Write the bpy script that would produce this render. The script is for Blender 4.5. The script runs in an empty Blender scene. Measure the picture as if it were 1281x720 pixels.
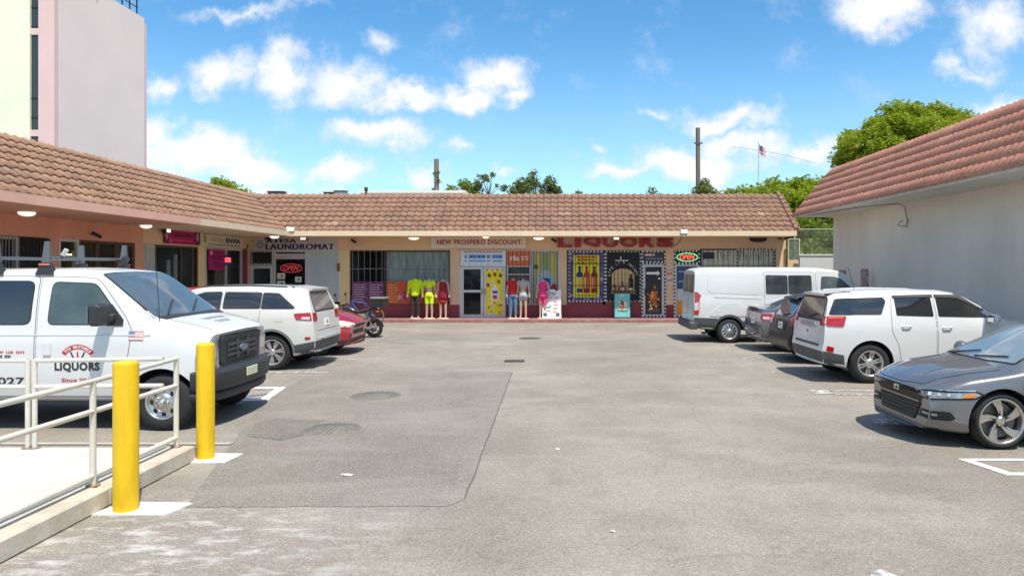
import bpy, bmesh, math, random
import numpy as np
from mathutils import Vector, Matrix
from mathutils.bvhtree import BVHTree
from mathutils.geometry import tessellate_polygon
random.seed(7)
SC = bpy.context.scene
COL = SC.collection
R = math.radians
# ---------------------------------------------------------------- camera
CAMZ = 2.1; F = 900.0; VX = 697.0; VY = 336.0
cd = bpy.data.cameras.new('camera'); cam = bpy.data.objects.new('camera', cd); COL.objects.link(cam)
cam.location = (0, 0, CAMZ); cam.rotation_euler = (R(90), 0, 0)
cd.sensor_width = 36.0; cd.lens = 36.0*F/1281.0
cd.shift_x = -(VX-640.5)/1281.0; cd.shift_y = -(360-VY)/1281.0
cd.clip_start = 0.05; cd.clip_end = 3000
SC.camera = cam
# ---------------------------------------------------------------- sky and sun
SUN_EL, SUN_AZ = R(65), R(152)          # azimuth clockwise from +Y
W = bpy.data.worlds.new("World"); SC.world = W; W.use_nodes = True
nt = W.node_tree; nt.nodes.clear()
def wn(t, **k):
    n = nt.nodes.new(t)
    for a, b in k.items(): setattr(n, a, b)
    return n
def wl(a, b): nt.links.new(a, b)
def wm(op, a, b=None, c=None):
    n = wn('ShaderNodeMath', operation=op)
    for i, v in enumerate((a, b, c)):
        if v is None: continue
        if isinstance(v, (int, float)): n.inputs[i].default_value = v
        else: wl(v, n.inputs[i])
    return n.outputs[0]
sky = wn('ShaderNodeTexSky'); sky.sky_type = 'NISHITA'; sky.sun_disc = False
sky.sun_elevation = SUN_EL; sky.sun_rotation = SUN_AZ; sky.air_density = 1.0; sky.dust_density = 0.3; sky.ozone_density = 2.5
tc = wn('ShaderNodeTexCoord'); sp = wn('ShaderNodeSeparateXYZ'); wl(tc.outputs['Generated'], sp.inputs[0])
ay = wm('MAXIMUM', wm('ABSOLUTE', sp.outputs[1]), 0.08)
U = wm('DIVIDE', sp.outputs[0], ay); V = wm('DIVIDE', sp.outputs[2], ay)
cmb = wn('ShaderNodeCombineXYZ'); wl(U, cmb.inputs[0]); wl(V, cmb.inputs[1])
nz = wn('ShaderNodeTexNoise'); nz.inputs['Scale'].default_value = 9; nz.inputs['Detail'].default_value = 8; nz.inputs['Roughness'].default_value = .62
wl(cmb.outputs[0], nz.inputs['Vector'])
wv = wn('ShaderNodeVectorMath', operation='SUBTRACT'); wl(nz.outputs['Color'], wv.inputs[0]); wv.inputs[1].default_value = (.5, .5, .5)
ws = wn('ShaderNodeVectorMath', operation='SCALE'); wl(wv.outputs[0], ws.inputs[0]); ws.inputs['Scale'].default_value = .13
wa = wn('ShaderNodeVectorMath', operation='ADD'); wl(cmb.outputs[0], wa.inputs[0]); wl(ws.outputs[0], wa.inputs[1])
CL = [(350,95,52,44,1),(300,100,30,22,.5),(430,98,75,44,1),(510,118,75,26,1),(585,118,60,26,1),(628,95,52,38,1),(640,128,26,16,.8),(272,90,56,44,1),(195,96,36,26,.8),
      (475,168,98,30,1),(240,192,110,46,1),(200,160,45,38,.9),(330,208,85,34,1),(415,216,66,22,.9),(470,38,30,24,.7),(310,12,110,16,.55),(390,8,40,12,.5),
      (905,147,82,24,.95),(860,208,150,32,1),(930,185,80,30,.9),(1010,196,70,26,.9),(775,216,60,20,.95),(1110,14,86,44,1),(1240,34,76,58,.9),(1215,88,60,16,.6),(1265,124,62,18,.7),
      (745,181,22,14,.6),(565,190,26,18,.6),(630,216,34,12,.7),(820,136,26,10,.5),(530,226,36,14,.8),(1140,120,40,10,.3),(340,236,130,12,.6),(1190,205,50,20,.7)]
dens = None
for (px, py, rx, ry, a) in CL:
    s = wn('ShaderNodeVectorMath', operation='SUBTRACT'); wl(wa.outputs[0], s.inputs[0]); s.inputs[1].default_value = ((px-VX)/F, (VY-py)/F, 0)
    m = wn('ShaderNodeVectorMath', operation='MULTIPLY'); wl(s.outputs[0], m.inputs[0]); m.inputs[1].default_value = (F/rx/1.05, F/ry/1.05, 0)
    l = wn('ShaderNodeVectorMath', operation='LENGTH'); wl(m.outputs[0], l.inputs[0])
    d = wm('MULTIPLY', wm('SUBTRACT', 1.0, l.outputs['Value']), a)
    dens = d if dens is None else wm('MAXIMUM', dens, d)
# unseen clouds everywhere else, their cover raised to brighten the fill light
n2 = wn('ShaderNodeTexNoise'); n2.inputs['Scale'].default_value = 3.2; n2.inputs['Detail'].default_value = 7; n2.inputs['Roughness'].default_value = .55
mp = wn('ShaderNodeVectorMath', operation='MULTIPLY'); wl(tc.outputs['Generated'], mp.inputs[0]); mp.inputs[1].default_value = (1, 1, 2.2)
wl(mp.outputs[0], n2.inputs['Vector'])
out1 = wm('GREATER_THAN', wm('ABSOLUTE', U), .85); out2 = wm('GREATER_THAN', V, .5); out3 = wm('LESS_THAN', sp.outputs[1], 0.0)
msk = wm('MAXIMUM', wm('MAXIMUM', out1, out2), out3)
gen = wm('MULTIPLY', wm('MULTIPLY', wm('SUBTRACT', n2.outputs['Fac'], .44), 3.0), msk)
dens = wm('MULTIPLY', dens, wm('SUBTRACT', 1.0, out3))
dens = wm('MAXIMUM', dens, gen)
n3 = wn('ShaderNodeTexNoise'); n3.inputs['Scale'].default_value = 11; n3.inputs['Detail'].default_value = 12; n3.inputs['Roughness'].default_value = .66
wl(cmb.outputs[0], n3.inputs['Vector'])
dd = wm('ADD', dens, wm('MULTIPLY', wm('SUBTRACT', n3.outputs['Fac'], .50), 1.5))
mr = wn('ShaderNodeMapRange', interpolation_type='SMOOTHSTEP'); wl(dd, mr.inputs['Value']); mr.inputs['From Min'].default_value = .0; mr.inputs['From Max'].default_value = .75
hz = wn('ShaderNodeMapRange', interpolation_type='SMOOTHSTEP'); wl(sp.outputs[2], hz.inputs['Value'])
hz.inputs['From Min'].default_value = .0; hz.inputs['From Max'].default_value = .34; hz.inputs['To Min'].default_value = .34; hz.inputs['To Max'].default_value = 0.0
cs = wn('ShaderNodeMapRange'); wl(wm('ADD', dens, wm('MULTIPLY', n3.outputs['Fac'], 1.6)), cs.inputs['Value']); cs.inputs['From Min'].default_value = .75; cs.inputs['From Max'].default_value = 1.55
cloudcol = wn('ShaderNodeMix', data_type='RGBA'); wl(cs.outputs[0], cloudcol.inputs[0])
cloudcol.inputs[6].default_value = (4.0, 4.45, 5.2, 1); cloudcol.inputs[7].default_value = (6.1, 6.1, 6.15, 1)
skt = wn('ShaderNodeMix', data_type='RGBA', blend_type='MULTIPLY'); skt.inputs[0].default_value = 1; wl(sky.outputs[0], skt.inputs[6]); skt.inputs[7].default_value = (.50, .92, 1.08, 1)
hm = wn('ShaderNodeMix', data_type='RGBA'); wl(hz.outputs[0], hm.inputs[0]); wl(skt.outputs[2], hm.inputs[6]); hm.inputs[7].default_value = (6.6, 7.6, 8.6, 1)
mx = wn('ShaderNodeMix', data_type='RGBA'); wl(wm('MULTIPLY', mr.outputs[0], .92), mx.inputs[0]); wl(hm.outputs[2], mx.inputs[6]); wl(cloudcol.outputs[2], mx.inputs[7])
bg = wn('ShaderNodeBackground'); wl(mx.outputs[2], bg.inputs[0]); bg.inputs[1].default_value = 0.075
wo = wn('ShaderNodeOutputWorld'); wl(bg.outputs[0], wo.inputs[0])
W.cycles.sampling_method = 'MANUAL'; W.cycles.sample_map_resolution = 512
sl = bpy.data.lights.new('sun', 'SUN'); sl.energy = 2.3; sl.angle = R(1.2); sl.color = (1, .935, .83)
so = bpy.data.objects.new('sun', sl); COL.objects.link(so)
sd = Vector((math.sin(SUN_AZ)*math.cos(SUN_EL), math.cos(SUN_AZ)*math.cos(SUN_EL), math.sin(SUN_EL)))
so.rotation_euler = sd.to_track_quat('Z', 'Y').to_euler(); so.location = sd*60
SC.view_settings.view_transform = 'Standard'; SC.view_settings.look = 'None'; SC.view_settings.gamma = 1
SC.view_settings.use_curve_mapping = False
SC.view_settings.exposure = 1.25
SC.cycles.max_bounces = 6; SC.cycles.transparent_max_bounces = 12; SC.cycles.use_denoising = True
# ---------------------------------------------------------------- materials
MATS = {}
def lin(c):
    return tuple(((v/255.)/12.92 if v/255. <= .04045 else ((v/255.+.055)/1.055)**2.4) for v in c)
def mat(name, col, rough=.6, metal=0., coat=0., var=0., vscale=4., bump=0., bscale=30., emit=None, estr=0., ior=1.5, alpha=None, col2=None, stretch=None, spec=.5, fine=0.):
    """procedural material: base colour with noise variation, optional relief"""
    if name in MATS: return MATS[name]
    m = bpy.data.materials.new(name); m.use_nodes = True; n = m.node_tree.nodes; L = m.node_tree.links
    b = n['Principled BSDF']; b.inputs['Base Color'].default_value = (*col, 1); b.inputs['Roughness'].default_value = rough
    b.inputs['Metallic'].default_value = metal; b.inputs['IOR'].default_value = ior; b.inputs['Coat Weight'].default_value = coat
    b.inputs['Coat Roughness'].default_value = .06; b.inputs['Specular IOR Level'].default_value = spec
    g = n.new('ShaderNodeNewGeometry'); src = g.outputs['Position']
    if stretch:
        mm = n.new('ShaderNodeVectorMath'); mm.operation = 'MULTIPLY'; L.new(src, mm.inputs[0]); mm.inputs[1].default_value = stretch; src = mm.outputs[0]
    if var or col2:
        t = n.new('ShaderNodeTexNoise'); t.inputs['Scale'].default_value = vscale; t.inputs['Detail'].default_value = 6; t.inputs['Roughness'].default_value = .6
        L.new(src, t.inputs['Vector'])
        rm = n.new('ShaderNodeMapRange'); L.new(t.outputs['Fac'], rm.inputs[0]); rm.inputs[1].default_value = .3; rm.inputs[2].default_value = .7
        mx_ = n.new('ShaderNodeMix'); mx_.data_type = 'RGBA'; L.new(rm.outputs[0], mx_.inputs[0])
        c2 = col2 if col2 else tuple(v*(1-var) for v in col)
        mx_.inputs[6].default_value = (*c2, 1); mx_.inputs[7].default_value = (*(tuple(min(1, v*(1+var*.4)) for v in col) if not col2 else col), 1)
        o = mx_.outputs[2]
        if fine:
            t2 = n.new('ShaderNodeTexNoise'); t2.inputs['Scale'].default_value = 60; t2.inputs['Detail'].default_value = 3; L.new(src, t2.inputs['Vector'])
            r2 = n.new('ShaderNodeMapRange'); L.new(t2.outputs['Fac'], r2.inputs[0]); r2.inputs[1].default_value = .3; r2.inputs[2].default_value = .7; r2.inputs[3].default_value = 1-fine; r2.inputs[4].default_value = 1+fine
            vm = n.new('ShaderNodeVectorMath'); vm.operation = 'SCALE'; L.new(o, vm.inputs[0]); L.new(r2.outputs[0], vm.inputs['Scale']); o = vm.outputs[0]
        L.new(o, b.inputs['Base Color'])
    if bump:
        t = n.new('ShaderNodeTexNoise'); t.inputs['Scale'].default_value = bscale; t.inputs['Detail'].default_value = 5; L.new(src, t.inputs['Vector'])
        bb = n.new('ShaderNodeBump'); bb.inputs['Strength'].default_value = bump; bb.inputs['Distance'].default_value = .02; L.new(t.outputs['Fac'], bb.inputs['Height'])
        L.new(bb.outputs[0], b.inputs['Normal'])
    if emit:
        b.inputs['Emission Color'].default_value = (*emit, 1); b.inputs['Emission Strength'].default_value = estr
    if alpha is not None:
        tr = n.new('ShaderNodeBsdfTransparent'); tr.inputs[0].default_value = (.9, .95, .94, 1)
        ms = n.new('ShaderNodeMixShader'); lw = n.new('ShaderNodeLayerWeight'); lw.inputs[0].default_value = .5; fr = n.new('ShaderNodeMath'); fr.operation = 'POWER'; L.new(lw.outputs['Facing'], fr.inputs[0]); fr.inputs[1].default_value = 4.5
        ad = n.new('ShaderNodeMath'); ad.operation = 'ADD'; ad.use_clamp = True; L.new(fr.outputs[0], ad.inputs[0]); ad.inputs[1].default_value = alpha
        L.new(ad.outputs[0], ms.inputs[0]); L.new(tr.outputs[0], ms.inputs[1]); L.new(b.outputs[0], ms.inputs[2])
        L.new(ms.outputs[0], n['Material Output'].inputs[0])
    MATS[name] = m
    return m
def flat(rgb, rough=.6, **k):
    """printed or plain colour given as sRGB"""
    return mat('c_%02x%02x%02x_%d' % (*rgb, int(rough*100)), lin(rgb), rough, **k)
# ---------------------------------------------------------------- objects
def prop(o, label=None, cat=None, group=None, kind=None):
    if label: o['label'] = label
    if cat: o['category'] = cat
    if group: o['group'] = group
    if kind: o['kind'] = kind
    return o
def thing(name, label, cat, loc=(0, 0, 0), rz=0., group=None):
    o = bpy.data.objects.new(name, None); COL.objects.link(o); o.location = loc; o.rotation_euler = (0, 0, rz); o.empty_display_size = .2
    return prop(o, label, cat, group)
def obj(name, me, mats, parent=None, loc=None, rot=None):
    """link a mesh (or MB) as one object"""
    if isinstance(me, MB): me = me.mesh(name)
    if not isinstance(mats, (list, tuple)): mats = [mats]
    if not me.materials:
        for m in mats: me.materials.append(m)
    o = bpy.data.objects.new(name, me); COL.objects.link(o)
    if parent is not None: o.parent = parent
    if loc is not None: o.location = loc
    if rot is not None: o.rotation_euler = rot
    return o
def copy_tree(o, parent=None):
    c = o.copy(); COL.objects.link(c); c.parent = parent
    for ch in list(o.children): copy_tree(ch, c)
    return c
class MB:
    """mesh collector"""
    def __init__(s): s.v = []; s.f = []; s.m = []; s.sm = []
    def add(s, vs, fs, mi=0, smooth=False):
        k = len(s.v); s.v += [tuple(p) for p in vs]
        for f in fs: s.f.append([i+k for i in f]); s.m.append(mi); s.sm.append(smooth)
        return s
    def box(s, x0, x1, y0, y1, z0, z1, mi=0, bev=0.):
        if x0 > x1: x0, x1 = x1, x0
        if y0 > y1: y0, y1 = y1, y0
        if z0 > z1: z0, z1 = z1, z0
        if bev > 0:
            b = min(bev, (x1-x0)*.45, (y1-y0)*.45, (z1-z0)*.45)
            vs = []; idx = {}
            for sx, X in ((0, x0), (1, x1)):
                for sy, Y in ((0, y0), (1, y1)):
                    for sz, Z in ((0, z0), (1, z1)):
                        dx, dy, dz = (b if sx == 0 else -b), (b if sy == 0 else -b), (b if sz == 0 else -b)
                        idx[sx, sy, sz, 0] = len(vs); vs.append((X, Y+dy, Z+dz))
                        idx[sx, sy, sz, 1] = len(vs); vs.append((X+dx, Y, Z+dz))
                        idx[sx, sy, sz, 2] = len(vs); vs.append((X+dx, Y+dy, Z))
            I = lambda a, b_, c, k: idx[a, b_, c, k]
            fs = []
            for q in (0, 1):
                f = [I(q,0,0,0), I(q,1,0,0), I(q,1,1,0), I(q,0,1,0)]; fs.append(f if q else f[::-1])
                f = [I(0,q,0,1), I(0,q,1,1), I(1,q,1,1), I(1,q,0,1)]; fs.append(f if q else f[::-1])
                f = [I(0,0,q,2), I(1,0,q,2), I(1,1,q,2), I(0,1,q,2)]; fs.append(f if q else f[::-1])
            for a in (0, 1):
                for c in (0, 1):
                    fs.append([I(0,a,c,1), I(1,a,c,1), I(1,a,c,2), I(0,a,c,2)])
                    fs.append([I(a,0,c,0), I(a,1,c,0), I(a,1,c,2), I(a,0,c,2)])
                    fs.append([I(a,c,0,0), I(a,c,1,0), I(a,c,1,1), I(a,c,0,1)])
            for a in (0, 1):
                for c in (0, 1):
                    for d in (0, 1): fs.append([I(a,c,d,0), I(a,c,d,1), I(a,c,d,2)])
            return s.add(vs, fs, mi)
        vs = [(x, y, z) for x in (x0, x1) for y in (y0, y1) for z in (z0, z1)]
        return s.add(vs, [(0,1,3,2),(4,6,7,5),(0,4,5,1),(2,3,7,6),(0,2,6,4),(1,5,7,3)], mi)
    def obox(s, c, ax, ay_, az, mi=0):
        """box from centre and three half-axis vectors"""
        c = Vector(c); ax = Vector(ax); ay_ = Vector(ay_); az = Vector(az)
        vs = [c+a*ax+b*ay_+d*az for a in (-1, 1) for b in (-1, 1) for d in (-1, 1)]
        return s.add(vs, [(0,1,3,2),(4,6,7,5),(0,4,5,1),(2,3,7,6),(0,2,6,4),(1,5,7,3)], mi)
    def tube(s, pts, r, n=8, mi=0, caps=True, smooth=True):
        """tube through points; r a number or a list; entries may be (a,b) ellipses"""
        P = [Vector(p) for p in pts]; K = len(P); rr = r if isinstance(r, (list, tuple)) else [r]*K
        rings = []; up = None
        for i, p in enumerate(P):
            t = (P[min(i+1, K-1)]-P[max(i-1, 0)]).normalized()
            if up is None:
                up = Vector((0, 0, 1)) if abs(t.z) < .9 else Vector((1, 0, 0))
            a = t.cross(up)
            if a.length < 1e-4: a = t.cross(Vector((0, 1, .1)))
            a.normalize(); b = a.cross(t).normalized(); up = b
            ra, rb = rr[i] if isinstance(rr[i], (list, tuple)) else (rr[i], rr[i])
            rings.append([p+a*math.cos(2*math.pi*k/n)*ra+b*math.sin(2*math.pi*k/n)*rb for k in range(n)])
        vs = [q for g in rings for q in g]; fs = []
        for i in range(K-1):
            for k in range(n):
                fs.append((i*n+k, i*n+(k+1) % n, (i+1)*n+(k+1) % n, (i+1)*n+k))
        s.add(vs, fs, mi, smooth)
        if caps:
            s.add(rings[0], [tuple(range(n))[::-1]], mi); s.add(rings[-1], [tuple(range(n))], mi)
        return s
    def lathe(s, prof, axis='z', c=(0, 0, 0), n=24, mi=0, smooth=True, a0=0., a1=2*math.pi, sx=1., sy=1.):
        """prof: list of (radius, height)"""
        K = len(prof); vs = []; full = abs(a1-a0-2*math.pi) < 1e-6; N = n if full else n+1
        for (r, h) in prof:
            for k in range(N):
                a = a0+(a1-a0)*k/n; x, y = r*math.cos(a)*sx, r*math.sin(a)*sy
                p = (x, y, h) if axis == 'z' else ((x, h, y) if axis == 'y' else (h, x, y))
                vs.append((p[0]+c[0], p[1]+c[1], p[2]+c[2]))
        fs = []
        for i in range(K-1):
            for k in range(n):
                k2 = (k+1) % N
                f = (i*N+k, i*N+k2, (i+1)*N+k2, (i+1)*N+k)
                fs.append(f if axis != 'y' else f[::-1])
        return s.add(vs, fs, mi, smooth)
    def prism(s, poly, y0, y1, mi=0, plane='xz', smooth=False):
        """extrude polygon (a,b) in plane between y0,y1 along the remaining axis"""
        n = len(poly)
        P = (lambda a, b, c: (a, c, b)) if plane == 'xz' else ((lambda a, b, c: (a, b, c)) if plane == 'xy' else (lambda a, b, c: (c, a, b)))
        vs = [P(a, b, y0) for a, b in poly]+[P(a, b, y1) for a, b in poly]
        tri = tessellate_polygon([[Vector((a, b, 0)) for a, b in poly]])
        fs = [tuple(t) for t in tri]+[tuple(i+n for i in t)[::-1] for t in tri]
        fs += [(i, i+n, (i+1) % n+n, (i+1) % n) for i in range(n)]
        return s.add(vs, fs, mi, smooth)
    def ball(s, c, r, n=10, m=7, mi=0):
        rx, ry, rz = r if isinstance(r, (list, tuple)) else (r, r, r)
        vs = [(c[0], c[1], c[2]-rz)]
        for i in range(1, m):
            th = math.pi*i/m
            for k in range(n):
                a = 2*math.pi*k/n; vs.append((c[0]+rx*math.sin(th)*math.cos(a), c[1]+ry*math.sin(th)*math.sin(a), c[2]-rz*math.cos(th)))
        vs.append((c[0], c[1], c[2]+rz)); fs = []
        for k in range(n): fs.append((0, 1+(k+1) % n, 1+k))
        for i in range(m-2):
            for k in range(n): fs.append((1+i*n+k, 1+i*n+(k+1) % n, 1+(i+1)*n+(k+1) % n, 1+(i+1)*n+k))
        o = 1+(m-2)*n
        for k in range(n): fs.append((o+k, o+(k+1) % n, len(vs)-1))
        return s.add(vs, fs, mi, True)
    def mesh(s, name='mesh', fix=True):
        me = bpy.data.meshes.new(name); me.from_pydata(s.v, [], s.f)
        me.polygons.foreach_set('material_index', s.m); me.polygons.foreach_set('use_smooth', s.sm)
        if fix:
            bm = bmesh.new(); bm.from_mesh(me); bmesh.ops.recalc_face_normals(bm, faces=bm.faces[:]); bm.to_mesh(me); bm.free()
        me.update()
        return me
_TX = {}
def text_geo(txt, bold=0.0, shear=0., space=1.):
    """triangulated outline of a text, normalised to a unit box (0..1, 0..1) plus its aspect"""
    k = (txt, bold, shear, space)
    if k in _TX: return _TX[k]
    cu = bpy.data.curves.new('text', 'FONT'); cu.body = txt; cu.offset = bold; cu.shear = shear; cu.space_character = space; cu.resolution_u = 3
    o = bpy.data.objects.new('text', cu); COL.objects.link(o)
    dg = bpy.context.evaluated_depsgraph_get(); dg.update()
    me = bpy.data.meshes.new_from_object(o.evaluated_get(dg))
    vs = np.array([v.co[:2] for v in me.vertices]) if len(me.vertices) else np.zeros((1, 2)); fs = [tuple(p.vertices) for p in me.polygons]
    bpy.data.objects.remove(o); bpy.data.meshes.remove(me); bpy.data.curves.remove(cu)
    mn = vs.min(0); sz = vs.max(0)-mn; sz[sz == 0] = 1
    _TX[k] = ((vs-mn)/sz, fs, sz[0]/sz[1])
    return _TX[k]
def put_text(mb, txt, x0, x1, z0, z1, y, mi=0, depth=0., bold=.0, shear=0., space=1., fat=0.):
    """text filling the box x0..x1, z0..z1 on the plane y facing -Y"""
    if fat:
        for k in range(-2, 3): put_text(mb, txt, x0+fat*k/2, x1+fat*k/2, z0, z1, y-.0004*(k+2), mi, 0, bold, shear, space)
        return mb
    uv, fs, _ = text_geo(txt, bold, shear, space)
    vs = [(x0+u*(x1-x0), y, z0+v*(z1-z0)) for u, v in uv]
    mb.add(vs, fs, mi)
    if depth:
        mb.add([(a, y+depth, c) for a, _, c in vs], [f[::-1] for f in fs], mi)
        ed = {}
        for f in fs:
            for i in range(len(f)):
                a, b = f[i], f[(i+1) % len(f)]
                if (b, a) in ed: ed.pop((b, a))
                else: ed[a, b] = 1
        n = len(vs); allv = vs+[(a, y+depth, c) for a, _, c in vs]
        mb.add(allv, [(b, a, a+n, b+n) for a, b in ed], mi)
    return mb
def arc_text(mb, txt, cx, cz, rad, a0, a1, h, y, mi=0, bold=.02, wf=.75):
    n = len(txt)
    for i, ch in enumerate(txt):
        if ch == ' ': continue
        a = a0+(a1-a0)*(i+.5)/n; uv, fs, asp = text_geo(ch, bold); w = min(h*asp, h*wf) if ch != 'I' else h*.2
        c, s_ = math.cos(a-math.pi/2), math.sin(a-math.pi/2)
        vs = []
        for u, v in uv:
            lx, lz = (u-.5)*w, v*h
            vs.append((cx+math.cos(a)*rad+lx*c-lz*s_, y, cz+math.sin(a)*rad+lx*s_+lz*c))
        mb.add(vs, fs, mi)
def scribble(mb, x0, x1, z0, z1, y, mi, rnd, word=.05, gap=.02):
    """small print too far away to read: broken strokes"""
    x = x0
    while x < x1:
        w = word*rnd.uniform(.4, 1.5); mb.add([(x, y, z0), (min(x+w, x1), y, z0), (min(x+w, x1), y, z1), (x, y, z1)], [(0, 1, 2, 3)], mi); x += w+gap
def rect(mb, x0, x1, z0, z1, y, mi=0):
    return mb.add([(x0, y, z0), (x1, y, z0), (x1, y, z1), (x0, y, z1)], [(0, 1, 2, 3)], mi)
def ell(mb, cx, cz, rx, rz, y, mi=0, n=18):
    return mb.add([(cx+rx*math.cos(2*math.pi*k/n), y, cz+rz*math.sin(2*math.pi*k/n)) for k in range(n)], [tuple(range(n))], mi)
def ring(mb, cx, cz, rx, rz, w, y, mi=0, n=24):
    vs = []
    for k in range(n):
        a = 2*math.pi*k/n; vs += [(cx+rx*math.cos(a), y, cz+rz*math.sin(a)), (cx+(rx-w)*math.cos(a), y, cz+(rz-w)*math.sin(a))]
    return mb.add(vs, [(2*k, 2*((k+1) % n), 2*((k+1) % n)+1, 2*k+1) for k in range(n)], mi)
# ================================================================ ground
def asphalt(name, c0, c1, seed, scuff=0.0):
    m = bpy.data.materials.new(name); m.use_nodes = True; n = m.node_tree.nodes; L = m.node_tree.links; b = n['Principled BSDF']
    b.inputs['Roughness'].default_value = .93; b.inputs['Specular IOR Level'].default_value = .25
    g = n.new('ShaderNodeNewGeometry')
    def noise(sc, det, rough=.6, off=0., st=None):
        t = n.new('ShaderNodeTexNoise'); t.inputs['Scale'].default_value = sc; t.inputs['Detail'].default_value = det; t.inputs['Roughness'].default_value = rough
        a = n.new('ShaderNodeVectorMath'); a.operation = 'MULTIPLY_ADD'; L.new(g.outputs['Position'], a.inputs[0]); a.inputs[1].default_value = st or (1, 1, 1); a.inputs[2].default_value = (seed+off, seed*.7-off, 0); L.new(a.outputs[0], t.inputs['Vector']); return t.outputs['Fac']
    def mr(x, a, b_, c=0., d=1.):
        r = n.new('ShaderNodeMapRange'); L.new(x, r.inputs[0]); r.inputs[1].default_value = a; r.inputs[2].default_value = b_; r.inputs[3].default_value = c; r.inputs[4].default_value = d; return r.outputs[0]
    def mix(f, a, b_, mode='MIX'):
        x = n.new('ShaderNodeMix'); x.data_type = 'RGBA'; x.blend_type = mode
        if isinstance(f, float): x.inputs[0].default_value = f
        else: L.new(f, x.inputs[0])
        for i, v in ((6, a), (7, b_)):
            if isinstance(v, tuple): x.inputs[i].default_value = (*v, 1)
            else: L.new(v, x.inputs[i])
        return x.outputs[2]
    col = mix(mr(noise(.35, 6, .62), .36, .64), c0, c1)
    col = mix(mr(noise(1.7, 7, .7, 9, (1, .45, 1)), .45, .72, 0, .45), col, tuple(v*.72 for v in c0))
    col = mix(mr(noise(5.5, 5, .7, 31), .60, .74, 0, .22), col, tuple(v*.5 for v in c0))      # oil spots
    col = mix(mr(noise(.9, 5, .55, 17, (.6, 1.6, 1)), .52, .7, 0, .4), col, tuple(min(1, v*1.25) for v in c1))
    col = mix(mr(noise(13, 4, .6, 71), .70, .76, 0, .5), col, tuple(v*.35 for v in c0))      # gum, leaves, drips
    v = n.new('ShaderNodeTexVoronoi'); v.inputs['Scale'].default_value = 95; L.new(g.outputs['Position'], v.inputs['Vector'])
    sp_ = n.new('ShaderNodeSeparateColor'); L.new(v.outputs['Color'], sp_.inputs[0])
    col = mix(mr(sp_.outputs[0], 0., 1., 0., .46), col, (.06, .056, .05))
    col = mix(mr(sp_.outputs[1], .8, 1., 0., .4), col, (.5, .48, .44))
    # hairline cracks
    vc = n.new('ShaderNodeTexVoronoi'); vc.feature = 'DISTANCE_TO_EDGE'; vc.inputs['Scale'].default_value = .28
    wv_ = n.new('ShaderNodeTexNoise'); wv_.inputs['Scale'].default_value = 1.6; wv_.inputs['Detail'].default_value = 6; L.new(g.outputs['Position'], wv_.inputs['Vector'])
    va = n.new('ShaderNodeVectorMath'); va.operation = 'MULTIPLY_ADD'; L.new(wv_.outputs['Color'], va.inputs[0]); va.inputs[1].default_value = (1.6, 1.6, 0); L.new(g.outputs['Position'], va.inputs[2]); L.new(va.outputs[0], vc.inputs['Vector'])
    col = mix(mr(vc.outputs[0], 0.001, .005, .16, 0.), col, (.05, .045, .04))
    if scuff:
        sx = n.new('ShaderNodeSeparateXYZ'); L.new(g.outputs['Position'], sx.inputs[0])
        zx = mr(sx.outputs[0], -.9, -2.4); zy = mr(sx.outputs[1], 6.9, 5.9)
        q = n.new('ShaderNodeMath'); q.operation = 'MULTIPLY'; L.new(zx, q.inputs[0]); L.new(zy, q.inputs[1])
        nn = mr(noise(2.4, 9, .72, 55, (1, 2.2, 1)), .50, .66)
        q2 = n.new('ShaderNodeMath'); q2.operation = 'MULTIPLY'; L.new(q.outputs[0], q2.inputs[0]); L.new(nn, q2.inputs[1])
        q3 = n.new('ShaderNodeMath'); q3.operation = 'MULTIPLY'; L.new(q2.outputs[0], q3.inputs[0]); q3.inputs[1].default_value = scuff
        col = mix(q3.outputs[0], col, (.62, .60, .56))
    L.new(col, b.inputs['Base Color'])
    bb = n.new('ShaderNodeBump'); bb.inputs['Strength'].default_value = .35; bb.inputs['Distance'].default_value = .006; L.new(noise(120, 3), bb.inputs['Height']); L.new(bb.outputs[0], b.inputs['Normal'])
    return m
M_ASPH = asphalt('old_asphalt', (.292, .253, .208), (.395, .350, .292), 3.0, .75)
M_PATCH = asphalt('patch_asphalt', (.252, .220, .182), (.332, .295, .248), 11.0)
M_BROWN = asphalt('brown_asphalt', (.195, .172, .142), (.27, .24, .20), 23.0)
def worn(name, c, under, amt=.5, sc=9):
    m = bpy.data.materials.new(name); m.use_nodes = True; n = m.node_tree.nodes; L = m.node_tree.links; b = n['Principled BSDF']; b.inputs['Roughness'].default_value = .8
    g = n.new('ShaderNodeNewGeometry'); t = n.new('ShaderNodeTexNoise'); t.inputs['Scale'].default_value = sc; t.inputs['Detail'].default_value = 9; t.inputs['Roughness'].default_value = .75; L.new(g.outputs['Position'], t.inputs['Vector'])
    r = n.new('ShaderNodeMapRange'); L.new(t.outputs['Fac'], r.inputs[0]); r.inputs[1].default_value = 1-amt-.06; r.inputs[2].default_value = 1-amt+.06
    x = n.new('ShaderNodeMix'); x.data_type = 'RGBA'; L.new(r.outputs[0], x.inputs[0]); x.inputs[6].default_value = (*c, 1); x.inputs[7].default_value = (*under, 1); L.new(x.outputs[2], b.inputs['Base Color'])
    return m
M_LINE = worn('worn_white_paint', (.66, .65, .62), (.25, .24, .22), .52)
M_LINEF = worn('fresh_white_paint', (.78, .77, .74), (.3, .29, .27), .40)
M_BLUE = worn('worn_blue_paint', (.12, .30, .58), (.22, .21, .20), .55)
M_CONC = mat('white_concrete', (.58, .555, .505), .85, var=.16, vscale=1.5, bump=.15, bscale=40, fine=.03)
M_CURB = mat('old_kerb_concrete', (.50, .47, .41), .9, col2=(.36, .33, .28), vscale=2.6, bump=.3, bscale=25, fine=.06)

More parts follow.
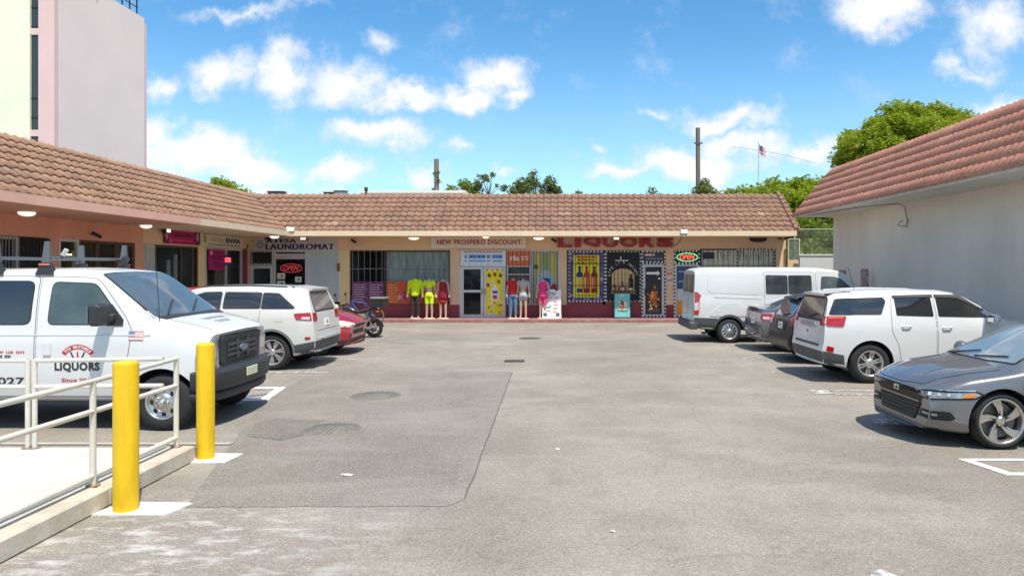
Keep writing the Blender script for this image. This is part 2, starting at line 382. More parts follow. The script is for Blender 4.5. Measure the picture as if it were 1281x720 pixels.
def sheet(name, poly, z, m, kind='structure', label=None):
    me = bpy.data.meshes.new(name); me.from_pydata([(x, y, z) for x, y in poly], [], [tuple(t) for t in tessellate_polygon([[Vector((x, y, 0)) for x, y in poly]])])
    bm = bmesh.new(); bm.from_mesh(me); bmesh.ops.recalc_face_normals(bm, faces=bm.faces[:])
    if bm.faces[0].normal.z < 0: bmesh.ops.reverse_faces(bm, faces=bm.faces[:])
    bm.to_mesh(me); bm.free()
    return prop(obj(name, me, m), label=label, kind=kind)
def gp(px, py):
    Y = CAMZ*F/(py-VY); return ((px-VX)*Y/F, Y)
sheet('ground', [(-600, -300), (600, -300), (600, 900), (-600, 900)], 0, M_ASPH)
def ragged(poly, amp, step, rnd):
    out = []
    for i, a in enumerate(poly):
        b = poly[(i+1) % len(poly)]; d = math.hypot(b[0]-a[0], b[1]-a[1]); n = max(1, int(d/step))
        for k in range(n):
            t = k/n; out.append((a[0]+(b[0]-a[0])*t+rnd.uniform(-amp, amp), a[1]+(b[1]-a[1])*t+rnd.uniform(-amp, amp)))
    return out
rg = random.Random(3)
sheet('asphalt_patch', ragged([gp(232, 634), gp(560, 633), gp(582, 623), gp(641, 465), gp(400, 462), gp(330, 500)], .012, .12, rg), .004, M_PATCH)
sheet('asphalt_patch', ragged([gp(305, 545), gp(318, 530), gp(345, 523), gp(405, 526), gp(378, 545), gp(352, 551)], .03, .15, rg), .008, M_BROWN)
# tar seam along the patch edge
def strip(name, pts, w, z, m):
    L_, R_ = [], []
    for i, p in enumerate(pts):
        a = pts[max(i-1, 0)]; b = pts[min(i+1, len(pts)-1)]; d = Vector((b[0]-a[0], b[1]-a[1])).normalized(); q = Vector((-d.y, d.x))*w/2
        L_.append((p[0]+q.x, p[1]+q.y)); R_.append((p[0]-q.x, p[1]-q.y))
    return sheet(name, L_+R_[::-1], z, m)
def wig(a, b, n, amp, rnd): return [(a[0]+(b[0]-a[0])*i/n+rnd.uniform(-amp, amp), a[1]+(b[1]-a[1])*i/n+rnd.uniform(-amp, amp)) for i in range(n+1)]
M_TAR = mat('tar', (.13, .12, .105), .8, var=.3, vscale=20)
strip('tar_seam', wig(gp(582, 623), gp(641, 465), 26, .010, rg), .013, .0085, M_TAR)
# parking lines on the right: hairpin pairs ending at X = 4.4
def line(x0, x1, y0, y1, m=M_LINE): return sheet('parking_line', [(x0, y0), (x1, y0), (x1, y1), (x0, y1)], .0062, m)
for i, py in enumerate((432, 447.5, 465, 488.5, 525)):
    Y = CAMZ*F/(py-VY); x0 = 4.35
    line(x0, 9.3, Y-.05, Y+.05); line(x0+.28, 9.3, Y-.42, Y-.33)
    line(x0-.02, x0+.30, Y-.33, Y-.05) if i > 2 else None
Y = CAMZ*F/(575-VY)
for poly in ([(4.42, Y+.04), (9.4, Y+.04), (9.4, Y-.05), (4.55, Y-.05)], [(4.42, Y+.04), (4.55, Y-.05), (4.68, Y-.50), (4.57, Y-.60)], [(4.57, Y-.60), (4.68, Y-.50), (9.4, Y-.50), (9.4, Y-.60)]):
    sheet('parking_line', poly, .0062, M_LINEF)
sheet('parking_line', [gp(1088, 714), gp(1102, 712), gp(1132, 724), gp(1110, 730), gp(1090, 722)], .004, M_LINE)
# left stalls
for px, py, w in ((411, 465.5, .13), (446, 449, .13), (474, 434.5, .12), (470, 424, .1)):
    X, Y = gp(px, py); line(X-5.2, X, Y-w/2, Y+w/2)
for y0, y1, x1 in ((12.62, 12.76, -4.80), (11.45, 11.58, -4.62)): line(-10, x1, y0, y1, M_LINEF)
sheet('parking_line', [(-4.80, 12.76), (-4.93, 12.62), (-4.78, 11.58), (-4.62, 11.45)], .0078, M_LINEF)
sheet('parking_line', [(-5.3, 12.5), (-5.0, 12.5), (-7.2, 11.6), (-7.5, 11.6)], .0092, M_LINE)
sheet('parking_line', [(-4.95, 12.1), (-4.80, 12.1), (-5.2, 11.65), (-5.5, 11.65)], .0092, M_BLUE)
sheet('parking_line', [(-5.6, 11.40), (-4.6, 11.40), (-4.62, 11.30), (-5.6, 11.30)], .0062, M_BLUE)
strip('concrete_edging', [(-10.5, 8.62), (-3.9, 8.62)], .10, .012, M_CURB)
# drains and litter
def drain(px, py, w, d, label):
    x, y = gp(px, py); t = thing('drain_grate', label, 'drain grate', (x, y, 0))
    obj('frame', MB().box(-w/2, w/2, -d/2, d/2, .001, .008, bev=.003), M_DARK, t)
    for i in range(7):
        xx = -w/2+.03+(w-.06)*i/6; obj('bar', MB().box(xx-.014, xx+.014, -d/2+.03, d/2-.03, .008, .016), M_IRON, t)
M_DARK = mat('dark_iron', (.03, .028, .026), .7, var=.3, vscale=20)
M_IRON = mat('worn_iron', (.16, .145, .125), .6, .4, var=.4, vscale=20, bump=.2)
drain(643.5, 451.5, .46, .36, 'small slotted iron drain grate in the middle of the asphalt')
def cover(px, py, r, label, m):
    x, y = gp(px, py); t = thing('manhole_cover', label, 'manhole cover', (x, y, 0))
    obj('rim', MB().lathe([(r, 0.001), (r, .009), (r*.93, .011), (r*.92, .004)], n=28), m, t)
    mb = MB().lathe([(r*.90, .002), (r*.90, .009), (0.001, .009)], n=28)
    for i in range(-4, 5):
        for j in range(-4, 5):
            if math.hypot(i, j) < 4.2: mb.box(i*r*.19-.02, i*r*.19+.02, j*r*.19-.02, j*r*.19+.02, .009, .013)
    obj('lid', mb, m, t)
M_COV = mat('dusty_iron', (.225, .203, .175), .85, var=.3, vscale=9, bump=.3)
cover(663, 423, .33, 'round dark manhole cover nearest the shop fronts', mat('brown_iron', (.13, .115, .095), .8, var=.3, vscale=9))
cover(470, 495, .42, 'dusty manhole cover in the darker patch, the farther one', M_COV)
cover(415, 536.5, .38, 'dusty manhole cover beside the brown stain, the nearer one', M_COV)
for i, (px, py, s, lab) in enumerate(((433, 594, .07, 'crumpled white paper scrap lying on the dark asphalt patch'), (766, 665, .03, 'tiny white scrap lowest in the photo on the asphalt'), (697, 562, .03, 'tiny pale scrap on bare asphalt near the middle of the lot'))):
    x, y = gp(px, py); mb = MB(); rr = random.Random(i)
    pts = [(math.cos(a*.9)*s*rr.uniform(.5, 1.2), math.sin(a*.9)*s*.6*rr.uniform(.5, 1.1), rr.uniform(.005, .015)) for a in range(7)]
    mb.add(pts+[(0, 0, .018)], [(k, (k+1) % 7, 7) for k in range(7)])
    prop(obj('paper_scrap', mb, flat((240, 238, 232), .8), loc=(x, y, 0)), lab, 'litter')

# ================================================================ concrete ramp, railings, bollards
ramp = thing('concrete_ramp', 'white concrete walkway platform with a raised kerb beside the railings', 'ramp', (-3.96, 7.86, 0))
obj('slab', MB().box(-9, -.27, -12, 0, 0, .150), M_CONC, ramp)
mbk = MB()
for i, (a, b) in enumerate(((-12, -6.9), (-6.89, -4.2), (-4.19, -1.5), (-1.49, 0))):
    obj('kerb', MB().box(-.265, .0, a, b, 0, .172, bev=.016), M_CURB if i < 0 else mat('kerb_concrete', (.62, .56, .46), .9, col2=(.44, .37, .28), vscale=3.2, bump=.25, bscale=22, fine=.05), ramp)
M_RAIL = mat('ivory_pipe_paint', (.66, .62, .53), .45, var=.14, vscale=3, bump=.05)
M_RUST = mat('pipe_rust', (.30, .20, .12), .9, var=.3, vscale=30)
def rail(name, label, posts, runs, loc):
    t = thing(name, label, 'railing', loc, group='ivory pipe railings on the ramp')
    for (x, y, z0, z1) in posts:
        p = obj('post', MB().tube([(x, y, z0), (x, y, z1)], .027, 12), M_RAIL, t)
        obj('base_plate', MB().lathe([(.001, z0+.012), (.055, z0+.012), (.06, z0), (.001, z0)], c=(x, y, 0), n=14), M_RUST, p)
    for pts in runs: obj('rail', MB().tube(pts, .025, 12), M_RAIL, t)
    return t
# side run along the kerb
rail('pipe_railing', 'ivory pipe railing running along the kerb towards the camera', [(0, 0, .172, 1.13), (0, -1.40, .172, 1.10), (0, -2.9, .172, 1.1), (0, -4.4, .172, 1.1)],
     [[(0, .02, 1.125), (0, -1.4, 1.10), (0, -4.6, 1.09)], [(0, 0, .835), (0, -4.6, .83)], [(0, 0, .27), (0, -4.6, .24)]], (-4.13, 7.80, 0))
rail('pipe_railing', 'ivory pipe railing across the ramp end, right of the gap', [(0, 0, .15, 1.11)], [[(0, 0, 1.10), (1.40, 0, 1.12)], [(0, 0, .815), (1.40, 0, .83)]], (gp(46.5, 557)[0]*.92-.0, 7.83, 0))
rail('pipe_railing', 'ivory pipe railing across the ramp end, left of the gap', [(0, 0, .15, 1.11), (-1.6, 0, .15, 1.11)], [[(.0, 0, 1.10), (-3.2, 0, 1.10)], [(0, 0, .815), (-3.2, 0, .815)]], (-5.76, 7.83, 0))
M_YEL = mat('yellow_paint', (.82, .53, .004), .5, col2=(.70, .43, .006), vscale=5, stretch=(3, 3, .5), bump=.12, bscale=9, fine=.05)
for i, (x, y, r, h, lab) in enumerate(((-3.752, 6.26, .101, 1.295, 'yellow steel bollard closest to the camera, against the kerb side'), (-3.895, 7.97, .094, 1.275, 'yellow steel bollard by the ramp corner, in front of the van grille'))):
    t = thing('bollard', lab, 'bollard', (x, y, 0), group='yellow bollards')
    obj('post', MB().lathe([(r, .0), (r, h-.03), (r*.97, h-.012), (r*.88, h), (.001, h+.012)], n=36), M_YEL, t)
    pw = (.30, .36)[i]
    obj('footing', MB().prism([(-.24, -.14), (.42, -.13), (.50, .17), (-.12, .21)] if i == 0 else [(-.10, -.20), (.30, -.20), (.34, .18), (-.10, .2)], .0, .012, plane='xy'), mat('white_footing', (.72, .70, .65), .9, var=.15, vscale=5, bump=.2), t)
# ================================================================ buildings
M_TAN = mat('tan_stucco', (.80, .545, .345), .9, var=.10, vscale=1.2, bump=.25, bscale=60, fine=.03)
M_TAN2 = mat('yellow_stucco', (.84, .62, .31), .9, var=.10, vscale=1.2, bump=.25, bscale=60, fine=.03)
M_SALM = mat('salmon_stucco', (.78, .37, .24), .9, var=.12, vscale=1.0, bump=.25, bscale=60, fine=.03)
M_FASC = mat('cream_fascia', (.82, .64, .43), .8, var=.08, vscale=1.5, bump=.1)
M_FASP = mat('pink_fascia', (.82, .47, .34), .8, var=.08, vscale=1.5, bump=.1)
M_RED = mat('oxblood_paint', (.26, .04, .05), .6, var=.14, vscale=2, bump=.15, bscale=30)
M_REDW = mat('red_step_paint', (.30, .08, .075), .8, col2=(.35, .25, .22), vscale=5, bump=.2, bscale=30)
M_WHT = mat('white_stucco', (.86, .78, .665), .9, col2=(.72, .65, .555), vscale=1.1, stretch=(1, .55, .28), bump=.35, bscale=26, fine=.05)
M_ALU = mat('white_aluminium', (.62, .61, .58), .4, var=.05)
M_GLASS = mat('shop_glass', (.05, .055, .06), .03, alpha=.06, ior=1.5)
M_GLASSD = mat('dark_glass', (.012, .014, .017), .04, alpha=.55, ior=1.5)
M_BLK = mat('black_metal', (.02, .02, .02), .5)
M_BRN = mat('brown_metal', (.09, .045, .035), .5)
M_BAR = mat('grey_bars', (.22, .21, .2), .5)
M_INT = mat('interior_wall', (.32, .30, .27), .9, var=.3, vscale=1.5)
M_FIX = mat('lamp_white', (.8, .78, .7), .4, emit=(1, .95, .85), estr=.35)
def tile_mat(name, cols, stains):
    m = bpy.data.materials.new(name); m.use_nodes = True; n = m.node_tree.nodes; L = m.node_tree.links; b = n['Principled BSDF']; b.inputs['Roughness'].default_value = .85
    g = n.new('ShaderNodeNewGeometry')
    wn_ = n.new('ShaderNodeTexVoronoi'); wn_.inputs['Scale'].default_value = 2.6; L.new(g.outputs['Position'], wn_.inputs['Vector'])
    s = n.new('ShaderNodeSeparateColor'); L.new(wn_.outputs['Color'], s.inputs[0])
    oi = n.new('ShaderNodeObjectInfo')
    ad = n.new('ShaderNodeMath'); ad.operation = 'MULTIPLY_ADD'; L.new(s.outputs[0], ad.inputs[0]); ad.inputs[1].default_value = .55
    md = n.new('ShaderNodeMath'); md.operation = 'MULTIPLY'; L.new(oi.outputs['Random'], md.inputs[0]); md.inputs[1].default_value = .45; L.new(md.outputs[0], ad.inputs[2])
    cr = n.new('ShaderNodeValToRGB'); L.new(ad.outputs[0], cr.inputs[0]); e = cr.color_ramp.elements
    e[0].position = 0; e[0].color = (*cols[0], 1); e[1].position = 1; e[1].color = (*cols[-1], 1)
    for i, c in enumerate(cols[1:-1]):
        q = e.new((i+1)/(len(cols)-1)); q.color = (*c, 1)
    t = n.new('ShaderNodeTexNoise'); t.inputs['Scale'].default_value = 1.1; t.inputs['Detail'].default_value = 8; t.inputs['Roughness'].default_value = .7; L.new(g.outputs['Position'], t.inputs['Vector'])
    r = n.new('ShaderNodeMapRange'); L.new(t.outputs['Fac'], r.inputs[0]); r.inputs[1].default_value = .48; r.inputs[2].default_value = .68; r.inputs[4].default_value = stains
    x = n.new('ShaderNodeMix'); x.data_type = 'RGBA'; L.new(r.outputs[0], x.inputs[0]); L.new(cr.outputs[0], x.inputs[6]); x.inputs[7].default_value = (.10, .085, .07, 1)
    t2 = n.new('ShaderNodeTexNoise'); t2.inputs['Scale'].default_value = 22; t2.inputs['Detail'].default_value = 5; L.new(g.outputs['Position'], t2.inputs['Vector'])
    r2 = n.new('ShaderNodeMapRange'); L.new(t2.outputs['Fac'], r2.inputs[0]); r2.inputs[1].default_value = .3; r2.inputs[2].default_value = .7; r2.inputs[3].default_value = .78; r2.inputs[4].default_value = 1.2
    v = n.new('ShaderNodeVectorMath'); v.operation = 'SCALE'; L.new(x.outputs[2], v.inputs[0]); L.new(r2.outputs[0], v.inputs['Scale']); L.new(v.outputs[0], b.inputs['Base Color'])
    bb = n.new('ShaderNodeBump'); bb.inputs['Strength'].default_value = .3; bb.inputs['Distance'].default_value = .01; L.new(t2.outputs['Fac'], bb.inputs['Height']); L.new(bb.outputs[0], b.inputs['Normal'])
    return m
M_TILE = tile_mat('weathered_tile', [(.21, .12, .08), (.26, .142, .092), (.31, .168, .108), (.24, .13, .086), (.42, .255, .17)], .38)
M_TILEL = tile_mat('sunbleached_tile', [(.26, .148, .095), (.33, .185, .112), (.40, .225, .136), (.30, .165, .105), (.50, .315, .195)], .36)
M_TILER = tile_mat('pink_tile', [(.52, .215, .135), (.60, .265, .17), (.55, .235, .15), (.67, .34, .235)], .22)
M_DECK = mat('roof_felt', (.07, .045, .035), .9)
def tile_mesh(w, ln, h, th=.030, prof='s'):
    lift = .052 if prof == 's' else .034
    n = 8; vs = []; fs = []; sm = []
    for j, (y, zo) in enumerate(((0, lift), (ln, .012))):
        for lay in (0, 1):
            for i in range(n+1):
                t = i/n
                if prof == 's': z = h*(math.sin(math.pi*min(1, t/.62))**1.0) if t < .62 else -h*.18*math.sin(math.pi*(t-.62)/.38)
                else: z = h*math.sin(math.pi*t)**.8
                vs.append((t*w*1.03, y, z+zo-(th if lay else 0)))
    N = n+1
    T0, B0, T1, B1 = 0, N, 2*N, 3*N
    for i in range(n):
        fs.append((T0+i, T0+i+1, T1+i+1, T1+i)); sm.append(True)
    for i in range(n):
        fs.append((B0+i, B0+i+1, T0+i+1, T0+i)); sm.append(False)
    fs.append((B0, T0, T1, B1)); sm.append(False); fs.append((B0+n, B1+n, T1+n, T0+n)); sm.append(False)
    return vs, fs, sm
def roof(building, E0, d, u, rows, expo, w, start, stop, m, h=.05, prof='s', limit=300, key=None):
    """clay tiles laid row by row; start/stop give the run along the eave for a distance upslope"""
    d = Vector(d); u = Vector(u).normalized(); nrm = d.cross(u); E0 = Vector(E0)
    base = Vector(building.matrix_world.translation) if False else None
    mb = MB(); Lz = rows*expo
    a0, a1, b0, b1 = start(0), stop(0), start(Lz), stop(Lz)
    deck = [E0+d*a0, E0+d*a1, E0+d*b1+u*Lz, E0+d*b0+u*Lz]
    bk = [Vector((p.x, p.y, 3.2 if E0.z < 3.8 else 4.0))-Vector((u.x, u.y, 0)).normalized()*-.02 for p in (deck[2], deck[3])]
    mb.add(deck, [(0, 1, 2, 3)]); mb.add([deck[3], deck[2], bk[0], bk[1]], [(0, 1, 2, 3)])
    for a, b_, c in ((deck[0], deck[3], bk[1]), (deck[1], deck[2], bk[0])):
        q = Vector((a.x, a.y, 3.36 if E0.z < 3.8 else 3.95)); mb.add([a, b_, c, q], [(0, 1, 2, 3)])
    rf = obj('roof', mb, M_DECK); set_parent(rf, building)
    vs, fs, sm = tile_mesh(w, expo*1.12, h, prof=prof)
    me = bpy.data.meshes.new('tile'); me.from_pydata(vs, [], fs); me.polygons.foreach_set('use_smooth', sm); me.materials.append(m); me.update()
    cells = []
    rr = random.Random(5)
    for r in range(rows):
        t = r*expo; s0, s1 = min(start(t), start(t+expo)), max(stop(t), stop(t+expo))
        k = math.floor(s0/w)
        while k*w < s1-w*.3:
            if k*w+w > s0+.01:
                cells.append((r, k*w, t))
            k += 1
    if key: cells.sort(key=lambda c: key(E0+d*c[1]+u*c[2], c))
    base_rot = Matrix((d, u, nrm)).transposed()
    rest = MB()
    for i, (r, s, t) in enumerate(cells):
        p = E0+d*s+u*(t-.045)+nrm*(.0+rr.uniform(0, .006))
        rot = base_rot @ Matrix.Rotation(rr.uniform(-.012, .012), 3, 'Z') @ Matrix.Rotation(rr.uniform(-.012, .012), 3, 'X')
        if i < limit:
            o = bpy.data.objects.new('tile', me); COL.objects.link(o)
            M4 = rot.to_4x4(); M4.translation = p
            o.parent = rf; o.matrix_local = rf_inv(rf) @ M4
        else:
            rest.add([rot @ Vector(v)+p for v in vs], fs, 0, True)
    if rest.v:
        ro = obj('tile_field', rest.mesh('tile_field', fix=False), m); set_parent(ro, rf); ro['kind'] = 'stuff'
    return rf
def wmat(o):
    M_ = o.matrix_basis.copy()
    return M_ if o.parent is None else wmat(o.parent) @ o.matrix_parent_inverse @ M_
def rf_inv(o): return wmat(o).inverted()
def set_parent(o, par):
    """keep world coordinates while parenting"""
    w_ = wmat(o); o.parent = par; o.matrix_parent_inverse = Matrix(); o.matrix_basis = wmat(par).inverted() @ w_
ZS, ZF = 3.36, 3.545            # soffit and tile edge heights
YE, YR, XE, XR_ = 27.7, 30.06, -10.4, -12.76
YW, XW = 29.2, -12.6
mainb = thing('shop_building', 'long tan single storey shop row with oxblood base and brown barrel tile roof', 'building', (0, YW, 0))
leftb = thing('shop_building', 'salmon and tan shop wing beside the white van, tiled roof meeting the long shop row', 'building', (XW, 0, 0), R(90))
sl_ = math.hypot(YR-YE, 5.2-ZF); EXPO = sl_/8; ca = (YR-YE)/sl_
XEND = 9.22
roof(mainb, (0, YE, ZF), (1, 0, 0), (0, YR-YE, 5.2-ZF), 8, EXPO, .285, lambda t: XE-t*ca, lambda t: XEND, M_TILE, .038, key=lambda p, c: c[0])
roof(leftb, (XE, 0, ZF), (0, 1, 0), (XR_-XE, 0, 5.2-ZF), 8, EXPO, .285, lambda t: 10.0, lambda t: YE+t*ca, M_TILEL, .032, key=lambda p, c: p.y if p.y > 12.6 else 99+p.y)
# rake tiles at the free end
mb = None
for i in range(9):
    t = i*sl_/9; p = Vector((XEND, YE-.03+t*ca, ZF+.05+t*(5.2-ZF)/sl_)); q = p+Vector((0, (YR-YE), 5.2-ZF)).normalized()*sl_/9*1.12
    o = obj('ridge_tile', MB().tube([p+Vector((0, 0, .02)), q], [.085, .065], 10), M_TILE); set_parent(o, mainb)
obj('valley_flashing', MB().tube([(XE, 0+YE-YW, ZF+.01), (XR_, YR-YW, 5.2)], .05, 6), M_DECK, mainb)
# local wall coordinates: x along the wall, z up, wall face y = 0, outside is -y
def wbox(parent, name, x0, x1, z0, z1, m, y0=0., y1=.22, bev=0.): return obj(name, MB().box(x0, x1, y0, y1, z0, z1, bev=bev), m, parent)
def mx_(px): return (px-VX)*YW/F
def mz(py): return CAMZ+(VY-py)*YW/F
def lx(px): return -XW*F/(VX-px)
def lz(py, px): return CAMZ+(VY-py)*lx(px)/F
# --- main building walls
ZT = mz(313); ZB = mz(381); SL = .12
wbox(mainb, 'wall', XW, mx_(983), ZT, ZS+.1, M_TAN)
obj('fascia', MB().box(XE+.0, XEND-.02, YE-YW-.10, YE-YW+.0, ZS, ZF+.01), M_FASC, mainb)
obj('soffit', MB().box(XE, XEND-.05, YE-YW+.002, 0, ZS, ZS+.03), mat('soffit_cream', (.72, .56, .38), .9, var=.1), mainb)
obj('pavement', MB().box(XW+.6, XEND-.2, 28.1-YW, .0, 0, SL, bev=.01), M_REDW, mainb)
for x0, x1, m in ((425, 437.5, M_TAN2), (563, 575, M_TAN), (699.5, 709, M_TAN), (832.5, 843, M_TAN), (970, 983, M_TAN)):
    wbox(mainb, 'pillar', mx_(x0), mx_(x1), ZB, ZT, m, -.0, .22)
for x0, x1 in ((385, 575), (633.5, 802.5), (832.5, 843), (876, 983)):
    wbox(mainb, 'base_wall', mx_(x0), mx_(x1), SL, ZB, M_RED, -.012, .22)
wbox(mainb, 'wall', XW, mx_(313), 0, ZT, M_TAN, 0, .22)
wbox(mainb, 'end_wall', mx_(983)-.2, mx_(983), 0, ZS+.1, M_TAN, .22, 7)
for z0, z1, y0, y1, nm in ((0, ZS, 5.0, 5.1, 'interior_wall'), (ZS-.02, ZS, .22, 5, 'ceiling'), (.0, SL+.005, .0, 5, 'floor')):
    obj(nm, MB().box(XW, mx_(981), y0, y1, z0, z1), M_INT, mainb)
obj('interior_wall', MB().box(XW+.01, XW+.1, .22, 5, 0, ZS), M_INT, mainb)
obj('flat_roof', MB().box(XW-3, XEND-.2, 1.0, 9, 4.0, 4.1), mat('roof_gravel', (.4, .38, .35), .9, var=.2), mainb)
for x in (-9.3, -8.6, -2.05, 4.2, 8.6):
    wbox(mainb, 'partition', x-.06, x+.06, 0, ZS-.03, M_INT, .3, 5)
# --- windows and doors
def frame_mb(x0, x1, z0, z1, w, y0=-.02, y1=.08, mull=(), trans=()):
    mb = MB(); mb.box(x0, x0+w, y0, y1, z0, z1); mb.box(x1-w, x1, y0, y1, z0, z1); mb.box(x0+w, x1-w, y0+.002, y1, z1-w, z1); mb.box(x0+w, x1-w, y0+.002, y1, z0, z0+w)
    for x in mull: mb.box(x-w/2, x+w/2, y0+.004, y1-.004, z0+w, z1-w)
    for z in trans: mb.box(x0+w, x1-w, y0+.006, y1-.006, z-w/2, z+w/2)
    return mb
def window(parent, x0, x1, z0, z1, fm, w=.05, mull=(), trans=(), glass=None, bars=0, barm=None, name='window', cross=()):
    f = obj(name, frame_mb(x0, x1, z0, z1, w, mull=mull, trans=trans), fm, parent)
    xs = [x0]+list(mull)+[x1]; zs = [z0]+list(trans)+[z1]
    for a, b in zip(xs, xs[1:]):
        for c, d in zip(zs, zs[1:]): obj('pane', MB().box(a+.012, b-.012, .03, .036, c+.012, d-.012), glass or M_GLASS, f)
    for i in range(bars):
        x = x0+(x1-x0)*(i+.5)/bars; obj('bar', MB().box(x-.009, x+.009, -.075, -.057, z0+.01, z1-.01), barm or M_BAR, f)
    for z in cross: obj('crossbar', MB().box(x0, x1, -.057, -.043, z-.012, z+.012), barm or M_BAR, f)
    return f
def dashed(parent, x0, x1, z0, z1, step=.07, inner=(), m=None):
    """rows of alternating white and black squares round an opening"""
    mb = MB()
    def run(a, b, f):
        n = max(1, int(abs(b-a)/step)); s = (b-a)/n
        for i in range(n): f(a+s*i, a+s*(i+1), i % 2)
    for x in (x0, x1)+tuple(inner): run(z0, z1, lambda p, q, k: mb.box(x-.028, x+.028, -.05, -.02, p+.002, q-.002, k))
    for z in (z0, z1): run(x0, x1, lambda p, q, k: mb.box(p+.002, q-.002, -.053, -.023, z-.028, z+.028, k))
    return obj('dashed_trim', mb, [flat((235, 232, 225), .6), M_BLK], parent)
# laundromat front
lf = window(mainb, mx_(313), mx_(342), mz(331.5), ZT, M_ALU, .07, bars=9, barm=M_BLK, name='transom')
ld = window(mainb, mx_(313), mx_(342), SL, mz(332), M_ALU, .12, name='door', trans=(1.1,))
obj('handle', MB().tube([(mx_(338), -.06, 1.0), (mx_(338), -.06, 1.35)], .014, 8), M_BLK, ld)
window(mainb, mx_(342.5), mx_(384), .5, ZT, M_ALU, .07)
lw = window(mainb, mx_(384.5), mx_(425), mz(377), ZT, M_ALU, .06, glass=mat('film_glass', (.50, .55, .54), .12, var=.06, vscale=.8, stretch=(3, 1, .6)))
wbox(mainb, 'base_wall', mx_(342.5), mx_(384.9), 0, .5, M_RED, -.012, .2)
# big barred window of the discount shop
wa = window(mainb, mx_(438), mx_(563), ZB, ZT, M_BRN, .045, mull=(mx_(481.5),), bars=17, cross=(mz(336),))
rs = random.Random(11)
cur = MB(); nn = 64; vs = []
for i in range(nn+1):
    x = mx_(483)+(mx_(561)-mx_(483))*i/nn; y = .105+.035*math.sin(i*1.35)+.02*math.sin(i*.53)
    vs += [(x, y, ZB+.05), (x, y+.02*math.sin(i*.9), ZT-.06)]
cur.add(vs, [(2*i, 2*i+2, 2*i+3, 2*i+1) for i in range(nn)], 0, True)
obj('curtain', cur, mat('silver_curtain', (.75, .75, .70), .4, col2=(.32, .31, .29), vscale=1.6, stretch=(4, 1, .7)), mainb)
obj('shelf', MB().box(mx_(520), mx_(561), .12, .16, mz(352), mz(348.5)), flat((225, 228, 225), .6), mainb)
# double door of the discount shop
window(mainb, mx_(575.5), mx_(633), mz(333), ZT, M_ALU, .05, name='transom', glass=flat((225, 228, 230), .5))
for a, b, lab in ((577, 604.5, None), (605, 632.5, 'door leaf covered with a yellow poster')):
    dr = window(mainb, mx_(a), mx_(b), SL+.03, mz(333.5), M_ALU, .10, name='door', trans=(mz(364),) if not lab else (), glass=M_GLASSD)
    obj('handle', MB().tube([(mx_(603 if not lab else 607), -.07, 1.05), (mx_(603 if not lab else 607), -.07, 1.30)], .014, 8), M_BLK, dr)
    if lab: dr['label'] = lab
wbox(mainb, 'wall', mx_(575), mx_(577), SL, mz(333.5), M_ALU, 0, .1); wbox(mainb, 'threshold', mx_(575), mx_(633.5), SL, SL+.03, M_ALU, -.05, .1)
# exchange window and yellow poster window
window(mainb, mx_(634), mx_(664), ZB, ZT, M_ALU, .05, trans=(mz(333), mz(343)), bars=6, barm=M_BRN)
obj('blind', MB().box(mx_(636), mx_(663), .12, .15, mz(358), mz(334)), mat('taupe_blind', (.33, .26, .21), .8, var=.2), mainb)
obj('shelf', MB().box(mx_(636), mx_(663), .06, .1, mz(379), mz(358.5)), mat('tan_board', (.48, .36, .22), .8, var=.2), mainb)
window(mainb, mx_(665), mx_(699.5), ZB, ZT, M_ALU, .05, bars=8, barm=M_BRN)
# liquor shop windows
wl_ = window(mainb, mx_(709), mx_(757), mz(378), ZT, M_BRN, .05, bars=11, barm=M_BLK, cross=(mz(357), mz(330)))
dashed(wl_, mx_(711.5), mx_(755.5), mz(376.5), mz(314.5))
wl2 = window(mainb, mx_(757.3), mx_(802), mz(378), ZT, M_BLK, .05, bars=10, barm=M_BLK, cross=(mz(357), mz(330)))
dashed(wl2, mx_(758), mx_(800.5), mz(376.5), mz(314.5))
for a in (709, 757.3): wbox(mainb, 'sill', mx_(a), mx_(a+45), ZB-.01, mz(378), M_RED, -.03, .2)
lt = window(mainb, mx_(802.5), mx_(832.5), mz(328.5), ZT, M_ALU, .05, name='transom'); dashed(lt, mx_(803.5), mx_(831.5), mz(327.5), mz(314.5))
wbox(mainb, 'door_jamb', mx_(802.5), mx_(832.5), SL, mz(329), mat('maroon_trim', (.24, .03, .035), .5), .05, .12)
lr = obj('door', frame_mb(mx_(804.5), mx_(830.5), SL+.05, mz(331), .085, -.02, .05), M_ALU, mainb)
dashed(lr, mx_(803.2), mx_(831.8), SL+.05, mz(330))
obj('handle', MB().tube([(mx_(806.5), -.06, 1.0), (mx_(806.5), -.06, 1.3)], .014, 8), M_BLK, lr)
ot = window(mainb, mx_(843), mx_(875.5), mz(329), ZT, M_BLK, .04, name='transom'); dashed(ot, mx_(844), mx_(874.5), mz(328.5), mz(314))
od = window(mainb, mx_(843), mx_(875.5), SL, mz(329.5), M_ALU, .11, name='door'); dashed(od, mx_(843.6), mx_(875), SL+.05, mz(330))
wd = window(mainb, mx_(876), mx_(970), ZB, ZT+.06, M_BLK, .05, mull=(mx_(922.5),), bars=15, barm=M_BRN, cross=(mz(332),), glass=mat('dusty_glass', (.74, .74, .60), .3, var=.35, vscale=2.2, stretch=(2, 1, .8)))
dashed(wd, mx_(922.5), mx_(968), ZB+.05, ZT+.04)
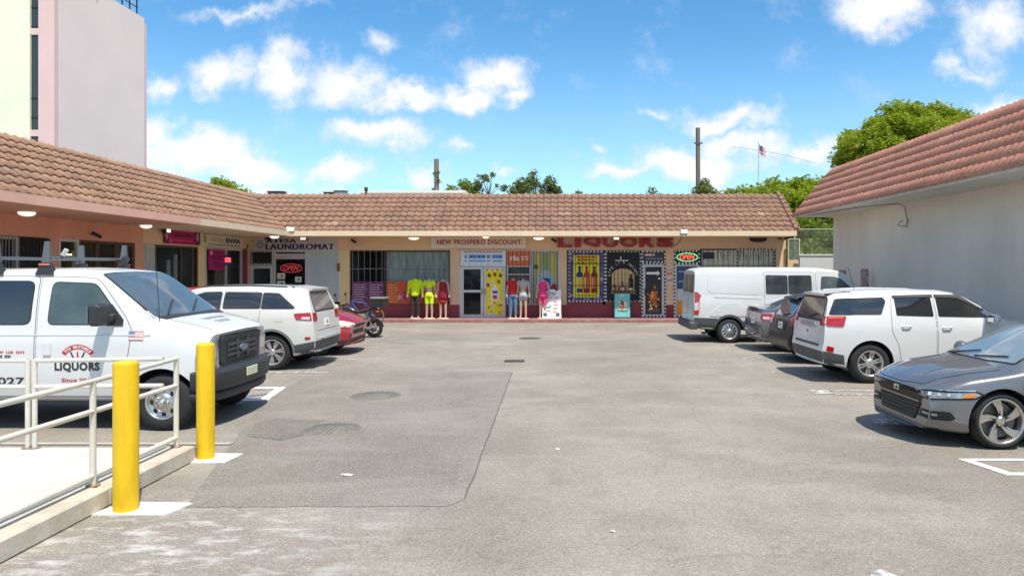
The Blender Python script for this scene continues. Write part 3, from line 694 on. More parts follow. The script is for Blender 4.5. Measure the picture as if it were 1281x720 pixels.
# --- left wing, local x is world Y
LT = 2.86
def lbox(name, x0, x1, z0, z1, m, y0=0., y1=.2): return wbox(leftb, name, x0, x1, z0, z1, m, y0, y1)
YS = lx(179)
lbox('wall', 6, YS, LT, ZS+.1, M_SALM); lbox('wall', YS+.001, YW, LT, ZS+.1, M_TAN)
o = obj('fascia', MB().box(6, 20.8, XE*-1+XW-.11, XE*-1+XW+.0, ZS, ZF+.01), M_FASP, leftb)
obj('fascia', MB().box(20.801, YE-.1, XE*-1+XW-.11, XE*-1+XW+.0, ZS, ZF+.01), M_FASC, leftb)
yf = XW-XE-.03
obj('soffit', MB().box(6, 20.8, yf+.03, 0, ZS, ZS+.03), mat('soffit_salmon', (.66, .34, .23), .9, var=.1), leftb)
obj('soffit', MB().box(20.801, YW, yf+.03, 0, ZS, ZS+.03), MATS['soffit_cream'], leftb)
obj('pavement', MB().box(6, 28.0, -1.5, 0, 0, .12), M_CURB, leftb)
for a, b, m in ((61, 73, M_SALM), (168.5, 180, M_SALM), (247.5, 257, M_TAN2)): lbox('pillar', lx(a), lx(b), 0, LT, m)
lbox('wall', 6, lx(-30), 0, LT, M_SALM)
for a, b, c in ((-30, 22, M_ALU), (22.5, 60.5, M_BLK)):
    window(leftb, lx(a), lx(b), .9, LT-.02, c, .06, bars=12, barm=M_BLK if c is M_BLK else M_BAR, cross=(1.8,))
lbox('base_wall', lx(-30), lx(61), 0, .9, M_SALM)
window(leftb, lx(73), lx(98), .5, LT, M_ALU, .06, trans=(2.05,)); window(leftb, lx(98.5), lx(121), .5, LT, M_BRN, .06, trans=(2.05,))
window(leftb, lx(121.5), lx(145), .1, LT, M_BRN, .07, mull=()); dd_ = window(leftb, lx(145.5), lx(168), .1, LT, M_BRN, .12, name='door')
obj('handle', MB().tube([(lx(148), -.06, 1.0), (lx(148), -.06, 1.3)], .014, 8), M_ALU, dd_)
lbox('base_wall', lx(73), lx(121), 0, .5, M_SALM)
sg = obj('security_gate', frame_mb(lx(180.5), lx(193), .12, LT-.02, .04), flat((220, 218, 208), .5), leftb)
for i in range(7):
    x = lx(180.5)+(lx(193)-lx(180.5))*(i+.5)/7; obj('bar', MB().box(x-.012, x+.012, -.02, .02, .14, LT-.03), flat((220, 218, 208), .5), sg)
lbox('interior_panel', lx(180.5), lx(193), .1, LT, M_INT, .3, .34)
window(leftb, lx(193.5), lx(247), .12, LT, M_BRN, .07, mull=(lx(226),), name='shop_front')
window(leftb, lx(257.5), lx(302.5), .12, LT, M_ALU, .05, mull=(lx(283),), name='shop_front')
lbox('pillar', lx(303), YW-.0, 0, LT, M_RED, -.03, .2)
for z0, z1, y0, y1, nm in ((0, ZS, 5.0, 5.1, 'interior_wall'), (ZS-.02, ZS, .22, 5, 'ceiling'), (.0, .115, .0, 5, 'floor')):
    obj(nm, MB().box(6, YW, y0, y1, z0, z1), M_INT, leftb)
lbox('interior_wall', lx(285), lx(303), .12, LT, mat('tan_inside', (.30, .22, .15), .8, var=.2), .5, .55)
for i, (x, z) in enumerate(((lx(85), 2.5), (lx(108), 2.5), (lx(132), 2.5))):
    obj('tube_lamp', MB().box(x-.5, x+.5, 1.2, 1.25, z-.02, z+.02), mat('warm_tube', (.9, .7, .3), .5, emit=(1, .75, .3), estr=2.5), leftb)
M_PALE = mat('pale_fittings', (.62, .58, .52), .6, var=.3, vscale=3)
for a, b, z0, z1, yy in ((198, 204, .2, 2.5, .7), (228, 232, .2, 2.4, .5), (240, 244, .2, 2.6, .6), (262, 266, .2, 2.2, .5), (76, 96, .8, 1.15, .6), (76, 96, 1.7, 1.78, .6), (101, 119, 1.6, 1.68, .6), (124, 128, .2, 2.6, .7), (136, 143, .4, 1.9, .9), (152, 160, .6, 1.7, .8), (26, 58, 1.3, 1.36, .5), (30, 36, .9, 2.4, .7)):
    obj('shop_fitting', MB().box(lx(a), lx(b), yy, yy+.06, z0, z1, bev=.01), M_PALE, leftb)
for i in range(16):
    xx = random.uniform(lx(76), lx(118)) if i < 9 else random.uniform(lx(204), lx(240)); zz = random.choice((1.82, 1.2, 1.72)) if i < 9 else random.choice((1.15, 1.16))
    obj('shelf_stock', MB().box(xx-.09, xx+.09, .55 if i < 9 else 1.0, .70 if i < 9 else 1.15, zz, zz+random.uniform(.15, .32), bev=.01), flat(random.choice(((200, 180, 140), (150, 170, 190), (190, 110, 90), (230, 225, 215), (120, 140, 100))), .6), leftb)
obj('counter', MB().box(lx(200), lx(222), .9, 1.4, .12, 1.15, bev=.02), mat('pale_counter', (.45, .43, .40), .7), leftb)
obj('interior_wall', MB().box(YW-.02, YW+.08, .22, 5, 0, ZS), M_INT, leftb)
for xx in (lx(74)-.25, lx(180.5)-.1, lx(252)): obj('partition', MB().box(xx-.05, xx+.05, .24, 5, .12, ZS-.03), M_INT, leftb)
obj('flat_roof', MB().box(6, YR+2, .5, 10, 4.0, 4.1), MATS['roof_gravel'], leftb)
obj('end_wall', MB().box(5.8, 6, -.2, 10, 0, 4.0), M_SALM, leftb)
# ---------------------------------------------------------------- right white building
RX = 9.9; RY = 25.6; RZ = 3.96
rightb = thing('stucco_building', 'white stucco building with a steep pink tiled mansard roof', 'building', (RX, RY, 0), R(-90))
# local: x runs towards the camera, -y faces the car park (world -X)
obj('wall', MB().box(0, 24, 0, .2, 0, RZ+.1), M_WHT, rightb); obj('end_wall', MB().box(-.2, 0, .0, 9, 0, RZ+.1), M_WHT, rightb)
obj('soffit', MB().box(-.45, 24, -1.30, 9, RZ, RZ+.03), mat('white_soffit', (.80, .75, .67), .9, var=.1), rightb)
obj('fascia', MB().box(-.47, 24, -1.34, -1.30, RZ-.03, RZ+.06), mat('white_fascia', (.78, .73, .66), .8, var=.15), rightb)
ru = Vector((1.42, 0, 1.68)); rl = ru.length
roof(rightb, (8.52, 26.05, 4.0), (0, -1, 0), ru, 6, rl/6, .225, lambda t: 0., lambda t: 20., M_TILER, .036, prof='b', key=lambda p, c: -p.y if p.y > 12.6 else 50+p.y)
obj('parapet', MB().box(-.45, 24, .1, 9, RZ+.03, 5.6), M_WHT, rightb)
ap = MB()
ap.add([(-.47, -1.38, RZ+.03), (-.47, .06, 5.70), (-.47, .3, 5.6), (-.47, .3, RZ+.03), (-.43, -1.38, RZ+.03), (-.43, .06, 5.70), (-.43, .3, 5.6), (-.43, .3, RZ+.03)], [(0, 1, 2, 3), (7, 6, 5, 4), (0, 4, 5, 1), (1, 5, 6, 2), (2, 6, 7, 3), (3, 7, 4, 0)])
obj('gable_end', ap, M_TILER, rightb)
obj('conduit', MB().tube([(.5, -1.25, RZ-.02), (4.0, -.9, RZ-.025), (5.2, -.25, RZ-.02), (5.35, -.12, RZ-.1), (5.4, -.06, RZ-.55)], .014, 6), flat((130, 125, 118)), rightb)
wlp = thing('wall_lamp', 'bent pipe wall lamp hanging on the white stucco wall', 'lamp', (RX-.05, RY-5.4, RZ-.62))
obj('hook', MB().tube([(0, 0, .15), (-.05, 0, -.05), (-.28, .05, -.02), (-.16, 0, .12)], .018, 6), flat((120, 105, 92)), wlp)
wcam = thing('security_camera', 'small black camera on a bracket high on the white stucco wall', 'camera', (RX-.1, RY-11.2, RZ-.12))
obj('bracket', MB().box(-.45, .1, -.03, .03, .06, .10), flat((190, 188, 182)), wcam); obj('camera_body', MB().tube([(-.02, 0, .06), (-.06, 0, -.04), (-.14, 0, -.1)], .045, 10), M_BLK, wcam)
# red and white posts against the wall
for i, (px, y, lab) in enumerate(((1053, 24.7, 'slim red and white post at the far corner of the white building'), (1081.5, 22.6, 'slim red and white post with black foot, behind the white van'))):
    t = thing('marker_post', lab, 'marker post', ((px-VX)*y/F, y, 0), group='marker posts by the white wall')
    h = 2.1-(337.5-VY)*y/F if i == 0 else 2.1
    obj('pole', MB().tube([(0, 0, 0), (0, 0, 1.5)], .045, 8), M_BLK, t)
    obj('panel', MB().box(-.12, .12, -.05, .05, 1.35, h, bev=.03), mat('faded_red', (.42, .12, .11), .7, col2=(.65, .55, .52), vscale=9), t)
# ---------------------------------------------------------------- tall pink building far left
tb = thing('tower_building', 'tall blank pink and cream tower block behind the salmon shop wing', 'building', (-26, 37.5, 0))
M_PINK = mat('pale_pink_stucco', (.87, .72, .645), .9, var=.06, vscale=.35, bump=.2, bscale=12, fine=.02)
M_PINK2 = mat('pink_stucco', (.76, .54, .50), .9, var=.06, vscale=.4, bump=.2, bscale=12)
M_CRM = mat('cream_green_stucco', (.86, .83, .64), .9, var=.05, vscale=.4, bump=.1, bscale=12)
zt = 17.85
obj('side_wall', MB().box(-.3, 0, .0, 7.8, 0, zt), M_PINK, tb)
obj('front_wall', MB().box(-.83, -.001, -.3, -.001, 0, zt+4), M_PINK2, tb)
obj('back_wall', MB().box(-14, -.02, 7.801, 8.1, 0, zt-.3), M_PINK2, tb)
sw = obj('stair_window', MB().box(-1.24, -.831, -.22, -.17, 0, zt+4), mat('tower_glass', (.045, .055, .06), .15), tb)
for z in (8.95, 14.2):
    obj('spandrel', MB().box(-1.24, -.831, -.27, -.16, z, z+.33), M_PINK2, tb)
for z in (6.6, 9.9, 10.9, 14.6, 15.6): obj('window_rail', MB().box(-1.24, -.831, -.25, -.22, z, z+.05), M_BLK, sw)
obj('front_wall', MB().box(-12, -1.241, -.35, .05, 0, zt+4), M_CRM, tb)
obj('flat_roof', MB().box(-14, -.3, 0, 7.8, zt-1.2, zt-1.0), MATS['roof_gravel'], tb)
rr_ = MB()
rt = obj('roof_railing', MB().box(-.22, -.16, 3.5, 7.4, zt+.95, zt+1.0), M_BLK, tb)
for i in range(6): obj('baluster', MB().box(-.22, -.16, 3.5+i*.76, 3.56+i*.76, zt, zt+.95), M_BLK, rt)
obj('rail', MB().box(-.22, -.16, 3.5, 7.4, zt+.5, zt+.54), M_BLK, rt)
obj('vent_hole', MB().tube([(-.02, 3.1, zt-.5), (.05, 3.1, zt-.5)], .07, 8), M_BLK, tb)
# low white building and roof kit behind the ridge
wb = thing('flat_roofed_building', 'low white flat roofed building just showing over the brown roof ridge', 'building', (-5.5, 40, 0))
obj('wall', MB().box(-5.4, .3, 0, 6, 0, 6.3), M_WHT, wb); obj('coping', MB().box(-5.5, .4, -.1, 6, 6.3, 6.45), flat((225, 222, 212), .8), wb)
obj('front_annex', MB().box(.3, 1.2, .5, 5, 0, 6.1), M_WHT, wb)
def ridge(px): return (px-VX)*31.4/F
for px, w, h, lab, nm in ((346.5, .34, .22, 'flat brown vent box on the roof ridge, the widest one', 'roof_vent'), (413.5, .24, .18, 'small brown vent box on the ridge beside the grey box', 'roof_vent'),
                      (426.5, .26, .28, 'grey metal air box on the ridge above the laundromat', 'air_unit'), (458, .14, .40, 'thin black pipe vent with cap at the end of the white building', 'vent_pipe'), (603.5, .08, .32, 'slim black pipe standing on the ridge among the tree tops', 'vent_pipe')):
    t = thing(nm, lab, 'roof vent', (ridge(px), 31.4, 4.1)); zb = 1.15
    if nm == 'vent_pipe':
        obj('pipe', MB().tube([(0, 0, 0), (0, 0, zb+h*.7)], w*.3, 8), M_BLK, t); obj('cap', MB().lathe([(w*.55, zb+h*.6), (w*.6, zb+h), (.001, zb+h*1.05)], n=12), M_BLK, t)
    else:
        obj('housing', MB().box(-w, w, -.2, .2, 0, zb+h*.8, bev=.02), flat((120, 105, 98)) if nm == 'roof_vent' else flat((150, 155, 158), .4), t)
        obj('cap', MB().box(-w-.04, w+.04, -.24, .24, zb+h*.8, zb+h, bev=.02), flat((92, 70, 62)) if nm == 'roof_vent' else M_ALU, t)
# utility poles, flag
def pole(px, y, ztop, r, lab, name='utility_pole'):
    t = thing(name, lab, 'utility pole', ((px-VX)*y/F, y, 0)); obj('pole', MB().tube([(0, 0, 0), (.02, 0, ztop*.5), (0, 0, ztop)], [r*1.15, r*1.05, r], 10), mat('pole_wood', (.20, .165, .13), .9, var=.3, vscale=3, stretch=(6, 6, .6)), t); return t
t = pole(873, 42, 2.1+(VY-160)*42/F, .13, 'bare weathered wooden utility pole rising behind the liquor shop roof')
for z in (9.4, 6.4, 5.9): obj('bracket', MB().box(-.25, .25, -.16, -.1, z-.04, z+.04), M_IRON, t)
t = pole(546, 42, 2.1+(VY-199)*42/F, .14, 'short wooden pole wrapped in green vines behind the discount shop roof')
vine_pole = t
fp = thing('flagpole', 'thin flagpole with a drooping striped flag beyond the roof', 'flagpole', ((949-VX)*60/F, 60, 0))
fz = 2.1+(VY-178)*60/F
obj('pole', MB().tube([(0, 0, 0), (0, 0, fz)], .04, 6), flat((190, 195, 200), .4), fp)
fl = MB()
for k in range(8):
    for j in range(9):
        x0, x1 = .05+j*.062, .05+(j+1)*.062; z0 = fz-.15-k*.10-j*.05
        fl.add([(x0, .1*math.sin(j*.9), z0-.10), (x1, .1*math.sin((j+1)*.9), z0-.15), (x1, .1*math.sin((j+1)*.9), z0-.05), (x0, .1*math.sin(j*.9), z0)], [(0, 1, 2, 3)], 2 if (k < 4 and j < 4) else k % 2)
obj('flag', fl, [flat((196, 112, 116), .8), flat((225, 216, 218), .8), flat((104, 110, 145), .8)], fp)
wt = thing('overhead_cable', 'thin black cable sagging across the sky beside the flagpole', 'cable', (9.5, 41, 8.2))
obj('cable', MB().tube([(-1.35+i*.6, 0, 1.0-.9*(1-math.exp(-i*.0))-.055*i-.008*(i-3)**2*(1 if i > 3 else -.4)) for i in range(3, 12)], .008, 5), M_BLK, wt)
t2 = MB()
# low wall, side panel and chain link fence between the buildings
lw_ = thing('low_wall', 'low white block wall between the shop row and the white building', 'wall', (11, 28.6, 0))
obj('wall', MB().box(-1.35, 1.0, 0, .2, 0, 2.62), mat('pale_block', (.62, .62, .59), .9, var=.08, bump=.2), lw_)
obj('coping', MB().box(-1.40, 1.02, -.03, .23, 2.62, 2.68), flat((215, 213, 205), .8), lw_)
sp2 = thing('glazed_screen', 'narrow dusty glazed side panel at the end of the shop row', 'screen', (mx_(991), 29.0, 0))
obj('frame', frame_mb(-.24, .24, mz(326), ZS-.05, .035, -.02, .03), flat((205, 200, 190), .5), sp2)
obj('pane', MB().box(-.21, .21, 0, .006, mz(326)+.03, ZS-.08), mat('green_glass', (.22, .27, .20), .15, var=.4, vscale=4, alpha=.6), sp2)
obj('base', MB().box(-.24, .24, -.02, .1, 0, mz(326)), M_TAN, sp2)
cf = thing('chain_link_fence', 'grey chain link fence above the low white wall', 'fence', (9.77, 29.6, 0))
for x in (0, 2.1): obj('post', MB().tube([(x, 0, 0), (x, 0, 3.75)], .035, 10), flat((205, 190, 170), .5), cf)
obj('rail', MB().tube([(0, 0, 3.72), (2.1, 0, 3.72)], .02, 8), flat((170, 165, 155), .5), cf)
ch = MB(); z0, z1, s = 1.6, 3.7, .11; Hh = z1-z0
for k in range(-int(Hh/s)-1, int(2.1/s)+1):
    for sg_ in (1, -1):
        xa, xb = k*s, k*s+Hh; za, zb_ = (z0, z1) if sg_ > 0 else (z1, z0)
        t0, t1 = max(0, (0-xa)/Hh), min(1, (2.1-xa)/Hh)
        if t1 <= t0: continue
        ch.tube([(xa+Hh*t0, .004*sg_, za+(zb_-za)*t0), (xa+Hh*t1, .004*sg_, za+(zb_-za)*t1)], .0055, 3, caps=False)
o = obj('chain_mesh', ch.mesh('chain_mesh', fix=False), flat((150, 150, 146), .5), cf); o['kind'] = 'stuff'
# ================================================================ signs, posters, lamps on the walls
def sign(frame, name, label, cat, x0, x1, z0, z1, board, y=-.04, d=.03, group=None, draw=None, mats=(), edge=None, part='lettering', bev=.004):
    """flat sign on a wall frame (building empty); the children sit in wall coordinates"""
    o, rz = frame; xc = (x0+x1)/2
    loc = Vector(o)+Matrix.Rotation(rz, 3, 'Z') @ Vector((xc, y, z0))
    t = thing(name, label, cat, loc, rz, group)
    if board: obj('board', MB().box(x0-xc, x1-xc, 0, d, 0, z1-z0, bev=bev), board, t)
    if edge:
        w, m = edge; obj('frame', frame_mb(x0-xc-w, x1-xc+w, -w, z1-z0+w, w, -.012, d), m, t)
    if draw:
        for i, (nm, fn, ms) in enumerate(draw):
            mb = MB(); fn(mb, x0-xc, x1-xc, 0, z1-z0); obj(nm, mb, ms, t)
    return t
FM = ((0, YW, 0), 0.); FL = ((XW, 0, 0), R(90))
WH = flat((238, 236, 230), .6); NAVY = flat((38, 40, 92), .6); GREY = flat((205, 203, 205), .6); GOLD = flat((196, 176, 92), .6); RUST = flat((170, 62, 48), .6)
MAG = flat((178, 22, 98), .6); MAGD = flat((96, 18, 70), .6); MAGL = flat((226, 60, 140), .6); BLK = flat((24, 24, 26), .6); YEL = flat((242, 222, 30), .6)
ORA = flat((232, 118, 36), .6); REDP = flat((200, 40, 38), .6); PUR = flat((112, 42, 92), .6); BLU = flat((52, 88, 160), .6); SKYB = flat((110, 170, 215), .6); BROW = flat((120, 66, 34), .6); AMB = flat((205, 128, 50), .6)
LAV = flat((176, 160, 190), .6)
def quadpts(mb, pts, y, mi): mb.add([(a, y, b) for a, b in pts], [tuple(range(len(pts)))], mi)
# discount sign
sign(FM, 'shop_sign', 'wide white shop sign with rust red lettering reading NEW PROSPERO DISCOUNT.', 'sign', mx_(539.5), mx_(658.5), mz(310.5), mz(295), flat((226, 212, 196), .6), y=-.08,
     draw=[('lettering', lambda mb, x0, x1, z0, z1: put_text(mb, 'NEW PROSPERO DISCOUNT.', x0+.24, x1-.15, z1*.30, z1*.70, -.012, 0, .012, bold=.03, space=1.12), RUST)])
# laundromat sign
def laun(mb, x0, x1, z0, z1):
    put_text(mb, 'LAUNDROMAT', x0+.50, x1-.12, z1*.10, z1*.52, -.01, 0, .01, bold=0, fat=.022, space=1.12)
    put_text(mb, 'ATESA', x0+.52, x0+1.72, z1*.60, z1*.88, -.01, 0, .01, bold=0, fat=.022, space=1.12)
def lbub(mb, x0, x1, z0, z1):
    ring(mb, x0+.27, .26, .14, .17, .05, -.008, 0); ring(mb, x0+.24, .22, .09, .09, .03, -.009, 1); ell(mb, x0+.30, .36, .04, .05, -.009, 0)
lz_sign = sign(FM, 'shop_sign', 'pale laundromat sign with navy letters reading ATESA LAUNDROMAT', 'sign', mx_(318), mx_(422), mz(313.6), mz(297), flat((196, 186, 184), .6), y=-.06, draw=[('lettering', laun, NAVY), ('emblem', lbub, [flat((150, 140, 150), .6), flat((120, 110, 140), .6)])])
# envia and magenta signs on the left wing
def env(mb, x0, x1, z0, z1):
    put_text(mb, 'ENVIA', x0+(x1-x0)*.56, x0+(x1-x0)*.93, z1*.38, z1*.80, -.01, 0, .01, bold=.03)
def env2(mb, x0, x1, z0, z1):
    put_text(mb, 'ATESA', x0+(x1-x0)*.22, x0+(x1-x0)*.52, z1*.38, z1*.80, -.01, 0, .01, bold=.03); ell(mb, x0+(x1-x0)*.09, z1*.6, .14, .17, -.008, 1); scribble(mb, x0+.5, x1-.3, z1*.12, z1*.19, -.008, 2, rs, .3, .04)
sign(FL, 'shop_sign', 'beige sign of the transfer shop reading ATESA ENVIA in gold and navy', 'sign', lx(249), lx(302), 2.92, 3.34, flat((212, 206, 188), .6), y=-.06, draw=[('lettering', env, NAVY), ('emblem', env2, [GOLD, flat((176, 160, 60), .6), flat((90, 84, 40), .6)])])
def mg(mb, x0, x1, z0, z1):
    w = x1-x0
    for a, b in ((.22, .30), (.32, .40), (.42, .49), (.51, .60), (.62, .68), (.70, .80)):
        rect(mb, x0+w*a, x0+w*(a+.022), z1*.55, z1*.82, -.008, 0); rect(mb, x0+w*a, x0+w*b, z1*.55, z1*.60, -.009, 0); rect(mb, x0+w*(b-.022), x0+w*b, z1*.55, z1*.82, -.008, 0)
    scribble(mb, x0+w*.25, x0+w*.78, z1*.22, z1*.34, -.008, 1, rs, .2, .05)
    rect(mb, x0, x0+w*.10, 0, z1, -.006, 0); rect(mb, x1-w*.13, x1, 0, z1, -.006, 0); ell(mb, x0+w*.06, z1*.6, .08, .16, -.01, 2); ell(mb, x1-w*.06, z1*.62, .08, .15, -.01, 2); ell(mb, x0+w*.17, z1*.25, .1, .1, -.01, 1)
sign(FL, 'shop_banner', 'magenta banner with dark lettering above the dark shop front', 'banner', lx(203.5), lx(247.5), 2.92, 3.36, MAG, y=-.05, draw=[('print', mg, [MAGD, MAGL, flat((205, 140, 150), .6)])])
def mp_(mb, x0, x1, z0, z1):
    w = x1-x0
    for z, a, b in ((.82, .3, .85), (.62, .12, .9), (.50, .15, .88), (.30, .3, .8), (.16, .3, .9)): scribble(mb, x0+w*a, x0+w*b, z1*z, z1*(z+.075), -.008, 0, rs, .16, .03)
    ell(mb, x0+w*.16, z1*.84, .05, .09, -.009, 1)
mpo = sign(FL, 'poster', 'magenta paper poster hanging in the transfer shop window beside the neon', 'poster', lx(257.5), lx(277.5), 2.06, 2.80, MAG, y=-.10, d=.006, draw=[('print', mp_, [MAGD, flat((240, 190, 220), .6)])], bev=0)
# liquor letters: seven raised letters
LT_ = [('L', 697.5, 716), ('i', 718.5, 727), ('Q', 730, 751.5), ('U', 754, 773), ('O', 776, 796.5), ('R', 799.5, 819), ('S', 821, 842)]
lsn = thing('shop_sign', 'large red raised letters reading LiQUORS on the tan wall', 'sign', (mx_(770), YW-.03, mz(309.3)))
obj('raceway', MB().box(mx_(697)-mx_(770), mx_(843)-mx_(770), -.0, .03, .10, mz(298.5)-mz(309.3)), mat('faded_raceway', (.66, .43, .28), .8, var=.3, vscale=6), lsn)
for c, a, b in LT_:
    mb = MB(); put_text(mb, c, mx_(a)-mx_(770), mx_(b)-mx_(770), 0, mz(296.3)-mz(309.3), -.10, 0, .10, bold=.045)
    obj('letter', mb, mat('letter_red', (.36, .003, .010), .4, var=.35, vscale=3), lsn)
# exchange sign behind bars
def ria(mb, x0, x1, z0, z1):
    w = x1-x0; put_text(mb, 'ria', x0+w*.13, x0+w*.52, z1*.34, z1*.70, -.008, 0, bold=.035)
    scribble(mb, x0+w*.60, x0+w*.92, z1*.56, z1*.63, -.008, 0, rs, .12, .02); scribble(mb, x0+w*.60, x0+w*.92, z1*.40, z1*.47, -.008, 0, rs, .12, .02)
sign(FM, 'exchange_sign', 'orange money exchange sign reading ria in white', 'sign', mx_(634.5), mx_(663.5), mz(332), mz(314), flat((224, 112, 52), .6), y=-.04, d=.02, draw=[('lettering', ria, WH)])
# transom banner over the double door
def bnr(mb, x0, x1, z0, z1):
    w = x1-x0; n = 22
    for i in range(n):
        a = x0+w*(.05+.9*i/n); quadpts(mb, [(a, z1*.84), (a+w*.022, z1*.84), (a+w*.038, z1*.96), (a+w*.016, z1*.96)], -.008, 0)
    for a, b in ((.08, .13), (.17, .55), (.58, .66), (.70, .93)):
        rect(mb, x0+w*a, x0+w*b, z1*.48, z1*.72, -.008, 1); rect(mb, x0+w*a, x0+w*b, z1*.26, z1*.38, -.008, 1)
        scribble(mb, x0+w*a, x0+w*b, z1*.52, z1*.68, -.009, 2, rs, .05, .035)
    scribble(mb, x0+w*.05, x0+w*.95, z1*.08, z1*.14, -.008, 3, rs, .04, .22)
sign(FM, 'door_banner', 'white banner with blue print and red striped edge above the double door', 'banner', mx_(577), mx_(632.5), mz(332.5), mz(313), flat((222, 226, 230), .6), y=-.04, d=.01, draw=[('print', bnr, [RUST, SKYB, BLU, BLK])], bev=0)
# yellow poster on the door
def yp(mb, x0, x1, z0, z1):
    w = x1-x0; r_ = random.Random(4)
    for i in range(7): quadpts(mb, [(x0+w*i/7, z1), (x0+w*(i+1)/7, z1), (x0+w*(i+.5)/7, z1*.95)], -.008, (0, 1)[i % 2])
    for cx, cz, mi in ((.18, .86, 5), (.5, .88, 4), (.82, .86, 5), (.72, .73, 3), (.12, .66, 4), (.30, .70, 1)):
        quadpts(mb, [(x0+w*(cx-.11), z1*(cz-.02)), (x0+w*(cx+.06), z1*(cz-.05)), (x0+w*(cx+.11), z1*(cz+.02)), (x0+w*(cx-.05), z1*(cz+.05))], -.009, mi)
        ell(mb, x0+w*cx, z1*cz, w*.05, z1*.018, -.01, 0, 8)
    quadpts(mb, [(x0+w*.28, z1*.33), (x0+w*.72, z1*.33), (x0+w*.76, z1*.5), (x0+w*.62, z1*.60), (x0+w*.5, z1*.68), (x0+w*.38, z1*.60), (x0+w*.24, z1*.5)], -.009, 1)
    rect(mb, x0+w*.36, x0+w*.66, z1*.48, z1*.54, -.01, 2); rect(mb, x0+w*.38, x0+w*.64, z1*.36, z1*.45, -.01, 6); ell(mb, x0+w*.5, z1*.41, w*.10, z1*.03, -.011, 0, 10)
    for i in range(14):
        cx, cz = r_.uniform(.05, .9), r_.uniform(.03, .27); s = r_.uniform(.05, .12)
        quadpts(mb, [(x0+w*cx, z1*cz), (x0+w*(cx+s), z1*(cz-.01)), (x0+w*(cx+s), z1*(cz+s*.35)), (x0+w*cx, z1*(cz+s*.35))], -.008-.0005*i, r_.choice((0, 1, 1, 6, 7, 0)))
    put_text(mb, 'CASH', x0+w*.62, x0+w*.95, z1*.22, z1*.26, -.016, 0, bold=.02)
sign(FM, 'poster', 'tall yellow poster with small pictures filling the right leaf of the double door', 'poster', mx_(608), mx_(630), mz(395.5), mz(336), YEL, y=.012, d=.01, draw=[('print', yp, [REDP, WH, BLU, flat((70, 120, 70)), flat((150, 60, 40)), BROW, AMB, flat((60, 110, 130))])], bev=0)
# price lists in the barred window
def plist(mb, x0, x1, z0, z1, cols, n, mi):
    w = (x1-x0)/cols
    for c in range(cols):
        for i in range(n): scribble(mb, x0+w*c+.06, x0+w*(c+rs.uniform(.72, .93)), z1*(.08+.86*i/n), z1*(.08+.86*i/n)+z1*.34/n, -.008, mi, rs, .09, .02)
sign(FM, 'price_list', 'purple price list sheet low in the barred window nearest the motorcycle', 'poster', mx_(441), mx_(480.5), mz(381)+.04, mz(352), PUR, y=-.04, d=.006, draw=[('print', lambda mb, x0, x1, z0, z1: plist(mb, x0, x1, z0, z1, 2, 8, 0), flat((200, 170, 195), .6))], bev=0)
def ol(mb, x0, x1, z0, z1):
    plist(mb, x0, x0+(x1-x0)*.36, z0, z1, 1, 7, 0); plist(mb, x0+(x1-x0)*.62, x1, z0, z1, 1, 7, 0)
    ell(mb, x0+(x1-x0)*.42, z1*.26, .12, .10, -.009, 1); ell(mb, x0+(x1-x0)*.5, z1*.42, .06, .2, -.009, 2); ell(mb, x0+(x1-x0)*.36, z1*.3, .05, .12, -.01, 3)
sign(FM, 'price_list', 'orange price list sheet low in the barred window behind the lime mannequin', 'poster', mx_(483.5), mx_(530), mz(381)+.04, mz(352), flat((214, 84, 40), .6), y=-.04, d=.006, draw=[('print', ol, [flat((246, 168, 60), .6), flat((222, 80, 130)), flat((140, 60, 120)), flat((240, 200, 210))])], bev=0)
sign(FM, 'price_list', 'orange price list sheet low in the barred window between lime and red mannequins', 'poster', mx_(531), mx_(554), mz(381)+.04, mz(352), flat((222, 110, 44), .6), y=-.04, d=.006, draw=[('print', lambda mb, x0, x1, z0, z1: plist(mb, x0, x1, z0, z1, 1, 8, 0), flat((250, 190, 80), .6))], bev=0)
# yellow poster behind bars
def yq(mb, x0, x1, z0, z1):
    w = x1-x0
    for cx, mi in ((.2, 0), (.5, 1), (.8, 0)): quadpts(mb, [(x0+w*(cx-.11), z1*.1), (x0+w*(cx+.11), z1*.1), (x0+w*(cx+.08), z1*.96), (x0+w*(cx-.08), z1*.96)], -.007, mi)
    ell(mb, x0+w*.5, z1*.42, w*.34, z1*.22, -.009, 2); rect(mb, x0+w*.36, x0+w*.68, z1*.36, z1*.48, -.01, 3); ell(mb, x0+w*.85, z1*.3, w*.12, z1*.07, -.01, 4); ell(mb, x0+w*.1, z1*.7, w*.1, z1*.05, -.01, 5)
    scribble(mb, x0+w*.55, x0+w*.95, z1*.2, z1*.24, -.011, 4, rs, .06, .03)
sign(FM, 'poster', 'washed out yellow and grey poster behind bars, behind the pink mannequin', 'poster', mx_(667.5), mx_(697.5), mz(380)+.05, mz(314.5), flat((168, 168, 146), .6), y=.002, d=.006, draw=[('print', yq, [flat((212, 204, 70)), flat((150, 170, 100)), flat((180, 200, 214)), BLU, REDP, flat((90, 100, 70))])], bev=0)
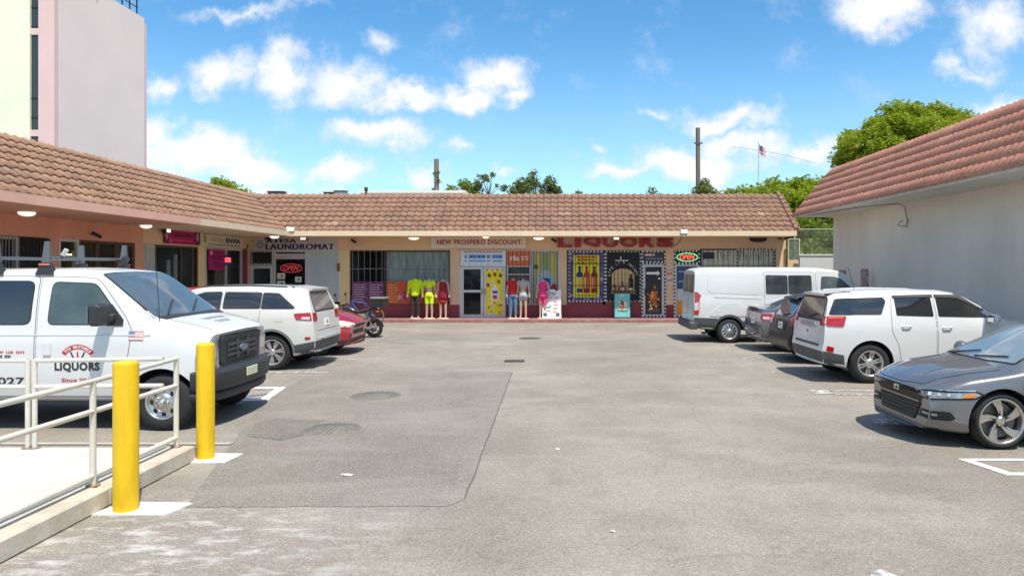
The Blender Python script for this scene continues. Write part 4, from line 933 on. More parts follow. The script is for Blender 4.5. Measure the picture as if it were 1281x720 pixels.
# three bottles poster
def bottle(mb, cx, z0, h, w, y, body, neck, lab, dark, shine=None):
    pr = [(-.5, 0), (.5, 0), (.5, .66), (.42, .74), (.2, .80), (.18, .93), (.24, .93), (.24, 1), (-.24, 1), (-.24, .93), (-.18, .93), (-.2, .80), (-.42, .74), (-.5, .66)]
    quadpts(mb, [(cx+a*w, z0+b*h) for a, b in pr], y, body)
    quadpts(mb, [(cx+a*w, z0+b*h) for a, b in ((.5, .60), (.5, .66), (.42, .74), (.2, .80), (.18, .93), (.24, .93), (.24, 1), (-.24, 1), (-.24, .93), (-.18, .93), (-.2, .80), (-.42, .74), (-.5, .66), (-.5, .60))], y-.001, neck)
    quadpts(mb, [(cx-.42*w, z0+.03*h), (cx+.42*w, z0+.03*h), (cx+.42*w, z0+.17*h), (cx-.42*w, z0+.17*h)], y-.001, dark)
    quadpts(mb, [(cx-.30*w, z0+.2*h), (cx-.12*w, z0+.2*h), (cx-.12*w, z0+.62*h), (cx-.30*w, z0+.58*h)], y-.001, lab)
def tq(mb, x0, x1, z0, z1):
    w = x1-x0
    rect(mb, x0+w*.115, x0+w*.885, z1*.065, z1*.94, -.007, 0)
    for x in (.09,): pass
    scribble(mb, x0+w*.2, x0+w*.82, z1*.885, z1*.92, -.009, 1, rs, .14, .015); scribble(mb, x0+w*.24, x0+w*.76, z1*.825, z1*.86, -.009, 1, rs, .14, .015)
    put_text(mb, 'TEQUILA POWER', x0+w*.2, x0+w*.82, z1*.765, z1*.805, -.009, 2, bold=.03)
    bottle(mb, x0+w*.30, z1*.15, z1*.56, w*.20, -.010, 3, 4, 5, 4); bottle(mb, x0+w*.51, z1*.15, z1*.56, w*.20, -.010, 6, 1, 5, 7); bottle(mb, x0+w*.735, z1*.15, z1*.56, w*.20, -.010, 6, 7, 5, 7)
    scribble(mb, x0+w*.2, x0+w*.8, z1*.095, z1*.115, -.009, 2, rs, .06, .02)
def tqe(mb, x0, x1, z0, z1):
    r_ = random.Random(9); w = x1-x0
    for i in range(46):
        a = r_.random(); b = r_.random(); s = .06
        if r_.random() < .5: a = r_.choice((.05, .95)); 
        else: b = r_.choice((.03, .97))
        quadpts(mb, [(x0+w*a-s, z1*b-s), (x0+w*a+s, z1*b-s*.6), (x0+w*a+s*.7, z1*b+s), (x0+w*a-s, z1*b+s*.6)], -.0055-.00002*i, r_.choice((0, 1, 2, 3)))
sign(FM, 'poster', 'bright yellow poster with one blue and two red bottles behind bars', 'poster', mx_(712.5), mx_(754.5), mz(375.5), mz(315.5), flat((96, 84, 140), .6), y=-.02, d=.006,
     draw=[('border', tqe, [flat((80, 90, 160)), flat((160, 120, 170)), flat((60, 60, 110)), flat((190, 170, 190))]), ('print', tq, [flat((240, 226, 20)), flat((196, 60, 30)), BLK, flat((232, 200, 30)), flat((24, 40, 120)), flat((250, 225, 170)), flat((214, 90, 26)), flat((130, 34, 20))])], bev=0)
# black poster with arch
def bp(mb, x0, x1, z0, z1):
    w = x1-x0; cx = x0+w*.48
    quadpts(mb, [(x0+w*.16, z1*.20), (x0+w*.84, z1*.20)]+[(x0+w*(.5+.34*math.cos(a)), z1*(.52+.14*math.sin(a))) for a in [math.pi*k/12 for k in range(13)]], -.007, 0)
    for i in range(5): rect(mb, x0+w*(.22+.13*i), x0+w*(.23+.13*i), z1*.2, z1*.62, -.0075, 1)
    for i in range(4): rect(mb, x0+w*.16, x0+w*.84, z1*(.27+.09*i), z1*(.274+.09*i), -.0076, 1)
    rect(mb, x0+w*.12, x0+w*.88, z1*.13, z1*.21, -.008, 2)
    bottle(mb, x0+w*.24, z1*.17, z1*.17, w*.13, -.009, 3, 4, 5, 4); ell(mb, x0+w*.48, z1*.24, w*.13, z1*.065, -.0092, 3); ell(mb, x0+w*.48, z1*.24, w*.07, z1*.035, -.0095, 5); rect(mb, x0+w*.455, x0+w*.505, z1*.28, z1*.38, -.0093, 4); ell(mb, x0+w*.48, z1*.385, w*.035, z1*.02, -.0094, 3)
    bottle(mb, x0+w*.74, z1*.20, z1*.34, w*.16, -.0096, 6, 6, 1, 5)
    ell(mb, x0+w*.44, z1*.885, w*.03, z1*.03, -.008, 5); scribble(mb, x0+w*.27, x0+w*.66, z1*.815, z1*.845, -.008, 5, rs, .07, .015)
    arc_text(mb, 'LIFE IS A MELODY', cx+.02, z1*.50, w*.385, math.pi*1.0, 0.05, z1*.055, -.009, 5, bold=.02)
sign(FM, 'poster', 'black poster with white arched lettering over three bottles at a lit window', 'poster', mx_(758.8), mx_(799.8), mz(375.5), mz(315.5), BLK, y=-.02, d=.006, draw=[('print', bp, [flat((222, 190, 132)), flat((120, 96, 60)), flat((150, 104, 50)), flat((176, 84, 36)), flat((110, 44, 22)), flat((238, 225, 200)), flat((20, 22, 20))])], bev=0)
def ts(mb, x0, x1, z0, z1):
    w = x1-x0; rect(mb, x0+w*.06, x0+w*.44, z1*.55, z1*.88, -.008, 0); scribble(mb, x0+w*.1, x0+w*.40, z1*.66, z1*.78, -.009, 1, rs, .06, .01); rect(mb, x0+w*.48, x0+w*.54, z1*.6, z1*.85, -.008, 1); scribble(mb, x0+w*.12, x0+w*.95, z1*.18, z1*.40, -.008, 2, rs, .09, .02)
sign(FM, 'poster', 'small grey notice with a red and white tag above the red framed door', 'poster', mx_(804.8), mx_(830.4), mz(326.8), mz(315.5), flat((62, 66, 74), .6), y=-.025, d=.01, draw=[('print', ts, [flat((206, 120, 120)), WH, flat((120, 130, 140))])], bev=0)
def dp(mb, x0, x1, z0, z1):
    w = x1-x0; r_ = random.Random(21)
    quadpts(mb, [(x0+w*.08, z1*.83), (x0+w*.72, z1*.83), (x0+w*.72, z1*.80), (x0+w*.90, z1*.855), (x0+w*.72, z1*.91), (x0+w*.72, z1*.88), (x0+w*.08, z1*.88)], -.008, 1)
    ell(mb, x0+w*.84, z1*.74, w*.07, z1*.018, -.008, 1)
    for i in range(60):
        a = r_.gauss(.5, .2); b = abs(r_.gauss(.16, .16)); s = r_.uniform(.03, .08)
        if .02 < a < .92 and .03 < b < .55: ell(mb, x0+w*a, z1*(b+.05), w*s, z1*s*.35, -.009-.0001*i, r_.choice((2, 3, 4, 5)), 7)
    ell(mb, x0+w*.5, z1*.36, w*.22, z1*.14, -.0085, 5); bottle(mb, x0+w*.5, z1*.24, z1*.38, w*.30, -.018, 3, 4, 2, 5)
    for i in range(3): scribble(mb, x0+w*.15, x0+w*.85, z1*(.03+.03*i), z1*(.042+.03*i), -.009, 6, rs, .05, .02)
sign(FM, 'poster', 'tall dark poster with an amber bottle and white arrow filling the red framed door', 'poster', mx_(807), mx_(828), mz(392), mz(333), flat((46, 42, 44), .6), y=.005, d=.01, draw=[('print', dp, [WH, WH, flat((244, 214, 130)), flat((200, 110, 40)), flat((110, 50, 20)), flat((160, 84, 34)), flat((150, 150, 140))])], bev=0)
# neon signs: tubes
def neon(frame, label, x0, x1, z0, z1, back, txtm, ringm, y, shear=.3, boardpart=True):
    def bd(mb, a, b, c, d): put_text(mb, 'OPEN', a+(b-a)*.17, b-(b-a)*.17, d*.26, d*.76, -.03, 0, .015, bold=.01, shear=shear)
    dr = [('lettering', bd, txtm)]
    t = sign(frame, 'neon_sign', label, 'neon sign', x0, x1, z0, z1, back, y=y, d=.02, draw=dr)
    if ringm:
        cx, cz = 0, (z1-z0)/2; rx, rz_ = (x1-x0)*.45, (z1-z0)*.42
        obj('tube_ring', MB().tube([(cx+rx*math.cos(a), -.025, cz+rz_*math.sin(a)) for a in [2*math.pi*k/28 for k in range(29)]], .016, 6), ringm, t)
    return t
NR = mat('neon_red', (.8, .1, .08), .4, emit=(1, .10, .06), estr=.75); NG = mat('neon_green', (.3, .8, .4), .4, emit=(.25, .95, .45), estr=.5)
NRD = mat('neon_dim_red', (.45, .06, .06), .4, emit=(.9, .08, .08), estr=.14)
neon(FM, 'green ringed neon sign with red letters reading OPEN, above the liquor door', mx_(845), mx_(873.8), mz(327.5), mz(315.5), flat((26, 62, 40), .6), NR, NG, -.03)
neon(FM, 'dim red neon sign reading OPEN in the laundromat window', mx_(349.5), mx_(379), mz(341.5), mz(329), None, NRD, NRD, .02)
neon(FL, 'small blue panel with red neon letters reading OPEN by the magenta poster', lx(277.9), lx(288.5), 2.24, 2.62, flat((32, 44, 150), .5), NR, None, -.03, shear=0)
# paper notices in the laundromat
for x0, x1, y0, y1, lab in ((346.5, 356.5, 349, 341.5, 'upper of the two cream notices taped in the laundromat window'), (346.5, 356.5, 358.5, 351, 'lower of the two cream notices taped in the laundromat window'), (369, 377, 353, 346, 'single small white notice low in the laundromat window'),):
    sign(FM, 'notice', lab, 'notice', mx_(x0), mx_(x1), mz(y0), mz(y1), flat((226, 222, 205), .6), y=.015, d=.004, bev=0, draw=[('print', lambda mb, a, b, c, d: (ell(mb, a+(b-a)*.6, d*.55, .05, .05, -.006, 0), scribble(mb, a+.03, b-.04, d*.12, d*.2, -.006, 1, rs, .06, .02)), [flat((110, 130, 120)), flat((150, 120, 110))])])
sign(FM, 'valance', 'white strip of blind across the top of the laundromat window', 'blind', mx_(344.5), mx_(382.5), mz(324), mz(317), flat((190, 182, 180), .6), y=.022, d=.004, bev=0)
sign(FM, 'alarm_box', 'small brown alarm box on the yellow pillar beside the laundromat', 'alarm', mx_(422.5), mx_(425.3), mz(339), mz(329.5), flat((140, 70, 48), .6), y=-.10, d=.08)
# blue posters in the last door, small wall notices
def bl(mb, x0, x1, z0, z1):
    w = x1-x0; scribble(mb, x0+w*.1, x0+w*.8, z1*.72, z1*.77, -.008, 0, rs, .1, .02); rect(mb, x0+w*.45, x0+w*.8, z1*.52, z1*.62, -.008, 0); scribble(mb, x0+w*.1, x0+w*.9, z1*.28, z1*.32, -.008, 0, rs, .1, .02)
sign(FM, 'poster', 'navy blue poster in the last door behind the white cargo van', 'poster', mx_(846.5), mx_(872), mz(360), mz(332.5), flat((62, 78, 126), .6), y=.01, d=.01, draw=[('print', bl, [flat((200, 208, 225))])], bev=0)
sign(FM, 'poster', 'orange and white poster low in the last door under the navy one', 'poster', mx_(847), mx_(872), mz(397), mz(361), flat((196, 205, 200), .6), y=.012, d=.01, draw=[('print', lambda mb, a, b, c, d: (rect(mb, a, a+(b-a)*.4, 0, d*.6, -.008, 0), ell(mb, a+(b-a)*.6, d*.5, .2, .2, -.009, 1)), [flat((225, 150, 50)), flat((120, 160, 150))])], bev=0)
sign(FM, 'notice', 'small notice with red marks on the pillar between the two liquor doors', 'notice', mx_(833.8), mx_(842), mz(356), mz(333), flat((224, 196, 176), .7), y=-.012, d=.006, bev=0, draw=[('print', lambda mb, a, b, c, d: (rect(mb, a+.03, a+.12, d*.55, d*.66, -.006, 0), rect(mb, a+.16, a+.22, d*.55, d*.66, -.006, 0), scribble(mb, a+.02, b-.02, d*.2, d*.3, -.006, 1, rs, .05, .02), scribble(mb, a+.02, b-.02, d*.78, d*.84, -.006, 1, rs, .05, .02)), [REDP, flat((150, 120, 130))])])
def wl3(mb, x0, x1, z0, z1):
    put_text(mb, 'WE', x0+.05, x0+.5, .05, .35, -.006, 0)
sign(FM, 'screen_panel', 'small navy panel behind the bars of the end window', 'panel', mx_(879), mx_(893.5), mz(323.5), mz(315.5), flat((48, 50, 70), .5), y=-.02, d=.03)
def glyphs(mb, x0, x1, z0, z1, mi):
    r_ = random.Random(2); x = x0
    while x < x1-.12:
        w = r_.uniform(.10, .16)
        rect(mb, x, x+.022, z0, z1, -.006, mi)
        k = r_.randint(0, 2)
        if k != 1: rect(mb, x, x+w, z1-.025, z1, -.006, mi)
        if k != 0: rect(mb, x+.022, x+w, (z0+z1)/2, (z0+z1)/2+.022, -.006, mi)
        rect(mb, x+w-.02, x+w, z0+(.1 if k == 0 else 0), z1-(.1 if k == 1 else 0), -.006, mi); x += w+.07
for a, b, lab in ((897, 919, 'faint grey painted print on the end window, part beside the navy panel'), (926, 962, 'faint dark painted print on the end window, part nearest the wall corner')):
    sign(FM, 'window_lettering', lab, 'lettering', mx_(a), mx_(b), mz(325), mz(314.5), None, y=.02, draw=[('lettering', lambda mb, x0, x1, z0, z1: glyphs(mb, x0, x1, z0, z1, 0), [flat((104, 100, 88), .8)])])
# ---- lamps, floodlights, cameras, grille
def dome(frame, x, y, z, label, r=.17):
    o, rz = frame; loc = Vector(o)+Matrix.Rotation(rz, 3, 'Z') @ Vector((x, y, z)); t = thing('soffit_lamp', label, 'lamp', loc, rz, 'round lamps under the eaves')
    obj('base', MB().lathe([(r*.9, -.02), (r*.95, -.05), (.001, -.05)], n=20), flat((200, 196, 188), .5), t)
    obj('lamp_shade', MB().lathe([(r*.9, -.045), (r, -.07), (r*.86, -.11), (r*.5, -.14), (.001, -.15)], n=24), M_FIX, t)
dome(FM, mx_(519)*.98, -.8, ZS+.02, 'round white lamp under the eave left of the discount sign', .22)
dome(FM, mx_(674)*.98, -.8, ZS+.02, 'round white lamp under the eave between the two big signs', .22)
dome(FM, mx_(609)*.98, -1.0, ZS+.07, 'round white lamp under the eave above the discount sign', .14)
dome(FM, -10.75, -1.85, ZS+.03, 'round white lamp in the corner where the two eaves meet', .18)
dome(FL, 15.6, -1.1, ZS+.02, 'round rusty white lamp under the salmon eave above the barred windows', .17)
dome(FL, 20.3, -1.0, ZS+.02, 'round white lamp under the salmon eave above the pillar by the gate', .16)
def flood(x, y, z, label, s=1.):
    t = thing('floodlight', label, 'floodlight', (x, y, z))
    obj('housing', MB().box(-.16*s, .16*s, -.05, .05, -.08*s, .10*s, bev=.02), flat((190, 184, 172), .5), t)
    obj('lens', MB().box(-.13*s, .13*s, -.058, -.05, -.05*s, .07*s), M_FIX, t); obj('bracket', MB().box(-.03, .03, -.02, .06, -.16, -.08), flat((215, 205, 190), .5), t)
flood(mx_(363.5)*27.6/29.2, YE-.10, 2.1+(VY-287)*27.6/F, 'twin head white floodlight on the cream fascia above the laundromat', 1.0)
flood(mx_(855.5)*27.6/29.2, YE-.10, 2.1+(VY-290)*27.6/F, 'white floodlight on the cream fascia right of the LiQUORS letters', .9)
for x, y, z, rz, lab in ((mx_(381), YW-.17, mz(298), 0, 'square white sensor box over the laundromat lettering'), (mx_(770.5), YW-.22, mz(297.8), 0, 'square white box lamp between letters of the LiQUORS sign'), (XW+.25, lx(201), 3.32, R(90), 'square white box lamp with black rim beside the magenta banner')):
    t = thing('box_lamp', lab, 'lamp', (x, y, z), rz); obj('housing', MB().box(-.14, .14, 0, .15, -.10, .13, bev=.01), flat((60, 58, 56), .5), t); obj('lens', MB().box(-.11, .11, -.01, 0, -.07, .10), M_FIX, t)
for fr, x, z, lab in ((FM, mx_(443.5), mz(301.5), 'small black camera on the tan wall above the barred window'), (FM, mx_(693), mz(300.5), 'small black camera beside the letter L of the liquor sign'), (FL, lx(114), 3.02, 'small black camera on the salmon wall above the shop door'), (FM, mx_(972.5), mz(297), 'tiny black camera at the end of the tan wall')):
    o_, rz = fr; loc = Vector(o_)+Matrix.Rotation(rz, 3, 'Z') @ Vector((x, 0, z)); t = thing('security_camera', lab, 'camera', loc, rz)
    obj('bracket', MB().tube([(0, 0, 0), (0, -.12, 0)], .022, 8), flat((180, 150, 130), .5), t); obj('camera_body', MB().tube([(-.10, -.10, .05), (.10, -.20, -.06)], [.045, .05], 10), M_BLK, t)
gl = thing('vent_grille', 'dark oval vent grille high on the tan wall near its end', 'vent', (mx_(948), YW, mz(297)))
pts = [(.36*math.cos(a)*(abs(math.cos(a))**-.25 if abs(math.cos(a)) > .05 else 1), .19*math.sin(a)*(abs(math.sin(a))**-.25 if abs(math.sin(a)) > .05 else 1)) for a in [2*math.pi*(k+.5)/20 for k in range(20)]]
obj('housing', MB().prism(pts, -.06, .0), flat((44, 34, 32), .6), gl)
for i in range(5): obj('louvre', MB().box(-.27, .27, -.075, -.055, -.13+.06*i, -.105+.06*i), flat((70, 58, 54), .6), gl)
cab = thing('wall_cable', 'black cable looping from the fascia floodlight down the tan wall', 'cable', (mx_(855), YW, mz(296)))
obj('cable', MB().tube([(0, -1.4, .15), (-.05, -.3, .12), (-.12, -.03, -.1), (-.25, -.02, -.32), (-.55, -.02, -.45)], .012, 5), M_BLK, cab)
obj('cable', MB().tube([(0, -1.4, .15), (.5, -.3, .05), (1.3, -.03, .02), (2.3, -.02, .0), (3.6, -.02, .02)], .01, 5), M_BLK, cab)
cv = thing('wall_cable', 'short black cable hanging on the wall between the envia and laundromat signs', 'cable', (XW+.04, lx(306), 2.85))
obj('cable', MB().tube([(0, .25, .30), (.02, .1, .06), (0, -.25, 0)], .02, 6), M_BLK, cv)
# ================================================================ sandwich boards
def aboard(x, y, w, h, label, front, draw, ms, rz=0., lean=.16, leg=True, hinge=False):
    t = thing('sandwich_board', label, 'sandwich board', (x, y, SL), rz)
    import math as _m
    for s, nm in ((-1, 'front_panel'), (1, 'back_panel')):
        p = obj(nm, MB().box(-w/2, w/2, -.012, .012, 0, h, bev=.006), front, t, rot=(-s*-lean if False else (-lean if s < 0 else lean), 0, 0), loc=(0, s*h*math.sin(lean), 0))
        if s < 0:
            mb = MB(); draw(mb, -w/2, w/2, 0, h); obj('print', mb, ms, p, loc=(0, -.012, 0))
    if hinge:
        for sx in (-1, 1): obj('hinge', MB().box(sx*w*.25-.05, sx*w*.25+.05, -.04, .04, h*math.cos(lean)-.05, h*math.cos(lean)+.03, bev=.01), M_BLK, t)
    return t
def wb_(mb, x0, x1, z0, z1):
    w = x1-x0
    for z, a, b, mi in ((.86, .35, .72, 0), (.80, .45, .68, 0), (.70, .14, .30, 1), (.70, .36, .56, 1), (.70, .62, .85, 1), (.52, .1, .3, 0), (.55, .62, .8, 1), (.42, .12, .45, 2), (.44, .6, .85, 1), (.32, .6, .85, 1), (.24, .2, .45, 0), (.2, .6, .8, 1)):
        scribble(mb, x0+w*a, x0+w*b, z1*z, z1*(z+.045), -.003, mi, rs, .05, .015)
    ell(mb, x0+w*.3, z1*.42, w*.17, z1*.07, -.002, 0); ell(mb, x0+w*.3, z1*.44, w*.11, z1*.04, -.0035, 3)
    for a in (.16, .84): rect(mb, x0+w*(a-.09), x0+w*(a+.09), z1*.08, z1*.19, -.003, 4); rect(mb, x0+w*(a-.05), x0+w*(a+.05), z1*.11, z1*.16, -.004, 0)
aboard((690.5-VX)*28.6/F, 28.75, .74, 1.17, 'white folding sandwich board with blue and red print beside the pink mannequin', flat((236, 234, 228), .5), wb_, [flat((92, 130, 170)), flat((214, 120, 110)), flat((130, 170, 200)), flat((220, 230, 236)), flat((50, 56, 60))], rz=-.12, hinge=True)
def tb_(mb, x0, x1, z0, z1):
    w = x1-x0; rect(mb, x0+.04, x1-.04, .05, z1-.05, -.002, 0); r_ = random.Random(8); scribble(mb, x0+w*.35, x0+w*.62, z1*.86, z1*.90, -.004, 1, rs, .05, .01)
    ell(mb, x0+w*.5, z1*.50, w*.27, z1*.22, -.003, 1)
    for i in range(26):
        a = r_.uniform(0, 6.28); q = r_.uniform(.5, 1); ell(mb, x0+w*(.5+.28*q*math.cos(a)), z1*(.5+.23*q*math.sin(a)), w*.06, z1*.03, -.004-.0001*i, r_.choice((2, 3, 4)), 6)
    bottle(mb, x0+w*.5, z1*.34, z1*.36, w*.2, -.008, 5, 6, 1, 2); scribble(mb, x0+w*.22, x0+w*.8, z1*.26, z1*.30, -.008, 6, rs, .07, .01); scribble(mb, x0+w*.4, x0+w*.65, z1*.12, z1*.135, -.008, 1, rs, .04, .01)
aboard((778.5-VX)*28.8/F, 28.85, .68, 1.04, 'teal sandwich board with a bottle picture under the black poster', flat((58, 64, 66), .5), tb_, [flat((112, 196, 192)), flat((232, 226, 200)), flat((200, 150, 110)), flat((120, 130, 60)), flat((220, 190, 90)), flat((190, 100, 90)), flat((60, 60, 50))], lean=.09)
# ================================================================ shop mannequins (headless)
def loft(mb, rings, n=14, mi=0, cap=True):
    """rings: (cx, cy, z, rx, ry)"""
    vs = [(cx+rx*math.cos(2*math.pi*k/n), cy+ry*math.sin(2*math.pi*k/n), z) for cx, cy, z, rx, ry in rings for k in range(n)]; fs = []
    for i in range(len(rings)-1):
        for k in range(n): fs.append((i*n+k, i*n+(k+1) % n, (i+1)*n+(k+1) % n, (i+1)*n+k))
    if cap: fs += [tuple(range(n))[::-1], tuple(range((len(rings)-1)*n, len(rings)*n))]
    return mb.add(vs, fs, mi, True)
def body_skin(H=1.70, male=False, hip=0., stance=.09, arms='down'):
    """one continuous body grown from a joint skeleton, pelvis first"""
    s = H/1.50     # neck height 1.50 for a 1.75 figure
    J = [(0, 0, .92, .13, .10), (0, 0, 1.08, .105, .085), (0, -.01, 1.24, .13, .095), (0, 0, 1.38, .115, .075), (0, 0, 1.46, .05, .05), (0, 0, 1.52, .046, .046)]
    if male: J = [(0, 0, .92, .135, .10), (0, 0, 1.08, .13, .095), (0, -.01, 1.24, .155, .11), (0, 0, 1.38, .14, .085), (0, 0, 1.46, .055, .055), (0, 0, 1.52, .052, .052)]
    E = [(0, 1), (1, 2), (2, 3), (3, 4), (4, 5)]
    for sx in (-1, 1):
        k = len(J); w = stance
        J += [(sx*.085+hip, 0, .84, .082, .085), (sx*(w), -.012, .50, .052, .056), (sx*(w+.005), .015, .30, .046, .052), (sx*(w+.01), .01, .10, .030, .034), (sx*(w+.015), -.02, .045, .032, .03), (sx*(w+.03), -.13, .03, .034, .018)]
        E += [(0, k)]+[(k+i, k+i+1) for i in range(5)]
        k = len(J); a = .20 if male else .165
        J += [(sx*(a-.04), 0, 1.385, .05, .05), (sx*(a+.015), 0, 1.36, .045, .048), (sx*(a+.05), .02, 1.10, .034, .036), (sx*(a+.075), -.03, .90, .024, .028), (sx*(a+.078), -.05, .86, .022, .03), (sx*(a+.075), -.07, .79, .015, .028)]
        E += [(3, k)]+[(k+i, k+i+1) for i in range(5)]
    me = bpy.data.meshes.new('skin'); me.from_pydata([(x*s, y*s, z*s) for x, y, z, _, _ in J], E, [])
    o = bpy.data.objects.new('skin', me); COL.objects.link(o); md = o.modifiers.new('s', 'SKIN')
    for v, j in zip(me.skin_vertices[0].data, J): v.radius = (j[3]*s, j[4]*s)
    me.skin_vertices[0].data[0].use_root = True; md.use_smooth_shade = True
    o.modifiers.new('sub', 'SUBSURF').levels = 1
    dg = bpy.context.evaluated_depsgraph_get(); dg.update(); out = bpy.data.meshes.new_from_object(o.evaluated_get(dg))
    out.polygons.foreach_set('use_smooth', [True]*len(out.polygons)); bpy.data.objects.remove(o); return out, s
SKIN = mat('mannequin_skin', (.62, .40, .29), .45, var=.03)
_B = {}
def mannequin(px, Y, label, H, male, clothes, rz=0., stance=.09):
    k = (H, male, stance)
    if k not in _B: _B[k] = body_skin(H, male, stance=stance)
    me, s = _B[k]; t = thing('mannequin', label, 'mannequin', ((px-VX)*Y/F, Y, SL), rz, 'clothed mannequins outside the shops')
    obj('body', me, SKIN, t)
    obj('stand', MB().lathe([(.20, 0), (.20, .02), (.18, .03), (.001, .03)], n=24, sx=1.15, sy=.8), flat((226, 205, 190), .4), t)
    for nm, m, parts in clothes:
        mb = MB()
        for kind, rings in parts:
            rr_ = [(a*s, b*s, z*s, rx*s, ry*s) for a, b, z, rx, ry in rings]
            if kind == 'tube':   # limb sleeve through given centres
                mb.tube([(a, b, z) for a, b, z, _, _ in rr_], [(rx, ry) for _, _, _, rx, ry in rr_], 12)
            else: loft(mb, rr_)
        obj(nm, mb, m, t)
    return t
def sleeves(a, z1, male, r=.052, ln=1.):
    out = []
    for sx in (-1, 1):
        pts = [(sx*(a-.05), 0, 1.405, r+.012, r+.012), (sx*(a+.015), 0, 1.37, r+.008, r+.006), (sx*(a+.052), .02, 1.10, r-.006, r-.004), (sx*(a+.077), -.03, .90, r-.016, r-.014)]
        n = {3: 4, 2: 3, 1: 2}[ln]; p = pts[:n]
        if ln == 1: p = pts[:2]+[(sx*(a+.03), .008, 1.26, r+.004, r+.004)]
        out.append(('tube', p))
    return out
def torso(z0, z1, w0, male, flare=0., crop=False):
    base = [(1.47, .055, .05), (1.445, .085, .06), (1.41, .145, .08), (1.36, .165, .095), (1.26, .158, .115), (1.16, .135, .105), (1.08, .122, .10), (1.0, .140, .11), (.92, .160, .118), (.84, .165, .12), (.70, .165, .12)]
    if male: base = [(1.48, .06, .055), (1.455, .10, .065), (1.42, .175, .09), (1.36, .20, .11), (1.26, .195, .125), (1.12, .175, .12), (1.0, .165, .12), (.90, .165, .12), (.84, .17, .12)]
    return [('loft', [(0, 0, z, rx+flare*max(0, 1.1-z), ry) for z, rx, ry in base if z0 <= z <= z1][::-1])]
def legs(z0, r_, w=.09, top=.93):
    out = [('loft', [(0, 0, .80, .165, .115), (0, 0, .88, .168, .12), (0, 0, top, .15, .11), (0, 0, top+.05, .135, .105)])]
    for sx in (-1, 1):
        pts = [(sx*.083, 0, .86, .092, .10), (sx*.086, 0, .70, .082, .088), (sx*w, -.012, .50, .060+r_, .064+r_), (sx*(w+.005), .012, .30, .052+r_, .058+r_), (sx*(w+.01), .01, .12, .040+r_, .046+r_)]
        out.append(('tube', [p for p in pts if p[2] >= z0]+([] if z0 < .2 else [(sx*(.088), -.006, z0, .072, .078)])))
    return out
LIME = mat('lime_fabric', lin((214, 240, 20)), .8, var=.12, vscale=14, bump=.4, bscale=18); DGR = mat('dark_trousers', lin((58, 50, 46)), .85, var=.3, vscale=12)
CRIM = mat('crimson_fabric', lin((150, 18, 40)), .8, var=.2, vscale=12, bump=.4, bscale=16); RTEE = mat('red_fabric', lin((206, 26, 34)), .8, var=.15, vscale=12, bump=.4, bscale=16)
DEN = mat('blue_denim', lin((112, 146, 176)), .85, col2=lin((72, 104, 140)), vscale=9, bump=.3); DENL = mat('pale_denim', lin((176, 186, 196)), .85, var=.15, vscale=14); GTEE = mat('grey_fabric', lin((186, 172, 170)), .85, var=.15, vscale=14); PNK = mat('hot_pink_fabric', lin((240, 44, 138)), .75, var=.12, vscale=14, bump=.4, bscale=16)
mannequin(519.5, 28.62, 'tall headless mannequin in lime green long sleeved top and dark trousers', 1.60, True, [('trousers', DGR, legs(.1, .012, .10)), ('jumper', LIME, torso(.84, 1.5, 0, True)+sleeves(.20, 0, True, .056, 3))], stance=.10)
mannequin(537, 28.58, 'headless mannequin in lime green crop top and matching shorts', 1.58, False, [('shorts', LIME, legs(.56, .01)), ('crop_top', LIME, torso(1.14, 1.42, 0, False)+sleeves(.165, 0, False, .05, 1))])
mannequin(554.3, 28.60, 'headless mannequin in a sleeveless crimson dress left of the double door', 1.56, False, [('dress', CRIM, torso(.68, 1.42, 0, False)+[('loft', [(0, 0, .56, .135, .10), (0, 0, .70, .165, .12)])])])
mannequin(641.8, 28.62, 'headless mannequin in red tee and blue jeans right of the double door', 1.58, False, [('jeans', DEN, legs(.1, .006)), ('tee', RTEE, torso(.92, 1.46, 0, False, .15)+sleeves(.165, 0, False, .058, 1))], rz=.12)
mannequin(654.5, 28.58, 'headless mannequin in pale grey crop tee and light denim shorts', 1.57, False, [('shorts', DENL, legs(.70, .012)), ('crop_tee', GTEE, torso(1.16, 1.46, 0, False)+sleeves(.165, 0, False, .055, 1))], rz=-.1)
mannequin(679, 28.66, 'headless mannequin in hot pink top and skirt behind the white board', 1.56, False, [('skirt', PNK, [('loft', [(0, 0, .80, .19, .135), (0, 0, .88, .175, .125), (0, 0, .97, .15, .11)])]), ('tank_top', PNK, torso(.98, 1.42, 0, False)), ('tights', mat('pink_tights', lin((226, 90, 130)), .7), legs(.56, -.004))])
